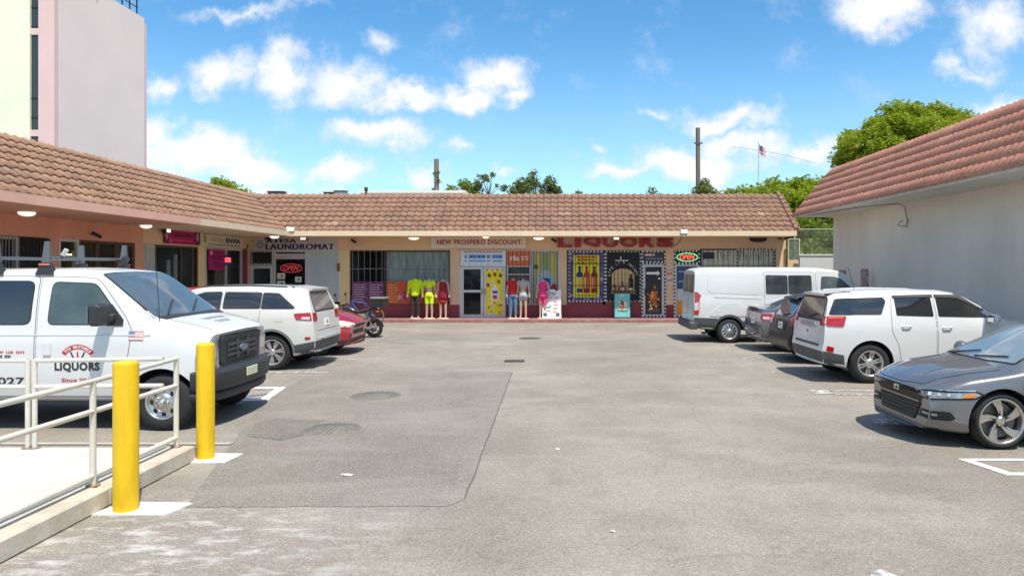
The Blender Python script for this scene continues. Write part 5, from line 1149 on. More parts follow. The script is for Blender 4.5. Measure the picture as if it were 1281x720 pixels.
# ================================================================ vehicles
def interp(tab, x):
    if x <= tab[0][0]: return tab[0][1]
    for (a, va), (b, vb) in zip(tab, tab[1:]):
        if x <= b: return va+(vb-va)*(x-a)/(b-a) if b > a else vb
    return tab[-1][1]
def sm_tab(tab, x, s=.05):
    """smoothed piecewise linear table"""
    return sum(interp(tab, x+d*s)*w for d, w in ((-1.5, .12), (-.75, .23), (0, .3), (.75, .23), (1.5, .12)))
class Car:
    def __init__(s, name, label, cat, spec, paint, loc, rz):
        s.sp = spec; s.L = spec['L']; s.t = thing(name, label, cat, (loc[0], loc[1], 0), rz); s.paint = paint
        s.build_body()
    def section(s, x):
        sp = s.sp; w = sm_tab(sp['w'], x, .04); zb = sm_tab(sp['bot'], x, .04); zt = sm_tab(sp['top'], x, sp.get('ts', .05)); belt = sm_tab(sp['belt'], x)
        wt = sm_tab(sp['wt'], x, .06)
        hood = zt-belt < .20
        be = min(belt, zt-.07)
        for xw in (sp['xr'], sp['xf']): w += sp.get('flare', .012)*math.exp(-((x-xw)/.42)**4)
        wb = w-.022
        P = [(0, zb), (w*.55, zb), (w-.11, zb+.005), (w-.05, zb+.045), (w-.022, zb+.13), (w-.006, zb+(be-zb)*.34), (w, zb+(be-zb)*.55), (w-.002, zb+(be-zb)*.72), (w-.008, be-.09), (wb, be-.02)]
        # greenhouse or hood edge
        e = .055 if not hood else .03
        dz = zt-be
        wte = min(wt, wb-.02)
        for k in (.12, .30, .5, .7, .86):
            cur = math.sin(k*math.pi)*.02*(1 if dz > .3 else .4)
            P.append((wb+(wte-wb)*k+cur, be+(dz-e)*k))
        P += [(wte, zt-e), (wte-.035, zt-e*.42), (wte-.10, zt-e*.15+0), (wte*.55, zt+.012*(1 if not hood else .8)), (0, zt+.02)]
        # extra line: crease under the windows
        return P
    def build_body(s):
        sp = s.sp; L = s.L
        xs = [0, .004, .015, .035, .065, .1, .15, .2]; x = .26
        while x < L-.24: xs.append(x); x += .07
        xs += [L-.2, L-.15, L-.1, L-.065, L-.035, L-.015, L-.004, L]
        fx, rx = sp.get('fx', [(0, 0), (3, 0)]), sp.get('rx', [(0, 0), (3, 0)])
        Lf, Lr = sp.get('Lf', 1.2), sp.get('Lr', 1.4)
        mb = MB(); rows = []
        def defo(x, y, z):
            d = 0
            if x > L-Lf: q = 1-(L-x)/Lf; d += sm_tab(fx, z, .03)*q*q
            if x < Lr: q = 1-x/Lr; d += sm_tab(rx, z, .03)*q*q
            # plan rounding of nose and tail
            a = abs(y)/max(.3, interp(sp['w'], L/2))
            if x > L-.9: q = 1-(L-x)/.9; d -= sp.get('nose', .14)*q*q*a**2.6
            if x < .9: q = 1-x/.9; d += sp.get('tail', .10)*q*q*a**2.8
            return (x+d, y, z)
        for x in xs:
            P = s.section(x); full = [(-a, b) for a, b in P[::-1]][:-1]+P
            rows.append([defo(x, a, b) for a, b in full])
        n = len(rows[0]); vs = [p for r in rows for p in r]; fs = []
        for i in range(len(rows)-1):
            for k in range(n-1): fs.append((i*n+k, (i+1)*n+k, (i+1)*n+k+1, i*n+k+1))
            fs.append((i*n+n-1, (i+1)*n+n-1, (i+1)*n, i*n))
        # end caps as strips between the mirrored halves
        h = n//2
        for base, flip in ((0, False), ((len(rows)-1)*n, True)):
            for k in range(h):
                a, b, c, d = base+k, base+k+1, base+n-2-k, base+n-1-k
                f = [a, b, c, d] if b != c else [a, b, d]
                if len(set(f)) >= 3: fs.append(f[::-1] if flip else f)
        mb.add(vs, fs, 0, True); me = mb.mesh('body')
        s.bvh = BVHTree.FromPolygons([v.co[:] for v in me.vertices], [p.vertices[:] for p in me.polygons])
        body = obj('body', me, [s.paint, M_ARCH], s.t)
        # wheel arches cut out
        cut = MB(); r = sp['rw']+sp.get('gap', .055)
        for xw in (sp['xf'], sp['xr']):
            for sy in (-1, 1):
                y0, y1 = sy*(sp['W']/2-.36), sy*(sp['W']/2+.3)
                prof = [(.0005, y0), (r, y0), (r, y1), (.0005, y1)]
                cut.lathe(prof, 'y', (xw, 0, sp['rw']-.005), n=36, smooth=False)
        cm = cut.mesh('cut'); bmx = bmesh.new(); bmx.from_mesh(cm); bmesh.ops.remove_doubles(bmx, verts=bmx.verts[:], dist=.002); bmesh.ops.recalc_face_normals(bmx, faces=bmx.faces[:]); bmx.to_mesh(cm); bmx.free()
        co = bpy.data.objects.new('cut', cm); COL.objects.link(co); co.parent = s.t
        b = body.modifiers.new('b', 'BOOLEAN'); b.operation = 'DIFFERENCE'; b.object = co; b.solver = 'EXACT'
        dg = bpy.context.evaluated_depsgraph_get(); dg.update()
        nm = bpy.data.meshes.new_from_object(body.evaluated_get(dg)); body.modifiers.clear(); body.data = nm; bpy.data.objects.remove(co)
        if len(nm.materials) < 2: nm.materials.append(M_ARCH)
        for p in nm.polygons:
            p.material_index = 0
            c = p.center
            for xw in (sp['xf'], sp['xr']):
                dd = math.hypot(c.x-xw, c.z-sp['rw']+.005)
                if dd < r+.004 and abs(c.y) < sp['W']/2-.025 and (abs(p.normal.y) > .95 or dd > r*.9) and abs(c.y) > sp['W']/2-.38 and dd < r+.004 and not (abs(p.normal.y) > .5 and abs(c.y) > sp['W']/2-.1): p.material_index = 1
            if c.z < interp(sp['bot'], c.x)+.004 and p.normal.z < -.8: p.material_index = 1
        nm.polygons.foreach_set('use_smooth', [True]*len(nm.polygons)); nm.set_sharp_from_angle(angle=R(38))
        s.body = body
    def ray(s, view, u, v):
        if view == 'T': o, d = Vector((u, v, 6)), Vector((0, 0, -1))
        elif view == 'L': o, d = Vector((u, 6, v)), Vector((0, -1, 0))
        elif view == 'R': o, d = Vector((u, -6, v)), Vector((0, 1, 0))
        elif view == 'F': o, d = Vector((s.L+4, u, v)), Vector((-1, 0, 0))
        elif view == 'B': o, d = Vector((-4, u, v)), Vector((1, 0, 0))
        else:   # corner view: angle of the outward direction in degrees, u measured along the horizontal right vector from the body centre point
            a = R(view); ov = Vector((math.cos(a), math.sin(a), 0)); rv = Vector((-math.sin(a), math.cos(a), 0)); c = Vector((s.L/2, 0, 0))
            o, d = c+ov*8+rv*u+Vector((0, 0, v)), -ov
        loc, nor, _, dist = s.bvh.ray_cast(o, d)
        if view in ('L', 'R'):
            for _k in range(20):
                lim = s.sp['W']/2*(.80 if v < 1.2 else .60)
                if loc is not None and abs(loc.y) > lim and nor.y*(1 if view == 'L' else -1) > .25: break
                o.x += .02 if o.x < s.L/2 else -.02
                loc, nor, _, dist = s.bvh.ray_cast(o, d)
        if loc is None:
            # nearest point to the ray
            best = None
            for t in (3, 4, 5, 6, 7, 8):
                q = s.bvh.find_nearest(o+d*t)
                if q[0] is not None and (best is None or q[3] < best[3]): best = q
            loc, nor = best[0], best[1]
        if nor.dot(d) > 0: nor = -nor
        return loc, nor
    def patch(s, name, view, poly, m, off=.005, grid=.085, rad=0., parent=None, mirror=False, grow=0., label=None, thick=.014, smooth=True):
        if rad: poly = round_poly(poly, rad)
        if grow: poly = grow_poly(poly, grow)
        bm = bmesh.new(); vsx = [bm.verts.new((a, b, 0)) for a, b in poly]
        f = bm.faces.new(vsx)
        if f.normal.z < 0: bmesh.ops.reverse_faces(bm, faces=[f])
        f.normal_update()
        for ax in (0, 1):
            lo, hi = min(p[ax] for p in poly), max(p[ax] for p in poly); k = int((hi-lo)/grid)
            for i in range(1, k+1):
                c = [0, 0, 0]; c[ax] = lo+(hi-lo)*i/(k+1); nn_ = [0, 0, 0]; nn_[ax] = 1
                bmesh.ops.bisect_plane(bm, geom=bm.verts[:]+bm.edges[:]+bm.faces[:], plane_co=c, plane_no=nn_, dist=1e-5)
        bmesh.ops.triangulate(bm, faces=[f for f in bm.faces if len(f.verts) > 4])
        bound = [e for e in bm.edges if e.is_boundary]
        nrm = {}
        for v in bm.verts:
            loc, nor = s.ray(view, v.co.x, v.co.y); v.co = loc; nrm[v.index if v.index >= 0 else id(v)] = nor
            v.normal = nor; nrm[v] = nor
        ex = {}
        for e in bound:
            for v in e.verts:
                if v not in ex: ex[v] = v.co-nrm[v]*thick*.6
        for v in list(nrm):
            if not isinstance(v, int): v.co = v.co+nrm[v]*off
        nv = {v: bm.verts.new(c) for v, c in ex.items()}
        for e in bound:
            a, b = e.verts; bm.faces.new((a, b, nv[b], nv[a]))
        bmesh.ops.recalc_face_normals(bm, faces=bm.faces[:])
        me = bpy.data.meshes.new(name); bm.to_mesh(me); bm.free()
        # make sure it faces outwards
        q = me.polygons[0]; l, nr_ = s.bvh.find_nearest(q.center)[:2]
        if nr_ is not None and (q.center-l).length > 1e-6 and (q.center-l).dot(q.normal) < 0: me.flip_normals()
        me.polygons.foreach_set('use_smooth', [smooth]*len(me.polygons)); me.set_sharp_from_angle(angle=R(45))
        o = obj(name, me, m, parent or s.t)
        if label: o['label'] = label
        if mirror:
            mv = {'L': 'R', 'R': 'L', 'F': 'F', 'B': 'B', 'T': 'T'}.get(view, None if isinstance(view, str) else -view)
            p2 = poly if view in ('L', 'R') else [(-a, b) for a, b in poly] if view != 'T' else [(a, -b) for a, b in poly]
            s.patch(name, mv, p2, m, off, grid, 0, mirror if not isinstance(mirror, bool) else (parent if parent is not None and False else None), False, 0, label, thick, smooth)
        return o
    def door(s, poly, side='both', hz=None, handle=None, off=.004, rad=.05, hm=None, name='door'):
        out = []
        for sd in (('R', 'L') if side == 'both' else (side,)):
            d = s.patch(name, sd, poly, s.paint, off, rad=rad)
            s.patch('seal', sd, poly, M_SEAL, .0015, rad=rad, grow=.007, parent=d)
            if handle:
                hx, hz_ = handle; l, n_ = s.ray(sd, hx, hz_); l2, _ = s.ray(sd, hx+.17, hz_)
                obj('handle', MB().tube([l+n_*.01, l+n_*.035+Vector((.025, 0, .0)), l2+n_*.035-Vector((.025, 0, 0)), l2+n_*.01], .014, 8), hm or s.paint, d)
            out.append(d)
        return out
    def windows(s, polys, m, off=.009, rad=.03, trim=None, tg=.014):
        for p in polys:
            for sd in ('R', 'L'):
                if trim: w = s.patch('window_trim', sd, p, trim, off-.004, rad=rad, grow=tg)
                s.patch('window', sd, p, m, off, rad=rad)
    def wheels(s, style, rimm, rr=.24, w=.225, tyre=None):
        sp = s.sp
        tm, rm, dm = wheel_meshes(style, sp['rw'], rr, w)
        first = None
        for xw in (sp['xf'], sp['xr']):
            for sy in (-1, 1):
                y = sy*(sp['W']/2-w/2-.025)
                k = obj('wheel', tm, M_TYRE, s.t, loc=(xw, y, sp['rw']-.004), rot=(0, 0, 0 if sy < 0 else math.pi))
                obj('rim', rm, [rimm, M_HUBDK], k); obj('brake_disc', dm, M_DISC, k)
    def mirror_(s, x, z, size=(.12, .20, .14), m=None, arm=.08):
        for sd, sy in (('R', -1), ('L', 1)):
            l, n_ = s.ray(sd, x, z); a, b, c = size
            y0 = l.y+sy*arm
            mb = MB(); mb.box(-a/2, a/2, -b/2 if False else 0, 0, 0, 0) if False else None
            yc = y0+sy*b/2
            mb.ball((x, yc, z+.06), (a*.62, b*.56, c*.60), 14, 9)
            o = obj('wing_mirror', mb, m or s.paint, s.t)
            obj('arm', MB().tube([l, (x-.01, y0+sy*.04, z+.03)], .028, 8), M_PLAST, o)
            obj('glass', MB().obox((x-a*.60, yc, z+.06), (.004, 0, 0), (0, b*.40, 0), (0, 0, c*.40)), M_MIRR, o)
    def plate(s, view, u, z, m=None, w=.30, h=.15, txt=None):
        p = s.patch('number_plate', view, [(u-w/2, z-h/2), (u+w/2, z-h/2), (u+w/2, z+h/2), (u-w/2, z+h/2)], m or flat((232, 232, 225), .5), .012, grid=.2)
        q = s.patch('plate_mark', view, [(u-.05, z-.03), (u+.05, z-.03), (u+.05, z+.03), (u-.05, z+.03)], flat((196, 110, 90), .5), .016, grid=.2, parent=p)
        return p
def round_poly(poly, r, n=4):
    out = []; N = len(poly)
    for i, p in enumerate(poly):
        a, b, c = Vector(poly[i-1]), Vector(p), Vector(poly[(i+1) % N])
        u, v = (a-b), (c-b); rr = min(r, u.length*.42, v.length*.42); u.normalize(); v.normalize()
        p0, p1 = b+u*rr, b+v*rr
        for k in range(n+1):
            t = k/n; q = p0*(1-t)**2+b*2*t*(1-t)+p1*t*t; out.append((q.x, q.y))
    return out
def grow_poly(poly, g):
    N = len(poly); ar = sum(poly[i][0]*poly[(i+1) % N][1]-poly[(i+1) % N][0]*poly[i][1] for i in range(N)); sg = 1 if ar > 0 else -1; out = []
    for i in range(N):
        a, b, c = Vector(poly[i-1]), Vector(poly[i]), Vector(poly[(i+1) % N]); u = (b-a).normalized(); v = (c-b).normalized()
        n1 = Vector((u.y, -u.x))*sg; n2 = Vector((v.y, -v.x))*sg; m = (n1+n2)
        if m.length < 1e-4: m = n1
        m.normalize(); k = g/max(.5, m.dot(n1)); q = b+m*k; out.append((q.x, q.y))
    return out
M_ARCH = mat('arch_black', (.012, .012, .012), .9); M_SEAL = mat('door_gap', (.03, .03, .03), .8); M_TYRE = mat('tyre_rubber', (.022, .022, .022), .85, bump=.15, bscale=60)
M_HUBDK = mat('rim_shadow', (.012, .012, .013), .6); M_DISC = mat('brake_steel', (.16, .15, .14), .5, .6); M_PLAST = mat('black_plastic', (.03, .03, .032), .55, bump=.1, bscale=200)
M_GPLAST = mat('grey_plastic', (.075, .076, .08), .6, bump=.1, bscale=200); M_MIRR = mat('mirror_glass', (.6, .62, .65), .03, 1.); M_CHROME = mat('chrome', (.75, .75, .75), .12, 1.)
M_ALLOY = mat('silver_alloy', (.58, .57, .56), .32, .75); M_WIN = mat('tinted_window', (.022, .025, .028), .04, ior=1.75, var=.35, vscale=1.4, coat=.3); M_WIND = mat('windscreen', (.105, .13, .135), .03, ior=1.7, var=.3, vscale=1.8, coat=.4)
M_TAIL = mat('tail_lamp_red', (.46, .012, .012), .12, coat=1., var=.3, vscale=14); M_TAIL2 = mat('tail_lamp_clear', (.75, .55, .55), .15, coat=1.); M_HEAD = mat('headlamp_clear', (.40, .41, .40), .12, coat=1., col2=(.12, .125, .13), vscale=12); M_AMB = mat('amber_lens', (.75, .22, .01), .2, coat=1.)
def paint(name, c, metal=0., rough=.32):
    return mat(name, c, rough, metal, coat=.55 if min(c) > .5 else 1., var=.03, vscale=2)
_WM = {}
def wheel_meshes(style, R_, rr, w):
    k = (style, R_, rr, w)
    if k in _WM: return _WM[k]
    h = w/2
    t = MB().lathe([(rr, h-.015), (rr-.012, h-.03), (rr-.012, -h+.03), (rr, -h+.015), (rr+.02, -h+.002), (rr+(R_-rr)*.55, -h), (R_-.03, -h+.018), (R_-.006, -h+.05), (R_, -h+.08), (R_, h-.08), (R_-.006, h-.05), (R_-.03, h-.018), (rr+(R_-rr)*.55, h), (rr+.02, h-.002), (rr, h-.015)], 'y', n=48)
    for i in range(4):
        y = -h+.07+(w-.14)*i/3
    r = MB(); f = -h+.028      # outer face plane (toward -y)
    r.lathe([(rr+.004, -h+.006), (rr-.008, -h+.002), (rr-.02, -h+.016), (rr-.03, -h+.05), (rr-.035, h-.03)], 'y', n=48)
    r.lathe([(rr-.036, -h+.15), (.001, -h+.15)], 'y', n=32, mi=1)
    def spoke(a, w0, w1, r0, r1, y0=None, th=.03, sweep=0., mi=0, d0=.02, d1=.0):
        y0 = f if y0 is None else y0; vs = []
        for rad, ww, aa, dp in ((r0, w0, a, d0), ((r0+r1)/2, (w0+w1)/2, a+sweep*.55, (d0+d1)/2), (r1, w1, a+sweep, d1)):
            ca, sa = math.cos(aa), math.sin(aa)
            for sx, yy in ((-1, y0+dp), (1, y0+dp), (1, y0+dp+th), (-1, y0+dp+th)):
                vs.append((rad*ca-sx*ww/2*sa, yy, rad*sa+sx*ww/2*ca))
        fs = []
        for i in (0, 4):
            for j in range(4): fs.append((i+j, i+(j+1) % 4, i+4+(j+1) % 4, i+4+j))
        fs += [(3, 2, 1, 0), (8, 9, 10, 11)]
        r.add(vs, fs, mi)
    if style == 'twin7':      # jeep: paired thin spokes
        for i in range(7):
            a = 2*math.pi*i/7+.2
            spoke(a-.12, .030, .034, .05, rr-.012); spoke(a+.12, .030, .034, .05, rr-.012)
        r.lathe([(.062, f+.03), (.062, f-.004), (.045, f-.012), (.001, f-.012)], 'y', n=20)
    elif style == 'six':      # white suv: six broad spokes
        for i in range(6):
            a = 2*math.pi*i/6+.3
            spoke(a, .062, .085, .05, rr-.012, th=.04); spoke(a, .012, .02, .10, rr-.05, y0=f-.003, th=.006, mi=1)
        r.lathe([(.085, f+.04), (.085, f+.004), (.072, f-.012), (.001, f-.014)], 'y', n=24)
    elif style == 'swirl5':   # grey saloon: five twisted blades, dark and bright
        for i in range(5):
            a = 2*math.pi*i/5+.25
            spoke(a-.05, .055, .085, .04, rr-.010, sweep=.30, th=.03); spoke(a+.30, .035, .045, .05, rr-.014, sweep=-.12, th=.025, mi=1, d0=.012, d1=.012)
            spoke(a+.14, .018, .020, .08, rr-.012, sweep=.34, y0=f-.006, th=.02)
        r.lathe([(.055, f+.03), (.055, f-.004), (.03, f-.010), (.001, f-.010)], 'y', n=20)
    elif style == 'steel8':   # van wheel: dished disc with eight holes and lug nuts
        r.lathe([(rr-.02, -h+.03), (rr-.045, -h+.055), (rr*.62, -h+.05), (rr*.50, -h+.012), (rr*.42, -h+.002), (rr*.22, -h+.006), (.001, -h+.006)], 'y', n=48)
        for i in range(8):
            a = 2*math.pi*i/8; ca, sa = math.cos(a), math.sin(a); q = rr*.735
            r.tube([(q*ca, -h+.046, q*sa), (q*ca, -h+.08, q*sa)], [(.026, .034)]*2, 10, mi=1)
            q = rr*.36; r.tube([(q*ca, -h+.006, q*sa), (q*ca, -h-.016, q*sa)], [.018, .013], 8)
        r.lathe([(rr*.22, -h+.006), (rr*.20, -h-.03), (rr*.12, -h-.04), (.001, -h-.042)], 'y', n=20)
    elif style == 'cap':      # transit cover
        r.lathe([(rr-.02, -h+.02), (rr*.8, -h+.012), (rr*.3, -h+.0), (.001, -h-.004)], 'y', n=40)
        for i in range(12):
            a = 2*math.pi*i/12; spoke(a, .028, .034, rr*.42, rr*.86, y0=-h-.002, th=.01, mi=1, d0=.0, d1=.008)
        r.lathe([(.055, -h-.0), (.055, -h-.012), (.001, -h-.014)], 'y', n=20)
    else:
        for i in range(10): spoke(2*math.pi*i/10, .035, .045, .05, rr-.012)
        r.lathe([(.07, f+.03), (.07, f-.004), (.001, f-.010)], 'y', n=20)
    d = MB().lathe([(rr*.78, -h+.10), (rr*.78, -h+.115), (.001, -h+.115), (.001, -h+.10), (rr*.78, -h+.10)], 'y', n=28)
    res = (t.mesh('wheel'), r.mesh('rim'), d.mesh('brake_disc')); _WM[k] = res; return res
W_WHITE = paint('white_paint', (.68, .68, .665)); W_PEARL = paint('pearl_white_paint', (.66, .65, .60)); P_RED = paint('metallic_red_paint', (.46, .012, .02), .3, .3)
P_GREY = paint('grey_metallic_paint', (.215, .213, .218), .65, .36); P_SILV = paint('dark_silver_paint', (.20, .205, .205), .7, .34); P_BLK = mat('black_paint', (.014, .014, .015), .42, .0, coat=.2)
SX, CY = 0, 0
# ---------------------------------------------------------------- white passenger van with liquor lettering (faces +X)
sp = dict(L=5.34, W=2.02, rw=.372, xf=4.69, xr=1.18, flare=.015, nose=.12, tail=.08, gap=.075,
          top=[(0, 1.9), (.06, 2.0), (.3, 2.07), (3.3, 2.10), (3.72, 2.06), (3.85, 2.0), (4.52, 1.50), (4.60, 1.45), (5.0, 1.37), (5.28, 1.29), (5.34, 1.22)],
          bot=[(0, .42), (.4, .38), (4.2, .38), (5.4, .40)], belt=[(0, 1.28), (4.2, 1.28), (4.6, 1.27), (5.4, 1.10)], ts=.035,
          w=[(0, .93), (.3, 1.0), (4.5, 1.01), (5.0, .98), (5.4, .91)], wt=[(0, .80), (.4, .86), (3.8, .86), (4.5, .90), (5.4, .82)], fx=[(.4, 0), (3, 0)])
c = Car('passenger_van', 'white passenger van with LIQUORS lettering and roof rack beside the yellow bollards', 'van', sp, W_WHITE, (-9.8, 10.28), 0)
c.wheels('steel8', mat('polished_steel', (.62, .60, .56), .25, .9), .215, .22)
c.patch('windscreen', 'T', [(3.80, -.74), (4.56, -.86), (4.60, -.4), (4.61, .4), (4.56, .86), (3.80, .74)], M_WIND, .008, rad=.05)
c.patch('windscreen_seal', 'T', [(3.80, -.74), (4.56, -.86), (4.60, -.4), (4.61, .4), (4.56, .86), (3.80, .74)], M_PLAST, .004, rad=.05, grow=.03)
for d in c.door([(3.08, .46), (4.20, .46), (4.24, .80), (4.31, 1.30), (4.22, 1.46), (3.84, 1.93), (3.76, 1.98), (3.08, 2.0)], handle=None, rad=.06): pass
for y in (): pass
for sd in ('R', 'L'):
    l, n_ = c.ray(sd, 3.20, 1.06); obj('door_handle', MB().box(l.x-.02, l.x+.08, l.y-(.028 if sd == 'R' else -.0), l.y+(.0 if sd == 'R' else .028), .98, 1.16, bev=.012), W_WHITE, c.t)
c.door([(1.75, .46), (3.05, .46), (3.05, 2.0), (1.75, 2.0)], rad=.06)
M_VWIN = mat('van_side_glass', (.075, .105, .10), .04, ior=1.6, var=.4, vscale=1.6, coat=.3)
c.windows([[(3.22, 1.385), (4.13, 1.385), (4.13, 1.47), (3.78, 1.90), (3.24, 1.92)]], M_VWIN, trim=M_PLAST, rad=.07)
c.windows([[(1.86, 1.385), (2.98, 1.385), (2.99, 1.93), (1.86, 1.93)], [(.25, 1.385), (1.66, 1.385), (1.66, 1.93), (.25, 1.91)]], M_WIN, trim=M_PLAST, rad=.09)
c.patch('vent_panel', 'R', [(3.98, 1.36), (4.19, 1.36), (4.19, 1.44), (4.02, 1.64), (3.98, 1.64)], M_PLAST, .013)
# grille, lamps, bumper
M_VBLK = mat('van_black_plastic', (.035, .036, .038), .5, bump=.1, bscale=200)
gr = c.patch('grille', 'F', [(-.60, .80), (.60, .80), (.62, 1.20), (-.62, 1.20)], M_VBLK, .045, rad=.05, thick=.06)
gb = c.patch('grille_opening', 'F', [(-.46, .86), (.46, .86), (.48, 1.13), (-.48, 1.13)], M_BLK, .050, rad=.03, parent=gr)
for z in (.925, .995, 1.065): c.patch('slat', 'F', [(-.45, z-.014), (.45, z-.014), (.45, z+.014), (-.45, z+.014)], M_GPLAST, .066, parent=gr, thick=.03)
for y in (-.16, .16): c.patch('slat', 'F', [(y-.02, .86), (y+.02, .86), (y+.02, 1.13), (y-.02, 1.13)], M_GPLAST, .070, parent=gr, thick=.03)
c.patch('badge', 'F', [(.11*math.cos(a), .995+.05*math.sin(a)) for a in [2*math.pi*k/16 for k in range(16)]], flat((110, 118, 130), .3), .085, parent=gr, thick=.02)
for sy in (-1, 1):
    h_ = c.patch('headlight', sy*32, [(sy*(.0)+a, b) for a, b in ([(-1.98+.10, .80), (-1.98+.46, .80), (-1.98+.46, 1.16), (-1.98+.10, 1.12)] if False else [])], M_HEAD, .01) if False else None
    h_ = c.patch('headlight', 'F', [(sy*.66, .80), (sy*.90, .80), (sy*.90, 1.13), (sy*.66, 1.16)], M_HEAD, .012, rad=.03)
    c.patch('headlight', 'R' if sy < 0 else 'L', [(5.10, .80), (5.27, .80), (5.27, 1.14), (5.12, 1.10)], M_HEAD, .01, rad=.02, label='wrap-round side of the headlight')
    c.patch('reflector', 'F', [(sy*.70, .90), (sy*.86, .90), (sy*.86, 1.06), (sy*.70, 1.08)], M_CHROME, .016, rad=.03, parent=h_)
def bumper(c, x0, z0, z1, hw, depth, m, name='bumper', n=16, wrap=.5, exp=3.2, curve=.12, front=True, bev=.05):
    """wrap-round bumper bar following a rounded plan"""
    s = 1 if front else -1; prof = [(-depth*.6, z0), (0-.03, z0), (0, z0+bev), (0, z1-bev), (-.04, z1), (-depth*.6, z1)]
    pts = []
    for i in range(n+1):
        t = -1+2*i/n; y = math.copysign(abs(t)**.85, t)*hw; x = x0-s*(curve*abs(t)**exp*1.0); pts.append((x, y))
    pts = [(x0-s*(curve+wrap), -hw*1.0)]+pts+[(x0-s*(curve+wrap), hw*1.0)]
    vs = []; 
    for i, (x, y) in enumerate(pts):
        a = Vector(pts[max(0, i-1)]); b = Vector(pts[min(len(pts)-1, i+1)]); d = (b-a).normalized(); nn_ = Vector((d.y, -d.x))*s
        if i in (0, len(pts)-1): nn_ = Vector((0, -1 if i == 0 else 1))
        for o_, z in prof: vs.append((x+nn_.x*o_, y+nn_.y*o_, z))
    k = len(prof); fs = []
    for i in range(len(pts)-1):
        for j in range(k): fs.append((i*k+j, i*k+(j+1) % k, (i+1)*k+(j+1) % k, (i+1)*k+j))
    fs += [tuple(range(k)), tuple(range((len(pts)-1)*k, len(pts)*k))]
    me = MB().add(vs, fs, 0, True).mesh(name); me.set_sharp_from_angle(angle=R(35)); return obj(name, me, m, c.t)
b_ = bumper(c, 5.43, .50, .78, .98, .24, M_VBLK, wrap=.24, curve=.14)
bumper(c, 5.39, .36, .50, .96, .22, M_PLAST, name='bumper_valance', wrap=.22, curve=.15)
obj('number_plate', MB().box(5.432, 5.45, -.17, .17, .60, .72, bev=.005), flat((206, 208, 176), .5), c.t)
obj('bumper', MB().box(-.14, .1, -.95, .95, .50, .72, bev=.03), M_CHROME, c.t)
for y in (-.85, .85): c.patch('tail_light', 'B', [(y-.07, .95), (y+.07, .95), (y+.07, 1.35), (y-.07, 1.35)], M_TAIL, .012)
# mirrors: tall black
for sd, sy in (('R', -1), ('L', 1)):
    l, n_ = c.ray(sd, 4.02, 1.45)
    m_ = obj('wing_mirror', MB().box(3.94, 4.08, l.y+sy*.10, l.y+sy*.36, 1.38, 1.66, bev=.035), M_PLAST, c.t); obj('arm', MB().box(3.97, 4.10, l.y-sy*.02, l.y+sy*.12, 1.42, 1.52, bev=.02), M_PLAST, m_)
    obj('glass', MB().box(3.932, 3.94, l.y+sy*.12, l.y+sy*.34, 1.41, 1.63), M_MIRR, m_)
# body side rub lines in a greyer white, and sill
for z in (.60, 1.235): c.patch('side_crease', 'R', [(.1, z), (4.55 if z > 1 else 4.2, z), (4.55 if z > 1 else 4.2, z+.016), (.1, z+.016)], mat('greyish_white_trim', (.56, .56, .55), .4), .010, grid=.2, thick=.01)
c.patch('sill', 'R', [(1.62, .38), (4.22, .38), (4.22, .44), (1.62, .44)], M_PLAST, .008, grid=.2)
# wipers and cowl
c.patch('cowl', 'T', [(4.56, -.84), (4.66, -.80), (4.68, 0), (4.66, .80), (4.56, .84), (4.61, 0)], M_PLAST, .012)
for y0, y1 in ((-.62, -.10), (.05, .58)):
    a, _ = c.ray('T', 4.58, y0); b, _ = c.ray('T', 4.36, y1); obj('wiper', MB().tube([a+Vector((0, 0, .03)), b+Vector((0, 0, .03))], .010, 6), M_PLAST, c.t)
a, n_ = c.ray('T', 4.62, -.90); obj('aerial', MB().tube([a, a+Vector((-.05, 0, .75))], .005, 5), M_PLAST, c.t)
c.patch('hood_seam', 'T', [(4.70, -.79), (5.28, -.72), (5.28, -.712), (4.70, -.782)], M_SEAL, .003); c.patch('hood_seam', 'T', [(4.70, .79), (5.28, .72), (5.28, .712), (4.70, .782)], M_SEAL, .003)
for i in range(5): c.patch('hood_decal', 'T', [(4.86+.05*i, -.32+.02*i), (4.89+.05*i, -.32+.02*i), (4.89+.05*i, .30-.05*i), (4.86+.05*i, .28-.05*i)], flat((150, 152, 158), .5), .006, thick=.01) if i != 2 else None
# roof rack
rk = thing('roof_rack', 'black roof rack with glassy wind deflectors mounted on the white passenger van', 'roof rack', (-9.8+3.3, 10.28, 2.06))
M_SMOK = mat('smoky_panel', (.11, .12, .13), .3, coat=.2)
for x in (-.20, -.86):
    obj('bar', MB().box(x-.03, x+.03, -.82, .82, .16, .20, bev=.012), M_SMOK, rk)
    for sy in (-1, 1):
        f_ = obj('foot', MB().add([(x-.12, sy*.84-.05, -.04), (x+.12, sy*.84-.05, -.04), (x+.12, sy*.84+.05, -.04), (x-.12, sy*.84+.05, -.04), (x-.06, sy*.84-.035, .11), (x+.06, sy*.84-.035, .11), (x+.06, sy*.84+.035, .11), (x-.06, sy*.84+.035, .11)], [(0, 1, 2, 3), (4, 7, 6, 5), (0, 4, 5, 1), (1, 5, 6, 2), (2, 6, 7, 3), (3, 7, 4, 0)]), M_PLAST, rk)
        obj('reflector', MB().box(x-.07, x+.07, sy*.885-.005, sy*.885+.005, .085, .11), flat((200, 120, 100), .4), f_)
        obj('upright', MB().add([(x-.055, sy*.84-.02, .12), (x+.055, sy*.84-.02, .12), (x+.055, sy*.84+.02, .12), (x-.055, sy*.84+.02, .12), (x-.02, sy*.84-.012, .40), (x+.045, sy*.84-.012, .40), (x+.045, sy*.84+.012, .40), (x-.02, sy*.84+.012, .40)], [(0, 1, 2, 3), (4, 7, 6, 5), (0, 4, 5, 1), (1, 5, 6, 2), (2, 6, 7, 3), (3, 7, 4, 0)]), M_SMOK, rk)
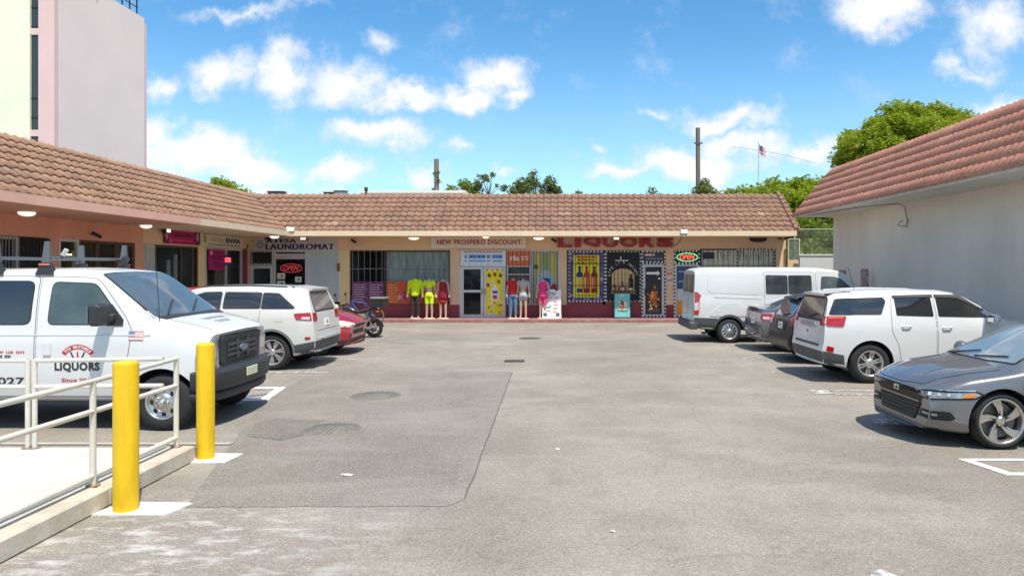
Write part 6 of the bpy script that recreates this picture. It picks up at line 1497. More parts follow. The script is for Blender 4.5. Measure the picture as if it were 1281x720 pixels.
obj('clamp', MB().tube([(-.14, .66, .10), (-.02, .62, .20)], .05, 8), M_PLAST, rk); obj('clamp', MB().tube([(-.15, -.60, .22), (-.10, -.60, .30)], .03, 8), flat((200, 196, 190), .4), rk)
# lettering on the near side (flat print on the door)
def decal(name, txt, x0, x1, z0, z1, m, bold=.02, draw=None, sp=1.):
    yy, _ = c.ray('R', (x0+x1)/2, (z0+z1)/2); mb = MB()
    if draw: draw(mb, x0, x1, z0, z1, yy.y-.0085)
    else: put_text(mb, txt, x0, x1, z0, z1, yy.y-.0085, 0, bold=bold, space=sp)
    vs = []
    for (x, y, z) in mb.v:
        l, n_ = c.ray('R', x, z); vs.append((x, l.y-.0075+(y-(yy.y-.0085)), z))
    mb.v = vs; return obj(name, mb, m, c.t)
INK = flat((52, 52, 54), .5); DRED = flat((186, 52, 50), .5)
dx = lambda px: (px-VX)*9.28/F+9.8
dz = lambda py: CAMZ+(VY-py)*9.28/F
decal('lettering', 'LIQUORS', dx(69), dx(125.5), dz(465), dz(452.5), INK, .05, sp=1.1)
decal('lettering', 'Since 2012', dx(77.5), dx(118), dz(477.5), dz(472.5), DRED, .02)
decal('lettering', 'follow us on', dx(-22), dx(31), dz(442), dz(437), DRED, .015)
decal('lettering', '2027', dx(-14), dx(31), dz(481), dz(471.5), INK, .02)
def icons(mb, x0, x1, z0, z1, y):
    for k in range(4):
        a = x0+(x1-x0)*k/4; w = (x1-x0)/4*.72
        for q in ((a, a+w, z0, z0+.012), (a, a+w, z1-.012, z1), (a, a+.012, z0, z1), (a+w-.012, a+w, z0, z1)): mb.add([(q[0], y, q[2]), (q[1], y, q[2]), (q[1], y, q[3]), (q[0], y, q[3])], [(0, 1, 2, 3)])
        ring(mb, a+w/2, (z0+z1)/2, .018, .018, .008, y)
decal('icons', '', dx(-25), dx(17), dz(448.5), dz(444), INK, draw=icons)
def arch(mb, x0, x1, z0, z1, y):
    cx, n = (x0+x1)/2, 22; w = (x1-x0)/2; cz = z0-.55*w
    def P(t, r): a = math.pi*(.80-.60*t); return (cx+math.cos(a)*w*r, y, cz+math.sin(a)*w*r)
    for i in range(n):
        a, b = i/n, (i+1)/n; mb.add([P(a, 1.25), P(b, 1.25), P(b, .96), P(a, .96)], [(0, 1, 2, 3)], 0)
    arc_text(mb, 'TWO BROTHERS', cx, cz, w*1.02, math.pi*.76, math.pi*.24, w*.17, y-.0012, 1, bold=.03, wf=.7)
    for s_ in (-1, 0, 1): mb.add([(cx+s_*.045-.012, y, z0-.05), (cx+s_*.045+.012, y, z0-.05), (cx+s_*.09+.008, y, z0+.05), (cx+s_*.09-.012, y, z0+.05)], [(0, 1, 2, 3)], 0 if s_ == 0 else 2)
    mb.add([(cx-.06, y, z0-.054), (cx+.06, y, z0-.054), (cx+.06, y, z0-.04), (cx-.06, y, z0-.04)], [(0, 1, 2, 3)], 0)
decal('emblem', '', dx(78), dx(118), dz(444.5), dz(433), [DRED, flat((240, 238, 234), .5), INK], draw=arch)
def usf(mb, x0, x1, z0, z1, y):
    for i in range(7): mb.add([(x0, y, z0+(z1-z0)*i/7), (x1, y, z0+(z1-z0)*i/7), (x1, y, z0+(z1-z0)*(i+1)/7), (x0, y, z0+(z1-z0)*(i+1)/7)], [(0, 1, 2, 3)], i % 2)
    mb.add([(x0, y-.001, z0+(z1-z0)*.45), (x0+(x1-x0)*.42, y-.001, z0+(z1-z0)*.45), (x0+(x1-x0)*.42, y-.001, z1), (x0, y-.001, z1)], [(0, 1, 2, 3)], 2)
decal('flag_sticker', '', dx(161), dx(180), dz(425.5), dz(414), [flat((206, 120, 112), .5), flat((232, 222, 215), .5), flat((120, 130, 170), .5)], draw=usf)
# ---------------------------------------------------------------- white suv at the left (faces -X)
sp = dict(L=4.80, W=1.94, rw=.378, xf=.95+2.915, xr=.95, flare=.02, nose=.20, tail=.08, gap=.06,
          top=[(0, 1.64), (.25, 1.69), (1.5, 1.735), (2.4, 1.725), (2.75, 1.67), (3.55, 1.18), (3.75, 1.12), (4.5, 1.02), (4.8, .88)],
          bot=[(0, .36), (.4, .28), (4.3, .26), (4.8, .32)], belt=[(0, 1.17), (2.5, 1.13), (3.6, 1.05), (4.8, .82)],
          w=[(0, .88), (.35, .95), (3.9, .955), (4.5, .92), (4.8, .84)], wt=[(0, .66), (.5, .72), (2.6, .71), (3.5, .74), (4.8, .66)],
          rx=[(.3, .10), (.5, .02), (.62, .0), (.78, .0), (.80, .03), (1.02, .05), (1.2, .09), (1.62, .28), (1.75, .32)], Lr=1.3)
c = Car('suv', 'pearl white SUV parked nose in behind the white passenger van', 'SUV', sp, W_PEARL, (-4.95, 15.80), math.pi)
c.wheels('twin7', M_ALLOY, .262, .24)
c.patch('cladding', 'L', [(.02, .30), (.50, .30), (.50, .52), (.06, .60)], M_GPLAST, .010); c.patch('cladding', 'R', [(.02, .30), (.50, .30), (.50, .52), (.06, .60)], M_GPLAST, .010)
c.patch('cladding', 'B', [(-.86, .34), (.86, .34), (.88, .60), (-.88, .60)], M_GPLAST, .012, rad=.04)
c.patch('sill', 'L', [(1.42, .26), (3.42, .26), (3.42, .40), (1.42, .40)], M_GPLAST, .010, grid=.2)
for xw in (sp['xf'], sp['xr']):
    for sd in ('L', 'R'):
        a0, a1 = -.05, math.pi+.05; r0, r1 = sp['rw']+.058, sp['rw']+.105; n = 16
        pl = [(xw+r1*math.cos(a0+(a1-a0)*i/n), sp['rw']+r1*math.sin(a0+(a1-a0)*i/n)) for i in range(n+1)]+[(xw+r0*math.cos(a1-(a1-a0)*i/n), sp['rw']+r0*math.sin(a1-(a1-a0)*i/n)) for i in range(n+1)]
        c.patch('arch_trim', sd, pl, mat('arch_grey', (.16, .16, .16), .6), .012)
c.door([(1.23, .62), (1.30, .44), (2.02, .42), (2.02, 1.62), (1.30, 1.62), (1.20, 1.30)], handle=(1.36, 1.06)); c.door([(2.05, .42), (3.16, .44), (3.20, 1.05), (2.85, 1.40), (2.58, 1.62), (2.05, 1.62)], handle=(2.12, 1.05))
c.windows([[(.50, 1.285), (1.17, 1.285), (1.17, 1.585), (.86, 1.57)], [(1.22, 1.285), (1.97, 1.285), (1.97, 1.595), (1.22, 1.585)], [(2.06, 1.265), (2.95, 1.25), (2.62, 1.53), (2.42, 1.59), (2.06, 1.60)]], M_WIN, trim=M_PLAST, rad=.03, tg=.02)
for sd in ('L', 'R'):
    for xx in (.335, .36): pass
for sy in (-1, 1):
    sd = 'L' if sy > 0 else 'R'
    tl = c.patch('tail_light', sd, [(.13, 1.03), (.44, 1.05), (.50, 1.17), (.17, 1.19)], M_TAIL, .014, rad=.03)
    c.patch('tail_light', 'B', [(sy*.62, 1.02), (sy*.86, 1.02), (sy*.84, 1.18), (sy*.62, 1.18)], M_TAIL, .014, rad=.02, label='inner part of the red tail light')
    c.patch('reverse_lens', sd, [(.18, 1.045), (.34, 1.06), (.34, 1.10), (.18, 1.10)], M_TAIL2, .018, parent=tl)
    c.patch('reflector', sd, [(.16, .64), (.27, .64), (.27, .69), (.16, .69)], M_TAIL, .012, rad=.02)
c.patch('rear_window', 'B', [(-.64, 1.22), (.64, 1.22), (.56, 1.58), (-.56, 1.58)], mat('rear_window_glass', (.12, .14, .17), .04, ior=1.7, var=.4, vscale=2.2, coat=.4), .010, rad=.05)
c.patch('window_trim', 'B', [(-.64, 1.22), (.64, 1.22), (.56, 1.58), (-.56, 1.58)], M_PLAST, .005, rad=.05, grow=.03)
c.plate('B', 0, .95); c.patch('tailgate_seam', 'B', [(-.70, .80), (.70, .80), (.70, .807), (-.70, .807)], M_SEAL, .003)
obj('spoiler', MB().add([(.24, -.56, 1.675), (.24, .56, 1.675), (.75, -.60, 1.735), (.75, .60, 1.735), (.26, -.56, 1.64), (.26, .56, 1.64), (.75, -.60, 1.68), (.75, .60, 1.68)], [(0, 1, 3, 2), (4, 6, 7, 5), (0, 4, 5, 1), (2, 3, 7, 6), (0, 2, 6, 4), (1, 5, 7, 3)]), W_PEARL, c.t)
c.patch('fuel_flap', 'L', [(.70, 1.00), (.90, 1.00), (.90, 1.13), (.70, 1.13)], W_PEARL, .004, rad=.04); c.patch('roof_rail', 'T', [(.6, .55), (2.5, .57), (2.5, .61), (.6, .59)], M_GPLAST, .03, thick=.05, mirror=True)
c.patch('windscreen', 'T', [(2.80, -.60), (3.52, -.70), (3.56, 0), (3.52, .70), (2.80, .60)], M_WIND, .008, rad=.05); c.mirror_(2.98, 1.12)
c.patch('chrome_strip', 'L', [(.03, .605), (.5, .535), (.5, .55), (.03, .62)], M_CHROME, .014) if False else None
obj('tow_step', MB().box(-.03, .1, -.5, .5, .62, .66, bev=.01), M_ALLOY, c.t)
# ---------------------------------------------------------------- red suv (faces +X)
sp = dict(L=4.77, W=1.84, rw=.36, xf=4.77-.97, xr=.95, flare=.015, nose=.24, tail=.14, gap=.05,
          top=[(0, 1.5), (.2, 1.62), (1.5, 1.69), (2.3, 1.68), (2.7, 1.60), (3.45, 1.16), (3.6, 1.10), (4.3, 1.00), (4.6, .88), (4.77, .76)],
          bot=[(0, .34), (.4, .27), (4.3, .22), (4.77, .26)], belt=[(0, 1.1), (2.5, 1.05), (3.6, 1.0), (4.77, .70)],
          w=[(0, .84), (.35, .90), (3.9, .91), (4.45, .87), (4.77, .76)], wt=[(0, .60), (.5, .64), (2.6, .64), (3.4, .70), (4.77, .60)], fx=[(.2, -.10), (.45, 0), (3, 0)])
c = Car('suv', 'glossy red SUV with its front end showing, parked beside the motorcycle', 'SUV', sp, P_RED, (-9.62, 18.12), 0)
c.wheels('ten', M_ALLOY, .24, .225)
c.patch('lower_grille', 'F', [(-.62, .24), (.62, .24), (.70, .40), (-.70, .40)], M_PLAST, .012, rad=.03); c.patch('grille', 'F', [(-.42, .66), (.42, .66), (.46, .72), (-.46, .72)], M_BLK, .014, rad=.02); c.patch('grille', 'F', [(-.44, .50), (.44, .50), (.40, .60), (-.40, .60)], M_BLK, .014, rad=.02)
c.patch('cladding', 'R', [(4.24, .24), (4.66, .24), (4.66, .40), (4.28, .36)], M_GPLAST, .012)
for sy in (-1, 1):
    h_ = c.patch('headlight', sy*48, [(sy*a, b) for a, b in ((1.06, .80), (1.30, .66), (1.42, .68), (1.30, .84), (1.02, .93))] if sy < 0 else [(-a*-1, b) for a, b in ((-1.06, .80), (-1.30, .66), (-1.42, .68), (-1.30, .84), (-1.02, .93))], mat('milky_headlamp', (.62, .60, .50), .15, coat=1., var=.25, vscale=16), .012, rad=.03) if False else None
for sy in (-1, 1):
    sd = 'R' if sy < 0 else 'L'
    c.patch('headlight', sd, [(4.06, .80), (4.34, .68), (4.50, .70), (4.38, .84), (3.98, .93)], mat('milky_headlamp', (.62, .60, .50), .15, coat=1., var=.25, vscale=16), .012, rad=.03)
    c.patch('headlight', 'F', [(sy*.56, .66), (sy*.80, .70), (sy*.80, .86), (sy*.58, .78)], MATS['milky_headlamp'], .012, rad=.03, label='inner part of the milky headlight')
    c.patch('fog_lamp', 'F', [(sy*.62, .42), (sy*.76, .42), (sy*.76, .54), (sy*.62, .54)], M_PLAST, .012, rad=.04)
c.patch('windscreen', 'T', [(2.76, -.58), (3.44, -.68), (3.48, 0), (3.44, .68), (2.76, .58)], M_WIND, .008, rad=.05); c.mirror_(3.0, 1.04)
c.door([(2.10, .40), (3.14, .42), (3.16, 1.0), (2.60, 1.5), (2.10, 1.54)], handle=(2.18, .98)); c.door([(1.16, .44), (2.07, .40), (2.07, 1.54), (1.2, 1.5)], handle=(1.22, .98))
c.windows([[(2.12, 1.10), (3.0, 1.09), (2.58, 1.46), (2.12, 1.50)], [(1.22, 1.12), (2.03, 1.10), (2.03, 1.50), (1.22, 1.48)], [(.5, 1.16), (1.12, 1.12), (1.12, 1.47), (.7, 1.42)]], M_WIN, trim=M_PLAST)
c.patch('badge', 'F', [(-.10, .61), (.10, .61), (.10, .65), (-.10, .65)], mat('gold_badge', (.6, .45, .15), .3, .8), .02)
c.patch('hood_seam', 'T', [(3.56, -.70), (4.55, -.56), (4.55, -.552), (3.56, -.692)], M_SEAL, .003)
# ---------------------------------------------------------------- white cargo van (faces +X)
sp = dict(L=5.50, W=2.06, rw=.342, xf=1.03+3.30, xr=1.03, flare=.0, nose=.22, tail=.05, gap=.06,
          top=[(0, 2.02), (.08, 2.09), (.4, 2.13), (3.6, 2.13), (4.15, 2.06), (4.42, 1.94), (5.0, 1.42), (5.15, 1.32), (5.4, 1.15), (5.5, 1.0)],
          bot=[(0, .42), (.5, .36), (4.5, .32), (5.5, .32)], belt=[(0, 1.30), (4.2, 1.28), (5.0, 1.12), (5.5, .9)], ts=.04,
          w=[(0, .94), (.2, .99), (4.6, 1.0), (5.2, .95), (5.5, .82)], wt=[(0, .84), (.4, .88), (4.2, .86), (5.0, .82), (5.5, .70)], rx=[(.3, -.02), (1.3, 0), (2.1, .06)], Lr=.7)
c = Car('cargo_van', 'white cargo van with grey lower cladding parked in front of the liquor shop', 'van', sp, W_WHITE, (3.84, 21.33), 0)
c.wheels('cap', M_ALLOY, .225, .22)
for sd in ('R', 'L'):
    c.patch('cladding', sd, [(.02, .40), (.60, .38), (.62, .56), (.70, .70), (.02, .72)], M_GPLAST, .012); c.patch('cladding', sd, [(1.46, .34), (3.86, .34), (3.86, .60), (1.36, .62)], M_GPLAST, .012, grid=.15)
    a0, a1 = -.1, math.pi+.1; xw = sp['xr']; r0, r1 = sp['rw']+.058, sp['rw']+.125; n = 16
    pl = [(xw+r1*math.cos(a0+(a1-a0)*i/n), sp['rw']+r1*math.sin(a0+(a1-a0)*i/n)) for i in range(n+1)]+[(xw+r0*math.cos(a1-(a1-a0)*i/n), sp['rw']+r0*math.sin(a1-(a1-a0)*i/n)) for i in range(n+1)]
    c.patch('arch_trim', sd, pl, M_GPLAST, .018)
    tl = c.patch('tail_light', sd, [(.015, .80), (.17, .80), (.20, 1.28), (.24, 1.34), (.13, 1.44), (.02, 1.44)], M_TAIL, .014, rad=.02); c.patch('reverse_lens', sd, [(.03, .92), (.16, .93), (.17, 1.16), (.03, 1.12)], M_TAIL2, .018, parent=tl)
cgw = mat('clear_van_glass', (.11, .135, .14), .04, ior=1.6, var=.5, vscale=2.4, coat=.3)
c.door([(2.03, .66), (3.42, .66), (3.42, 2.0), (2.03, 2.0)], handle=(3.02-.9+.62, 1.18), hm=M_PLAST); c.door([(3.50, .66), (4.36, .60), (4.75, .95), (4.83, 1.28), (4.72, 1.48), (4.22, 1.92), (4.05, 1.98), (3.50, 2.0)], handle=(3.56, 1.18), hm=M_PLAST)
c.windows([[(2.08, 1.39), (2.68, 1.39), (2.68, 1.90), (2.08, 1.91)], [(2.72, 1.39), (3.36, 1.39), (3.36, 1.90), (2.72, 1.90)]], mat('cargo_glass', (.05, .06, .068), .05, ior=1.7, var=.6, vscale=2.6, coat=.3), trim=M_PLAST, rad=.04)
c.windows([[(3.62, 1.36), (4.66, 1.40), (4.22, 1.80), (4.02, 1.86), (3.66, 1.87)]], cgw, trim=M_PLAST, rad=.06)
c.patch('panel_recess', 'R', [(.42, 1.42), (1.92, 1.36), (1.92, 1.92), (.42, 1.92)], W_WHITE, -.002 if False else .006, rad=.14); c.patch('panel_recess', 'R', [(.62, 1.28), (1.94, 1.24), (1.94, 1.29), (.62, 1.33)], W_WHITE, .010, rad=.02)
c.patch('bulge', 'R', [(.45, .76), (1.65, .76), (1.50, 1.02), (1.20, 1.14), (.90, 1.12), (.62, .98)], W_WHITE, .012, rad=.10)
c.patch('rear_window', 'B', [(-.80, 1.42), (-.08, 1.42), (-.08, 1.94), (-.74, 1.94)], mat('dusty_rear_glass', (.16, .16, .13), .2, coat=.4), .010, rad=.06, mirror=True); c.patch('door_seam', 'B', [(-.004, .6), (.004, .6), (.004, 2.0), (-.004, 2.0)], M_SEAL, .003)
c.patch('rear_window', 'R', [(.035, 1.44), (.10, 1.44), (.12, 1.95), (.06, 1.95)], MATS['dusty_rear_glass'], .010) if False else None
obj('bumper', MB().box(-.10, .16, -.96, .96, .38, .60, bev=.04), M_GPLAST, c.t); c.plate('B', .5, .85); obj('exhaust_pipe', MB().tube([(.5, -.72, .30), (.36, -.80, .27), (.28, -.86, .28)], .035, 8), mat('sooty_steel', (.12, .10, .09), .6, .5), c.t)
obj('running_step', MB().box(2.3, 3.3, -1.02, -.8, .30, .36, bev=.01), M_GPLAST, c.t); c.mirror_(4.45, 1.30, (.12, .22, .26), M_PLAST)
c.patch('windscreen', 'T', [(4.35, -.70), (5.02, -.80), (5.08, 0), (5.02, .80), (4.35, .70)], M_WIND, .008, rad=.05)
# ---------------------------------------------------------------- silver saloon (faces +X)
sp = dict(L=4.80, W=1.82, rw=.33, xf=4.80-.95, xr=1.06, flare=.01, nose=.2, tail=.12, gap=.05,
          top=[(0, 1.04), (.10, 1.08), (.55, 1.10), (1.25, 1.37), (1.7, 1.45), (2.6, 1.46), (2.9, 1.40), (3.6, 1.04), (3.75, .98), (4.5, .86), (4.8, .72)],
          bot=[(0, .30), (.4, .22), (4.3, .18), (4.8, .22)], belt=[(0, .98), (1, .98), (3.6, .90), (4.8, .66)],
          w=[(0, .80), (.35, .89), (4.0, .90), (4.5, .86), (4.8, .76)], wt=[(0, .66), (.5, .70), (1.4, .58), (2.7, .58), (3.5, .68), (4.8, .6)], rx=[(.2, .12), (.4, .03), (.55, 0), (.7, .02), (1.0, .07)], Lr=.8)
c = Car('saloon_car', 'dark silver saloon car parked between the cargo van and the black hatchback', 'car', sp, P_SILV, (5.02, 18.85), 0)
c.wheels('ten', M_ALLOY, .215, .21)
for sy in (-1, 1):
    sd = 'L' if sy > 0 else 'R'
    tl = c.patch('tail_light', sd, [(.10, .82), (.22, .78), (.50, .84), (.46, .97), (.16, .97)], M_TAIL, .012, rad=.03); c.patch('reverse_lens', sd, [(.14, .84), (.30, .83), (.30, .89), (.14, .90)], M_TAIL2, .016, parent=tl)
    c.patch('tail_light', 'B', [(sy*.50, .80), (sy*.82, .78), (sy*.80, .97), (sy*.50, .95)], M_TAIL, .012, rad=.03, label='inner part of the red tail light')
c.patch('bumper', 'B', [(-.78, .28), (.78, .28), (.82, .62), (-.82, .62)], P_SILV, .016, rad=.06); c.plate('B', 0, .76)
c.patch('rear_window', 'T', [(.62, -.62), (1.32, -.53), (1.32, .53), (.62, .62)], mat('saloon_rear_glass', (.06, .08, .08), .04, ior=1.7, coat=.4), .008, rad=.05)
obj('spoiler', MB().tube([(.20, -.66, 1.05), (.13, -.35, 1.105), (.12, 0, 1.115), (.13, .35, 1.105), (.20, .66, 1.05)], [(.06, .022)]*5, 8), P_SILV, c.t)
c.windows([[(1.15, 1.02), (1.62, 1.01), (1.62, 1.32), (1.45, 1.30)], [(1.67, 1.01), (2.45, 1.0), (2.45, 1.36), (1.67, 1.34)], [(2.5, 1.0), (3.3, .98), (2.88, 1.30), (2.5, 1.36)]], M_WIN, trim=M_PLAST)
c.door([(1.40, .30), (2.46, .28), (2.46, 1.38), (1.75, 1.38), (1.38, 1.0)], handle=(1.5, .88)); c.door([(2.49, .28), (3.5, .30), (3.5, .92), (2.95, 1.34), (2.49, 1.38)], handle=(2.56, .87)); c.mirror_(3.1, .95)
c.patch('windscreen', 'T', [(2.92, -.52), (3.58, -.66), (3.62, 0), (3.58, .66), (2.92, .52)], M_WIND, .008, rad=.05); obj('exhaust_pipe', MB().tube([(.05, -.55, .26), (.35, -.55, .27)], .035, 10), M_CHROME, c.t)
# ---------------------------------------------------------------- black hatchback (faces +X)
sp = dict(L=4.45, W=1.80, rw=.33, xf=4.45-.9, xr=.86, flare=.012, nose=.2, tail=.10, gap=.05,
          top=[(0, 1.42), (.15, 1.49), (.8, 1.53), (1.9, 1.55), (2.5, 1.48), (3.2, 1.06), (3.35, 1.0), (4.2, .86), (4.45, .72)],
          bot=[(0, .30), (.4, .22), (4.0, .18), (4.45, .22)], belt=[(0, 1.0), (1, 1.0), (3.3, .92), (4.45, .66)],
          w=[(0, .80), (.35, .88), (3.7, .89), (4.2, .85), (4.45, .75)], wt=[(0, .58), (.5, .62), (2.4, .60), (3.2, .68), (4.45, .6)],
          rx=[(.2, .12), (.4, .02), (.62, 0), (.66, .05), (.95, .08), (1.0, .12), (1.42, .48), (1.6, .52)], Lr=1.5)
c = Car('hatchback', 'black hatchback parked tight against the white SUV with tail to the lot', 'car', sp, P_BLK, (5.02, 16.60), 0)
c.wheels('ten', M_ALLOY, .215, .21)
c.patch('rear_window', 'B', [(-.58, 1.02), (.58, 1.02), (.50, 1.36), (-.50, 1.36)], mat('hatch_glass', (.10, .13, .16), .04, ior=1.7, var=.4, vscale=3, coat=.4), .010, rad=.05)
sl_o = obj('spoiler', MB().add([(.36, -.50, 1.44), (.30, 0, 1.46), (.36, .50, 1.44), (.85, -.55, 1.53), (.85, 0, 1.555), (.85, .55, 1.53), (.38, -.50, 1.40), (.32, 0, 1.42), (.38, .50, 1.40)], [(0, 1, 4, 3), (1, 2, 5, 4), (0, 6, 7, 1), (1, 7, 8, 2), (6, 3, 4, 7), (7, 4, 5, 8)]), P_BLK, c.t)
for sy in (-1, 1):
    sd = 'L' if sy > 0 else 'R'
    c.patch('tail_light', 'B', [(sy*.60, .82), (sy*.80, .82), (sy*.78, 1.08), (sy*.62, 1.0)], mat('dark_tail_lamp', (.30, .03, .04), .15, coat=1.), .014, rad=.03); c.patch('tail_light', sd, [(.12, .84), (.26, .86), (.34, 1.08), (.22, 1.1)], MATS['dark_tail_lamp'], .012, rad=.02, label='side part of the tail light')
c.patch('plate_recess', 'B', [(-.34, .70), (.34, .70), (.30, .94), (-.30, .94)], M_PLAST, .010, rad=.03); c.plate('B', 0, .81); c.patch('bumper', 'B', [(-.78, .28), (.78, .28), (.82, .60), (-.82, .60)], P_BLK, .016, rad=.05)
a, _ = c.ray('B', 0, 1.04); b, _ = c.ray('B', -.35, 1.10); obj('wiper', MB().tube([a+Vector((-.03, 0, 0)), b+Vector((-.03, 0, 0))], .012, 6), M_PLAST, c.t)
c.windows([[(.75, 1.06), (1.25, 1.04), (1.25, 1.40), (1.05, 1.38)], [(1.30, 1.04), (2.05, 1.02), (2.05, 1.43), (1.30, 1.41)], [(2.1, 1.02), (2.95, 1.0), (2.5, 1.36), (2.1, 1.43)]], M_WIN, trim=M_PLAST)
c.door([(1.18, .32), (2.06, .28), (2.06, 1.45), (1.3, 1.44)], handle=(1.35, .92)); c.door([(2.09, .28), (3.05, .30), (3.05, .95), (2.52, 1.4), (2.09, 1.45)], handle=(2.16, .9)); c.mirror_(2.75, .98)
c.patch('windscreen', 'T', [(2.55, -.54), (3.18, -.66), (3.22, 0), (3.18, .66), (2.55, .54)], M_WIND, .008, rad=.05)
# ---------------------------------------------------------------- white suv at the right (faces +X)
sp = dict(L=4.70, W=1.86, rw=.372, xf=.93+2.857, xr=.93, flare=.02, nose=.2, tail=.08, gap=.055,
          top=[(0, 1.58), (.2, 1.65), (1.4, 1.70), (2.3, 1.68), (2.75, 1.60), (3.55, 1.16), (3.7, 1.12), (4.45, 1.04), (4.7, .90)],
          bot=[(0, .34), (.4, .27), (4.3, .25), (4.7, .30)], belt=[(0, 1.12), (2.5, 1.10), (3.6, 1.04), (4.7, .82)],
          w=[(0, .85), (.35, .91), (3.9, .925), (4.4, .89), (4.7, .82)], wt=[(0, .65), (.5, .70), (2.6, .69), (3.5, .72), (4.7, .66)],
          rx=[(.3, .08), (.55, 0), (.70, .0), (.74, .03), (1.05, .05), (1.15, .07), (1.55, .22), (1.7, .26)], Lr=1.2)
c = Car('suv', 'white SUV with red tail light and window visors parked behind the grey saloon', 'SUV', sp, W_WHITE, (4.80, 14.05), 0)
c.wheels('six', M_ALLOY, .235, .235)
for sd in ('R', 'L'):
    c.patch('cladding', sd, [(.02, .30), (.46, .30), (.44, .52), (.02, .60)], M_GPLAST, .010); c.patch('sill', sd, [(1.36, .26), (3.36, .26), (3.36, .34), (1.36, .34)], M_GPLAST, .008, grid=.2)
    tl = c.patch('tail_light', sd, [(.14, 1.05), (.44, 1.04), (.50, 1.23), (.16, 1.23)], M_TAIL, .016, rad=.03); c.patch('reverse_lens', sd, [(.18, 1.18), (.42, 1.19), (.46, 1.22), (.19, 1.22)], mat('orange_red_lens', (.7, .12, .05), .15, coat=1.), .020, parent=tl)
    c.patch('reflector', sd, [(.13, .60), (.25, .56), (.27, .66), (.15, .69)], M_TAIL, .012, rad=.02)
    c.patch('roof_rail', 'T', [(.6, .53), (2.6, .55), (2.6, .58), (.6, .56)] if sd == 'L' else [(.6, -.53), (2.6, -.55), (2.6, -.58), (.6, -.56)], W_WHITE, .03, thick=.04)
    c.patch('window_visor', sd, [(1.40, 1.555), (2.14, 1.57), (2.14, 1.62), (1.40, 1.60)], M_PLAST, .020); c.patch('window_visor', sd, [(2.18, 1.57), (2.60, 1.55), (3.06, 1.31), (3.06, 1.35), (2.64, 1.60), (2.18, 1.62)], M_PLAST, .020)
for y in (-1, 1): c.patch('tail_light', 'B', [(y*.62, 1.05), (y*.84, 1.05), (y*.82, 1.22), (y*.62, 1.20)], M_TAIL, .014, rad=.02, label='inner part of the red tail light')
c.door([(1.32, .96), (1.44, .72), (1.50, .40), (2.13, .40), (2.13, 1.60), (1.38, 1.58), (1.33, 1.30)], handle=(1.50, 1.04)); c.door([(2.16, .40), (3.22, .42), (3.26, 1.06), (3.10, 1.26), (2.62, 1.56), (2.16, 1.60)], handle=(2.24, 1.02))
c.windows([[(.60, 1.26), (1.14, 1.26), (1.26, 1.50), (1.22, 1.57), (.60, 1.55)], [(1.42, 1.24), (2.10, 1.22), (2.10, 1.58), (1.42, 1.57)], [(2.19, 1.22), (3.12, 1.20), (3.0, 1.33), (2.60, 1.55), (2.19, 1.58)]], M_WIN, trim=None, rad=.03)
c.patch('rear_window', 'B', [(-.66, 1.16), (.66, 1.16), (.60, 1.54), (-.60, 1.54)], MATS['rear_window_glass'], .010, rad=.06); c.patch('window_trim', 'B', [(-.66, 1.16), (.66, 1.16), (.60, 1.54), (-.60, 1.54)], M_PLAST, .006, rad=.06, grow=.04)
for sd in ('L', 'R'): c.patch('window_trim', sd, [(.22, 1.25), (.62, 1.25), (.62, 1.56), (.36, 1.54)], M_WIN, .006, rad=.02)
for sd in ('L', 'R'): c.patch('quarter_glass', sd, [(.20, 1.26), (.60, 1.26), (.60, 1.55), (.34, 1.53)], M_WIN, .008, rad=.015)
c.patch('garnish', 'B', [(-.40, 1.00), (.40, 1.00), (.40, 1.08), (-.40, 1.08)], M_ALLOY, .03, rad=.02); c.plate('B', 0, .90); c.patch('lower_bumper', 'B', [(-.80, .32), (.80, .32), (.84, .58), (-.84, .58)], M_GPLAST, .012, rad=.05); c.patch('step_plate', 'B', [(-.62, .66), (.62, .66), (.62, .70), (-.62, .70)], M_GPLAST, .02)
obj('spoiler', MB().add([(.20, -.56, 1.63), (.14, 0, 1.65), (.20, .56, 1.63), (.70, -.60, 1.685), (.70, 0, 1.71), (.70, .60, 1.685), (.22, -.56, 1.59), (.16, 0, 1.605), (.22, .56, 1.59)], [(0, 1, 4, 3), (1, 2, 5, 4), (0, 6, 7, 1), (1, 7, 8, 2), (6, 3, 4, 7), (7, 4, 5, 8)]), W_WHITE, c.t)
a, _ = c.ray('B', 0, 1.18); b, _ = c.ray('B', -.38, 1.26); obj('wiper', MB().tube([a+Vector((-.03, 0, 0)), b+Vector((-.035, 0, 0))], .012, 6), M_PLAST, c.t)
c.patch('windscreen', 'T', [(2.80, -.60), (3.52, -.68), (3.56, 0), (3.52, .68), (2.80, .60)], M_WIND, .008, rad=.05); c.mirror_(3.12, 1.14, (.14, .22, .15), W_WHITE)
c.patch('badge', 'R', [(1.20, .0+1.14), (1.34, 1.14), (1.34, 1.16), (1.20, 1.16)], M_CHROME, .008) if False else None
a, n_ = c.ray('T', 1.0, 0); obj('aerial', MB().tube([a, a+Vector((-.12, 0, .42))], .006, 5), M_PLAST, c.t)
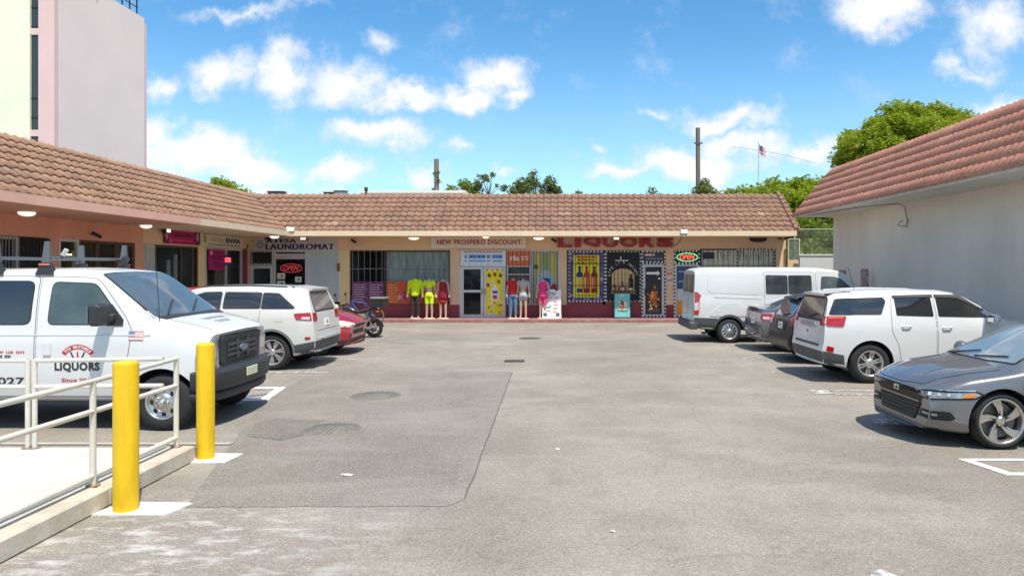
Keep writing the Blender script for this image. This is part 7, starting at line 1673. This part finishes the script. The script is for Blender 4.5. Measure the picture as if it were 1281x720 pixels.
# ---------------------------------------------------------------- grey saloon front right (faces -X)
sp = dict(L=4.88, W=1.86, rw=.335, xf=4.88-.97, xr=4.88-.97-2.83, flare=.018, nose=.34, tail=.2, gap=.05,
          top=[(0, 1.02), (.12, 1.08), (.5, 1.12), (1.3, 1.38), (1.7, 1.43), (2.5, 1.45), (2.9, 1.36), (3.62, 1.00), (3.78, .945), (4.3, .87), (4.65, .775), (4.82, .71), (4.88, .66)],
          bot=[(0, .26), (.4, .20), (4.3, .16), (4.88, .20)], belt=[(0, .98), (1, .98), (3.6, .88), (4.3, .78), (4.7, .68), (4.88, .60)],
          w=[(0, .80), (.35, .90), (4.05, .915), (4.4, .90), (4.65, .86), (4.88, .74)], wt=[(0, .64), (.5, .68), (1.4, .58), (2.7, .57), (3.5, .72), (4.3, .72), (4.88, .62)],
          fx=[(.1, -.10), (.22, -.02), (.30, 0), (.50, -.01), (.62, -.02), (.70, -.05)], Lf=.7)
c = Car('saloon_car', 'grey metallic saloon car with twisted alloy wheels at the right edge', 'car', sp, P_GREY, (9.07, 9.24), math.pi)
c.wheels('swirl5', mat('bronze_alloy', (.50, .47, .44), .28, .85), .262, .235)
# nose: local +x, camera sees local +y side (L)
M_GRB = mat('grille_black', (.008, .008, .009), .5)
g1 = c.patch('grille', 'F', [(-.60, .60), (.60, .60), (.62, .655), (-.62, .655)], mat('dark_chrome', (.12, .115, .11), .22, .9), .016, rad=.02, grid=.05)
g2 = c.patch('grille', 'F', [(-.50, .50), (.50, .50), (.66, .59), (-.66, .59)], M_GRB, .010, rad=.03, grid=.05)
g3 = c.patch('lower_grille', 'F', [(-.44, .27), (.44, .27), (.54, .485), (-.54, .485)], M_GRB, .010, rad=.03, grid=.05)
for z in (.30, .345, .39, .435): 
    k = (z-.27)/.215; c.patch('slat', 'F', [(-.43-.08*k, z), (.43+.08*k, z), (.43+.08*k, z+.012), (-.43-.08*k, z+.012)], M_GPLAST, .020, parent=g3, grid=.06)
c.patch('grille_bar', 'F', [(-.52, .492), (.52, .492), (.53, .510), (-.53, .510)], P_GREY, .022, grid=.06)
bd_ = MB()
lg, ln_ = c.ray('F', 0, .615)
bx = lg.x+.022
for s_ in (-1, 1): bd_.add([(bx, s_*.038-.009, .575), (bx, s_*.038+.009, .575), (bx, s_*.048+.009, .665), (bx, s_*.048-.009, .665), (bx+.012, s_*.038-.007, .577), (bx+.012, s_*.038+.007, .577), (bx+.012, s_*.048+.007, .663), (bx+.012, s_*.048-.007, .663)], [(4, 5, 6, 7), (0, 1, 5, 4), (1, 2, 6, 5), (2, 3, 7, 6), (3, 0, 4, 7)])
bd_.box(bx, bx+.011, -.035, .035, .607, .628)
for s_ in (-1, 1): bd_.box(bx, bx+.010, s_*.068-.004, s_*.068+.004, .57, .67)
bd_.box(bx, bx+.010, -.068, .068, .668, .677); bd_.box(bx, bx+.010, -.068, .068, .563, .571)
obj('badge', bd_, M_CHROME, c.t)
for sy in (-1, 1):
    V_ = sy*38
    # corner view coordinates: u along the right vector; nose corner sits near u = +-(...)
    def cp(x, y): a = R(V_); return -math.sin(a)*(x-c.L/2)+math.cos(a)*y
    h_ = c.patch('headlight', V_, [(cp(4.74, sy*.56), .585), (cp(4.62, sy*.72), .572), (cp(4.22, sy*.90), .605), (cp(4.14, sy*.90), .64), (cp(4.20, sy*.89), .664), (cp(4.60, sy*.78), .644), (cp(4.76, sy*.56), .634)], M_HEAD, .012, grid=.05)
    c.patch('headlight_bezel', V_, [(cp(4.74, sy*.56), .585), (cp(4.62, sy*.72), .572), (cp(4.22, sy*.90), .605), (cp(4.14, sy*.90), .64), (cp(4.20, sy*.89), .664), (cp(4.60, sy*.78), .644), (cp(4.76, sy*.56), .634)], M_GRB, .007, grid=.05, grow=.02, parent=h_)
    c.patch('indicator', V_, [(cp(4.36, sy*.885), .60), (cp(4.24, sy*.90), .612), (cp(4.20, sy*.90), .646), (cp(4.32, sy*.89), .652)], M_AMB, .016, grid=.05, parent=h_)
    for k in range(4):
        xx = 4.68-.07*k; yy = sy*(.62+.065*k)
        c.patch('led_lens', V_, [(cp(xx, yy)-.018, .605), (cp(xx, yy)+.018, .605), (cp(xx, yy)+.018, .638), (cp(xx, yy)-.018, .638)], mat('led_glass', (.5, .52, .54), .1, coat=1.), .018, parent=h_, grid=.05, rad=.008)
    c.patch('fog_recess', V_, [(cp(4.78, sy*.60), .335), (cp(4.50, sy*.86), .325), (cp(4.44, sy*.88), .36), (cp(4.50, sy*.86), .43), (cp(4.76, sy*.62), .425)], M_GRB, .008, rad=.02, grid=.05)
    c.patch('fog_lamp', V_, [(cp(4.74, sy*.64), .375), (cp(4.60, sy*.78), .372), (cp(4.60, sy*.78), .398), (cp(4.74, sy*.64), .40)], M_HEAD, .014, grid=.05)
    c.patch('chrome_trim', V_, [(cp(4.77, sy*.56), .652), (cp(4.60, sy*.78), .664), (cp(4.20, sy*.89), .680), (cp(4.20, sy*.89), .690), (cp(4.60, sy*.78), .674), (cp(4.77, sy*.56), .662)], M_CHROME, .014, grid=.05)
c.patch('lip', 'F', [(-.70, .175), (.70, .175), (.74, .215), (-.74, .215)], M_GRB, .014, grid=.06)
c.patch('windscreen', 'T', [(2.90, -.56), (3.66, -.70), (3.74, -.35), (3.76, 0), (3.74, .35), (3.66, .70), (2.90, .56)], mat('bright_windscreen', (.20, .25, .27), .03, ior=1.8, var=.2, coat=.6, vscale=1.5), .008, rad=.04)
c.patch('windscreen_seal', 'T', [(2.90, -.56), (3.66, -.70), (3.74, -.35), (3.76, 0), (3.74, .35), (3.66, .70), (2.90, .56)], M_GRB, .004, rad=.04, grow=.025)
for y0, y1 in ((-.5, -.05), (.05, .52)):
    a, _ = c.ray('T', 3.74, y0); b, _ = c.ray('T', 3.60, y1); obj('wiper', MB().tube([a+Vector((0, 0, .02)), b+Vector((0, 0, .025))], .010, 6), M_PLAST, c.t)
# bonnet panel proud of its seam
hd = c.patch('bonnet', 'T', [(3.82, -.73), (4.30, -.70), (4.66, -.58), (4.77, -.30), (4.79, 0), (4.77, .30), (4.66, .58), (4.30, .70), (3.82, .73), (3.86, 0)], P_GREY, .005, rad=.04)
c.patch('seal', 'T', [(3.82, -.73), (4.30, -.70), (4.66, -.58), (4.77, -.30), (4.79, 0), (4.77, .30), (4.66, .58), (4.30, .70), (3.82, .73), (3.86, 0)], M_SEAL, .0015, rad=.04, grow=.007, parent=hd)
for sy in (-1, 1): c.patch('bonnet_crease', 'T', [(3.85, sy*.44), (4.55, sy*.34), (4.55, sy*.352), (3.85, sy*.46)], P_GREY, .012, parent=None, thick=.02)
c.door([(2.60, .28), (3.52, .28), (3.56, .80), (3.50, .92), (2.95, 1.30), (2.60, 1.36)], handle=(2.68, .86)); c.door([(1.50, .34), (2.57, .28), (2.57, 1.36), (1.75, 1.34), (1.46, .95)], handle=(1.60, .88))
c.windows([[(2.62, 1.0), (3.42, .96), (2.94, 1.26), (2.62, 1.33)], [(1.7, 1.02), (2.55, 1.0), (2.55, 1.33), (1.85, 1.30)]], M_WIN, trim=M_CHROME)
c.mirror_(3.30, .93, (.14, .21, .14)); c.patch('rear_window', 'T', [(.62, -.60), (1.36, -.52), (1.36, .52), (.62, .60)], M_WIN, .008)
for sy in (-1, 1): c.patch('tail_light', 'B', [(sy*.45, .80), (sy*.80, .80), (sy*.80, .92), (sy*.45, .90)], M_TAIL, .012)
# ================================================================ trees and plants
def leaf_mat(name, c, tr=.25):
    m = bpy.data.materials.new(name); m.use_nodes = True; n = m.node_tree.nodes; L = m.node_tree.links; b = n['Principled BSDF']
    b.inputs['Roughness'].default_value = .55; b.inputs['Base Color'].default_value = (*c, 1); b.inputs['Specular IOR Level'].default_value = .3
    t = n.new('ShaderNodeBsdfTranslucent'); t.inputs[0].default_value = (min(1, c[0]*1.8), min(1, c[1]*1.9), c[2]*.9, 1); x = n.new('ShaderNodeMixShader'); x.inputs[0].default_value = tr
    L.new(b.outputs[0], x.inputs[1]); L.new(t.outputs[0], x.inputs[2]); L.new(x.outputs[0], n['Material Output'].inputs[0]); return m
G1, G2, G3 = leaf_mat('leaf_bright', (.25, .29, .025), .4), leaf_mat('leaf_mid', (.15, .20, .025), .35), leaf_mat('leaf_dark', (.07, .11, .02), .25)
G4, G5 = leaf_mat('leaf_olive', (.14, .17, .05)), leaf_mat('leaf_grey', (.08, .11, .045))
M_BARK = mat('bark', (.13, .10, .075), .95, var=.4, vscale=6, bump=.6, bscale=14)
def leaf_cloud(clumps, per, size, seed, mats, w, flatten=.8):
    """leaf quads spread through clumps (centre, radius): more near the shell so the clumps read as tufts with gaps"""
    r = np.random.default_rng(seed); V = []; MI = []
    for (c, rad) in clumps:
        n = int(per*rad**2) if per > 50 else per
        d = r.normal(size=(n, 3)); d /= np.linalg.norm(d, axis=1)[:, None]; d[:, 2] *= flatten
        q = rad*(r.random(n)**.38)[:, None]*d*(1+.18*np.sin(d[:, :1]*7+d[:, 1:2]*5)); p = np.array(c)+q
        a = r.normal(size=(n, 3)); a[:, 2] *= .55; a /= np.linalg.norm(a, axis=1)[:, None]; b = np.cross(a, r.normal(size=(n, 3))); b /= np.linalg.norm(b, axis=1)[:, None]
        s = size*r.uniform(.6, 1.35, size=(n, 1))
        V.append(np.stack([p-a*s, p+b*s*.45, p+a*s, p-b*s*.45], 1)); base = r.random(); MI.append(r.choice(len(mats), n, p=w if base < .6 else w[::-1] if base > .9 else w))
    V = np.concatenate(V); MI = np.concatenate(MI); N = len(V)
    me = bpy.data.meshes.new('crown'); me.vertices.add(N*4); me.vertices.foreach_set('co', V.reshape(-1)); me.loops.add(N*4); me.loops.foreach_set('vertex_index', np.arange(N*4, dtype=np.int32))
    me.polygons.add(N); me.polygons.foreach_set('loop_start', np.arange(0, N*4, 4, dtype=np.int32)); me.polygons.foreach_set('loop_total', np.full(N, 4, dtype=np.int32)); me.polygons.foreach_set('material_index', MI.astype(np.int32)); me.update(); me.validate()
    for m in mats: me.materials.append(m)
    return me
def tree(name, label, x, y, h, rx, ry, rz, nclump, crad, per, size, seed, mats=(G1, G2, G3), w=(.45, .35, .2), trunk=.3, group=None, low=.0, cz=None, cat='tree', lean=0.):
    t = thing(name, label, cat, (x, y, 0), 0, group); r = random.Random(seed); cz = cz or h-rz
    cl = []
    for i in range(nclump):
        a = r.uniform(0, 6.283); e = r.uniform(-.35-low, 1.0); k = math.sqrt(max(0, 1-min(1, abs(e))**2)); q = r.uniform(.62, 1.0)
        cl.append(((lean*(e+1)+rx*q*k*math.cos(a), ry*q*k*math.sin(a), cz+rz*q*e-crad*.3), crad*r.uniform(.6, 1.25)))
    cr = obj('crown', leaf_cloud(cl, per, size, seed, mats, w), list(mats), t)
    cr.data.materials.clear(); [cr.data.materials.append(m) for m in mats]
    mb = MB(); fork = Vector((0, 0, max(.5, cz-rz*.8))); mb.tube([(0, 0, 0), (.06*h*.2, .03, fork.z*.5), fork], [trunk, trunk*.8, trunk*.62], 9)
    for c, rad in cl[::max(1, nclump//14)]:
        c = Vector(c); m_ = (fork+c)*.5+Vector((r.uniform(-.3, .3), r.uniform(-.3, .3), .25*rz)); mb.tube([fork-Vector((0, 0, .2)), m_, c], [trunk*.42, trunk*.22, trunk*.07], 6)
    obj('trunk', mb, M_BARK, t)
    return t
def tp(px, y): return (px-VX)*y/F
def th(py, y): return CAMZ+(VY-py)*y/F
# big flat crowned tree behind the pink roof
tree('broadleaf_tree', 'big domed bright green tree rising behind the pink tiled roof', tp(1138, 46), 46, th(134, 46), 4.1, 3.8, 2.7, 150, .85, 800, .14, 2, w=(.50, .34, .16), trunk=.4, low=.3)
tree('broadleaf_tree', 'dense green tree spreading behind the gap between the two roofs', tp(1010, 40), 40, th(216, 40), 3.4, 2.6, 2.6, 80, .8, 700, .13, 5, trunk=.25, low=.6)
tree('broadleaf_tree', 'bright low tree behind the free end of the brown roof', tp(955, 43), 43, th(229, 43), 3.1, 2.4, 2.2, 60, .75, 650, .13, 6, trunk=.22, low=.6)
tree('broadleaf_tree', 'dark green tree low behind the chain link fence', tp(1022, 35), 35, 4.9, 2.4, 1.6, 2.3, 60, .7, 800, .12, 12, mats=(G2, G3, G5), w=(.3, .4, .3), trunk=.2, low=.9, cz=2.6)
tree('broadleaf_tree', 'small dark tree directly right of the tall utility pole', tp(884, 38), 38, th(221, 38), .55, .5, .75, 14, .34, 900, .09, 7, mats=(G4, G5, G3), w=(.4, .3, .3), trunk=.08)
tree('broadleaf_tree', 'low bright crown between the dark small tree and the flagpole', tp(912, 44), 44, th(231, 44), 1.7, 1.4, 1.3, 34, .5, 700, .10, 8, trunk=.15, low=.4)
tree('broadleaf_tree', 'rounded olive green tree top centred over the discount shop roof', tp(668, 42), 42, th(214, 42), 1.45, 1.2, 1.3, 26, .46, 900, .10, 9, mats=(G4, G2, G5), w=(.4, .3, .3), trunk=.14)
tree('sparse_tree', 'sparse wispy young tree above the roof left of the olive tree', tp(612, 42), 42, th(214, 42), .95, .7, .72, 12, .25, 1100, .09, 10, mats=(G4, G2, G5), w=(.4, .3, .3), trunk=.06)
tree('broadleaf_tree', 'low bushy tree just above the ridge beside the vine covered pole', tp(577, 42), 42, th(227, 42), 1.15, .9, .9, 22, .40, 900, .10, 11, mats=(G2, G4, G3), w=(.4, .3, .3), trunk=.12, low=.4)
tree('broadleaf_tree', 'bright tree top peeking over the left wing ridge beside the tower', tp(262, 44), 44, th(221, 44), 1.9, 1.3, 1.2, 34, .55, 700, .11, 13, trunk=.16, low=.3, lean=.3)
for px, hh, lab, sd in ((722, 236, 'tiny dark tree tip on the ridge right of the olive tree', 21), (818, 236, 'tiny green tree tip on the ridge left of the utility pole', 22)):
    tree('broadleaf_tree', lab, tp(px, 42), 42, th(hh, 42), .45, .4, .45, 6, .26, 900, .09, sd, mats=(G4, G2, G5), w=(.4, .3, .3), trunk=.07)
# vine on the short pole
vc = []; r_ = random.Random(31)
for i in range(22):
    z = 4.6+r_.random()**1.4*3.3; vc.append(((r_.uniform(-.25, .22), -.1, z), .16*(1 if z > 5.6 else 1.8)))
o = obj('vine', leaf_cloud(vc, 1200, .07, 31, (G2, G3, G4), (.4, .3, .3)), [], vine_pole)
# plants behind the low wall
def agave(x, y, z, s, n, label, seed, mats_, nm='spiky_plant'):
    t = thing(nm, label, 'plant', (x, y, z)); r = random.Random(seed)
    for i in range(n):
        a = 2*math.pi*i/n+r.uniform(-.2, .2); e = r.uniform(.5, 1.35); L_ = s*r.uniform(.7, 1.1); w = s*.055; pts = []
        for k in range(6):
            q = k/5; rad = L_*math.cos(e)*q+L_*.15*q*q; zz = L_*math.sin(e)*q-L_*.28*q**2.4*(1.5-e*.6); pts.append(Vector((rad*math.cos(a), rad*math.sin(a), zz)))
        side = Vector((-math.sin(a), math.cos(a), 0)); vs = []; fs = []
        for k, p in enumerate(pts):
            ww = w*(1-(k/5)**2)*1.0+.002; vs += [p-side*ww, p-Vector((0, 0, .3*ww)), p+side*ww]
        for k in range(5):
            for j in range(2): fs.append((3*k+j, 3*k+j+1, 3*k+4+j, 3*k+3+j))
        me = MB().add(vs, fs, 0, True).mesh('leaf', fix=False); obj('leaf', me, mats_[i % len(mats_)], t)
    obj('stem', MB().tube([(0, 0, -z), (0, 0, .06)], .08, 8), M_BARK, t)
LY = leaf_mat('leaf_yellow', (.34, .32, .07)); 
agave(tp(1012, 31.5), 31.5, 2.0, 1.35, 22, 'pale yellow green spiky plant behind the chain link fence', 3, (LY, G1, LY))
agave(tp(1034, 32.2), 32.2, 2.2, 1.2, 18, 'darker green spiky plant near the white building corner', 4, (G2, G1, G3))
agave(tp(992, 32.5), 32.5, 2.4, 1.2, 16, 'slender green spiky plant next to the glazed panel', 5, (G2, G3))
# ================================================================ motorcycle and bicycle
def torus(mb, c, R_, r, n=28, m=8, mi=0, ax='y'):
    vs = []; fs = []
    for i in range(n):
        a = 2*math.pi*i/n
        for k in range(m):
            b = 2*math.pi*k/m; q = R_+r*math.cos(b); vs.append((c[0]+q*math.cos(a), c[1]+r*math.sin(b), c[2]+q*math.sin(a)))
    for i in range(n):
        for k in range(m): fs.append((i*m+k, i*m+(k+1) % m, ((i+1) % n)*m+(k+1) % m, ((i+1) % n)*m+k))
    return mb.add(vs, fs, mi, True)
mc = thing('motorcycle', 'black motorcycle with a rear top box parked in front of the shops', 'motorcycle', (-6.22, 22.1, 0), R(172))
def wheelset(t, x, R_, r, spokes, rimm, rimr, name='wheel'):
    w = obj(name, torus(MB(), (0, 0, 0), R_-r, r), M_TYRE, t, loc=(x, 0, R_)); rm = torus(MB(), (0, 0, 0), R_-r*2+.005, rimr, 28, 6)
    obj('rim', rm, rimm, w); sp_ = MB()
    for i in range(spokes):
        a = 2*math.pi*i/spokes; sp_.tube([(0, (-1)**i*.02, 0), ((R_-2*r)*math.cos(a), 0, (R_-2*r)*math.sin(a))], .004 if spokes > 8 else .014, 4)
    sp_.tube([(0, -.05, 0), (0, .05, 0)], .035, 10); obj('spokes', sp_, rimm, w); return w
wheelset(mc, -.62, .285, .055, 5, M_BLK, .02); wheelset(mc, .68, .285, .05, 5, M_BLK, .02)
obj('disc', MB().lathe([(.12, .05), (.12, .055), (.001, .055)], 'y', n=20), M_DISC, mc, loc=(-.62, 0, .285))
obj('fork', MB().tube([(.68, -.08, .285), (.50, -.08, .80), (.46, -.08, .95)], .022, 8).tube([(.68, .08, .285), (.50, .08, .80), (.46, .08, .95)], .022, 8), M_CHROME, mc)
obj('tank', MB().tube([(.44, 0, .78), (.30, 0, .86), (.12, 0, .86), (-.06, 0, .78)], [(.06, .05), (.14, .10), (.13, .10), (.08, .05)], 14), mat('tank_paint', (.02, .022, .025), .25, coat=1.), mc)
obj('seat', MB().tube([(.0, 0, .80), (-.2, 0, .78), (-.45, 0, .84), (-.70, 0, .90)], [(.10, .04), (.14, .05), (.13, .05), (.08, .035)], 12), M_PLAST, mc)
obj('engine', MB().box(-.12, .26, -.14, .14, .28, .56, bev=.04).box(-.02, .2, -.11, .11, .54, .70, bev=.02), mat('engine_alloy', (.20, .20, .20), .45, .6), mc)
for i in range(5): obj('cooling_fin', MB().box(-.04, .22, -.13, .13, .56+.028*i, .566+.028*i), M_GPLAST, mc)
obj('frame', MB().tube([(.46, 0, .85), (.34, 0, .45), (.2, 0, .26), (-.2, 0, .28), (-.35, 0, .5), (-.5, 0, .75)], .022, 8).tube([(-.18, -.1, .33), (-.62, -.1, .285)], .02, 6).tube([(-.18, .1, .33), (-.62, .1, .285)], .02, 6).tube([(-.62, -.1, .30), (-.42, -.12, .76)], .025, 8).tube([(-.62, .1, .30), (-.42, .12, .76)], .025, 8), M_IRON, mc)
obj('exhaust', MB().tube([(.22, .16, .40), (.05, .18, .24), (-.3, .19, .26), (-.8, .19, .38)], [.022, .025, .04, .05], 10), M_CHROME, mc)
tbx = obj('top_box', MB().add([(-.62, -.20, .92), (-.98, -.18, .94), (-.98, .18, .94), (-.62, .20, .92), (-.58, -.23, 1.16), (-1.02, -.21, 1.18), (-1.02, .21, 1.18), (-.58, .23, 1.16)], [(0, 1, 2, 3), (4, 7, 6, 5), (0, 4, 5, 1), (1, 5, 6, 2), (2, 6, 7, 3), (3, 7, 4, 0)]), M_PLAST, mc)
obj('lid', MB().box(-1.03, -.57, -.235, .235, 1.165, 1.24, bev=.03), flat((120, 118, 112), .5), tbx)
obj('handlebar', MB().tube([(.36, -.38, 1.02), (.46, -.15, .98), (.46, .15, .98), (.36, .38, 1.02)], .016, 8).tube([(.46, -.1, .95), (.50, -.1, .80)], .02, 6), M_BLK, mc)
for sy in (-1, 1):
    q = obj('mirror', MB().tube([(.40, sy*.30, 1.02), (.46, sy*.36, 1.26)], .008, 6), M_BLK, mc); obj('glass', MB().ball((.47, sy*.37, 1.31), (.03, .07, .05), 10, 6), M_BLK, q)
obj('headlight', MB().ball((.60, 0, .90), (.09, .11, .11), 12, 8), flat((214, 208, 170), .2, coat=1.), mc)
obj('front_mudguard', MB().lathe([(.30, -.05), (.315, 0), (.30, .05)], 'y', (.68, 0, .285), n=14, a0=.3, a1=2.4), M_BLK, mc)
obj('tail_light', MB().box(-.84, -.79, -.06, .06, .80, .88, bev=.01), M_TAIL, mc); obj('rear_mudguard', MB().lathe([(.30, -.06), (.32, 0), (.30, .06)], 'y', (-.62, 0, .285), n=12, a0=1.2, a1=3.0), M_BLK, mc)
for sy in (-1, 1): obj('indicator', MB().ball((-.80, sy*.16, .80), .03, 8, 6), M_AMB, mc)
obj('side_cover', MB().prism([(-.05, .56), (-.42, .62), (-.36, .74), (.0, .72)], -.13, .13), flat((150, 150, 132), .4), mc); obj('side_stand', MB().tube([(.0, .12, .28), (.10, .28, .01)], .014, 6), M_IRON, mc)
bc = thing('bicycle', 'blue bicycle leaning behind the motorcycle near the barred shop window', 'bicycle', ((452-VX)*26.5/F, 26.5, 0), R(176))
M_BBLU = mat('bicycle_blue', (.03, .09, .33), .3, .2, coat=1.); M_BRIM = mat('bicycle_rim', (.45, .38, .32), .35, .7)
for x in (-.52, .52): 
    w = obj('wheel', torus(MB(), (0, 0, 0), .325, .02, 36, 6), mat('tan_wall_tyre', (.20, .12, .08), .8), bc, loc=(x, 0, .345)); obj('rim', torus(MB(), (0, 0, 0), .30, .010, 36, 6), M_BRIM, w)
    s_ = MB(); [s_.tube([(0, 0, 0), (.3*math.cos(k*.524), 0, .3*math.sin(k*.524))], .002, 3) for k in range(12)]; obj('spokes', s_, M_BRIM, w)
obj('frame', MB().tube([(-.52, 0, .345), (-.05, 0, .30)], .012, 6).tube([(-.52, 0, .345), (-.17, 0, .85)], .012, 6).tube([(-.05, 0, .30), (-.18, 0, .88)], .018, 8).tube([(-.05, 0, .30), (.36, 0, .86)], .024, 8).tube([(-.17, 0, .82), (.35, 0, .92)], .020, 8).tube([(.33, 0, 1.0), (.38, 0, .80)], .022, 8), M_BBLU, bc)
obj('fork', MB().tube([(.38, 0, .80), (.42, .04, .6), (.52, .04, .345)], .014, 6).tube([(.38, 0, .80), (.42, -.04, .6), (.52, -.04, .345)], .014, 6), M_BBLU, bc)
obj('saddle', MB().tube([(-.34, 0, .99), (-.22, 0, 1.0), (-.06, 0, .99)], [(.07, .03), (.06, .025), (.02, .02)], 8).tube([(-.18, 0, .86), (-.2, 0, .97)], .013, 6), M_BLK, bc)
obj('handlebar', MB().tube([(.24, -.30, 1.08), (.36, -.12, 1.08), (.36, .12, 1.08), (.24, .30, 1.08)], .012, 6).tube([(.33, 0, 1.0), (.36, 0, 1.08)], .014, 6), M_BLK, bc)
obj('crank', MB().lathe([(.09, -.03), (.09, -.025), (.001, -.025)], 'y', (-.05, 0, .30), n=18).tube([(-.05, -.05, .30), (.06, -.05, .18)], .01, 5), M_IRON, bc)
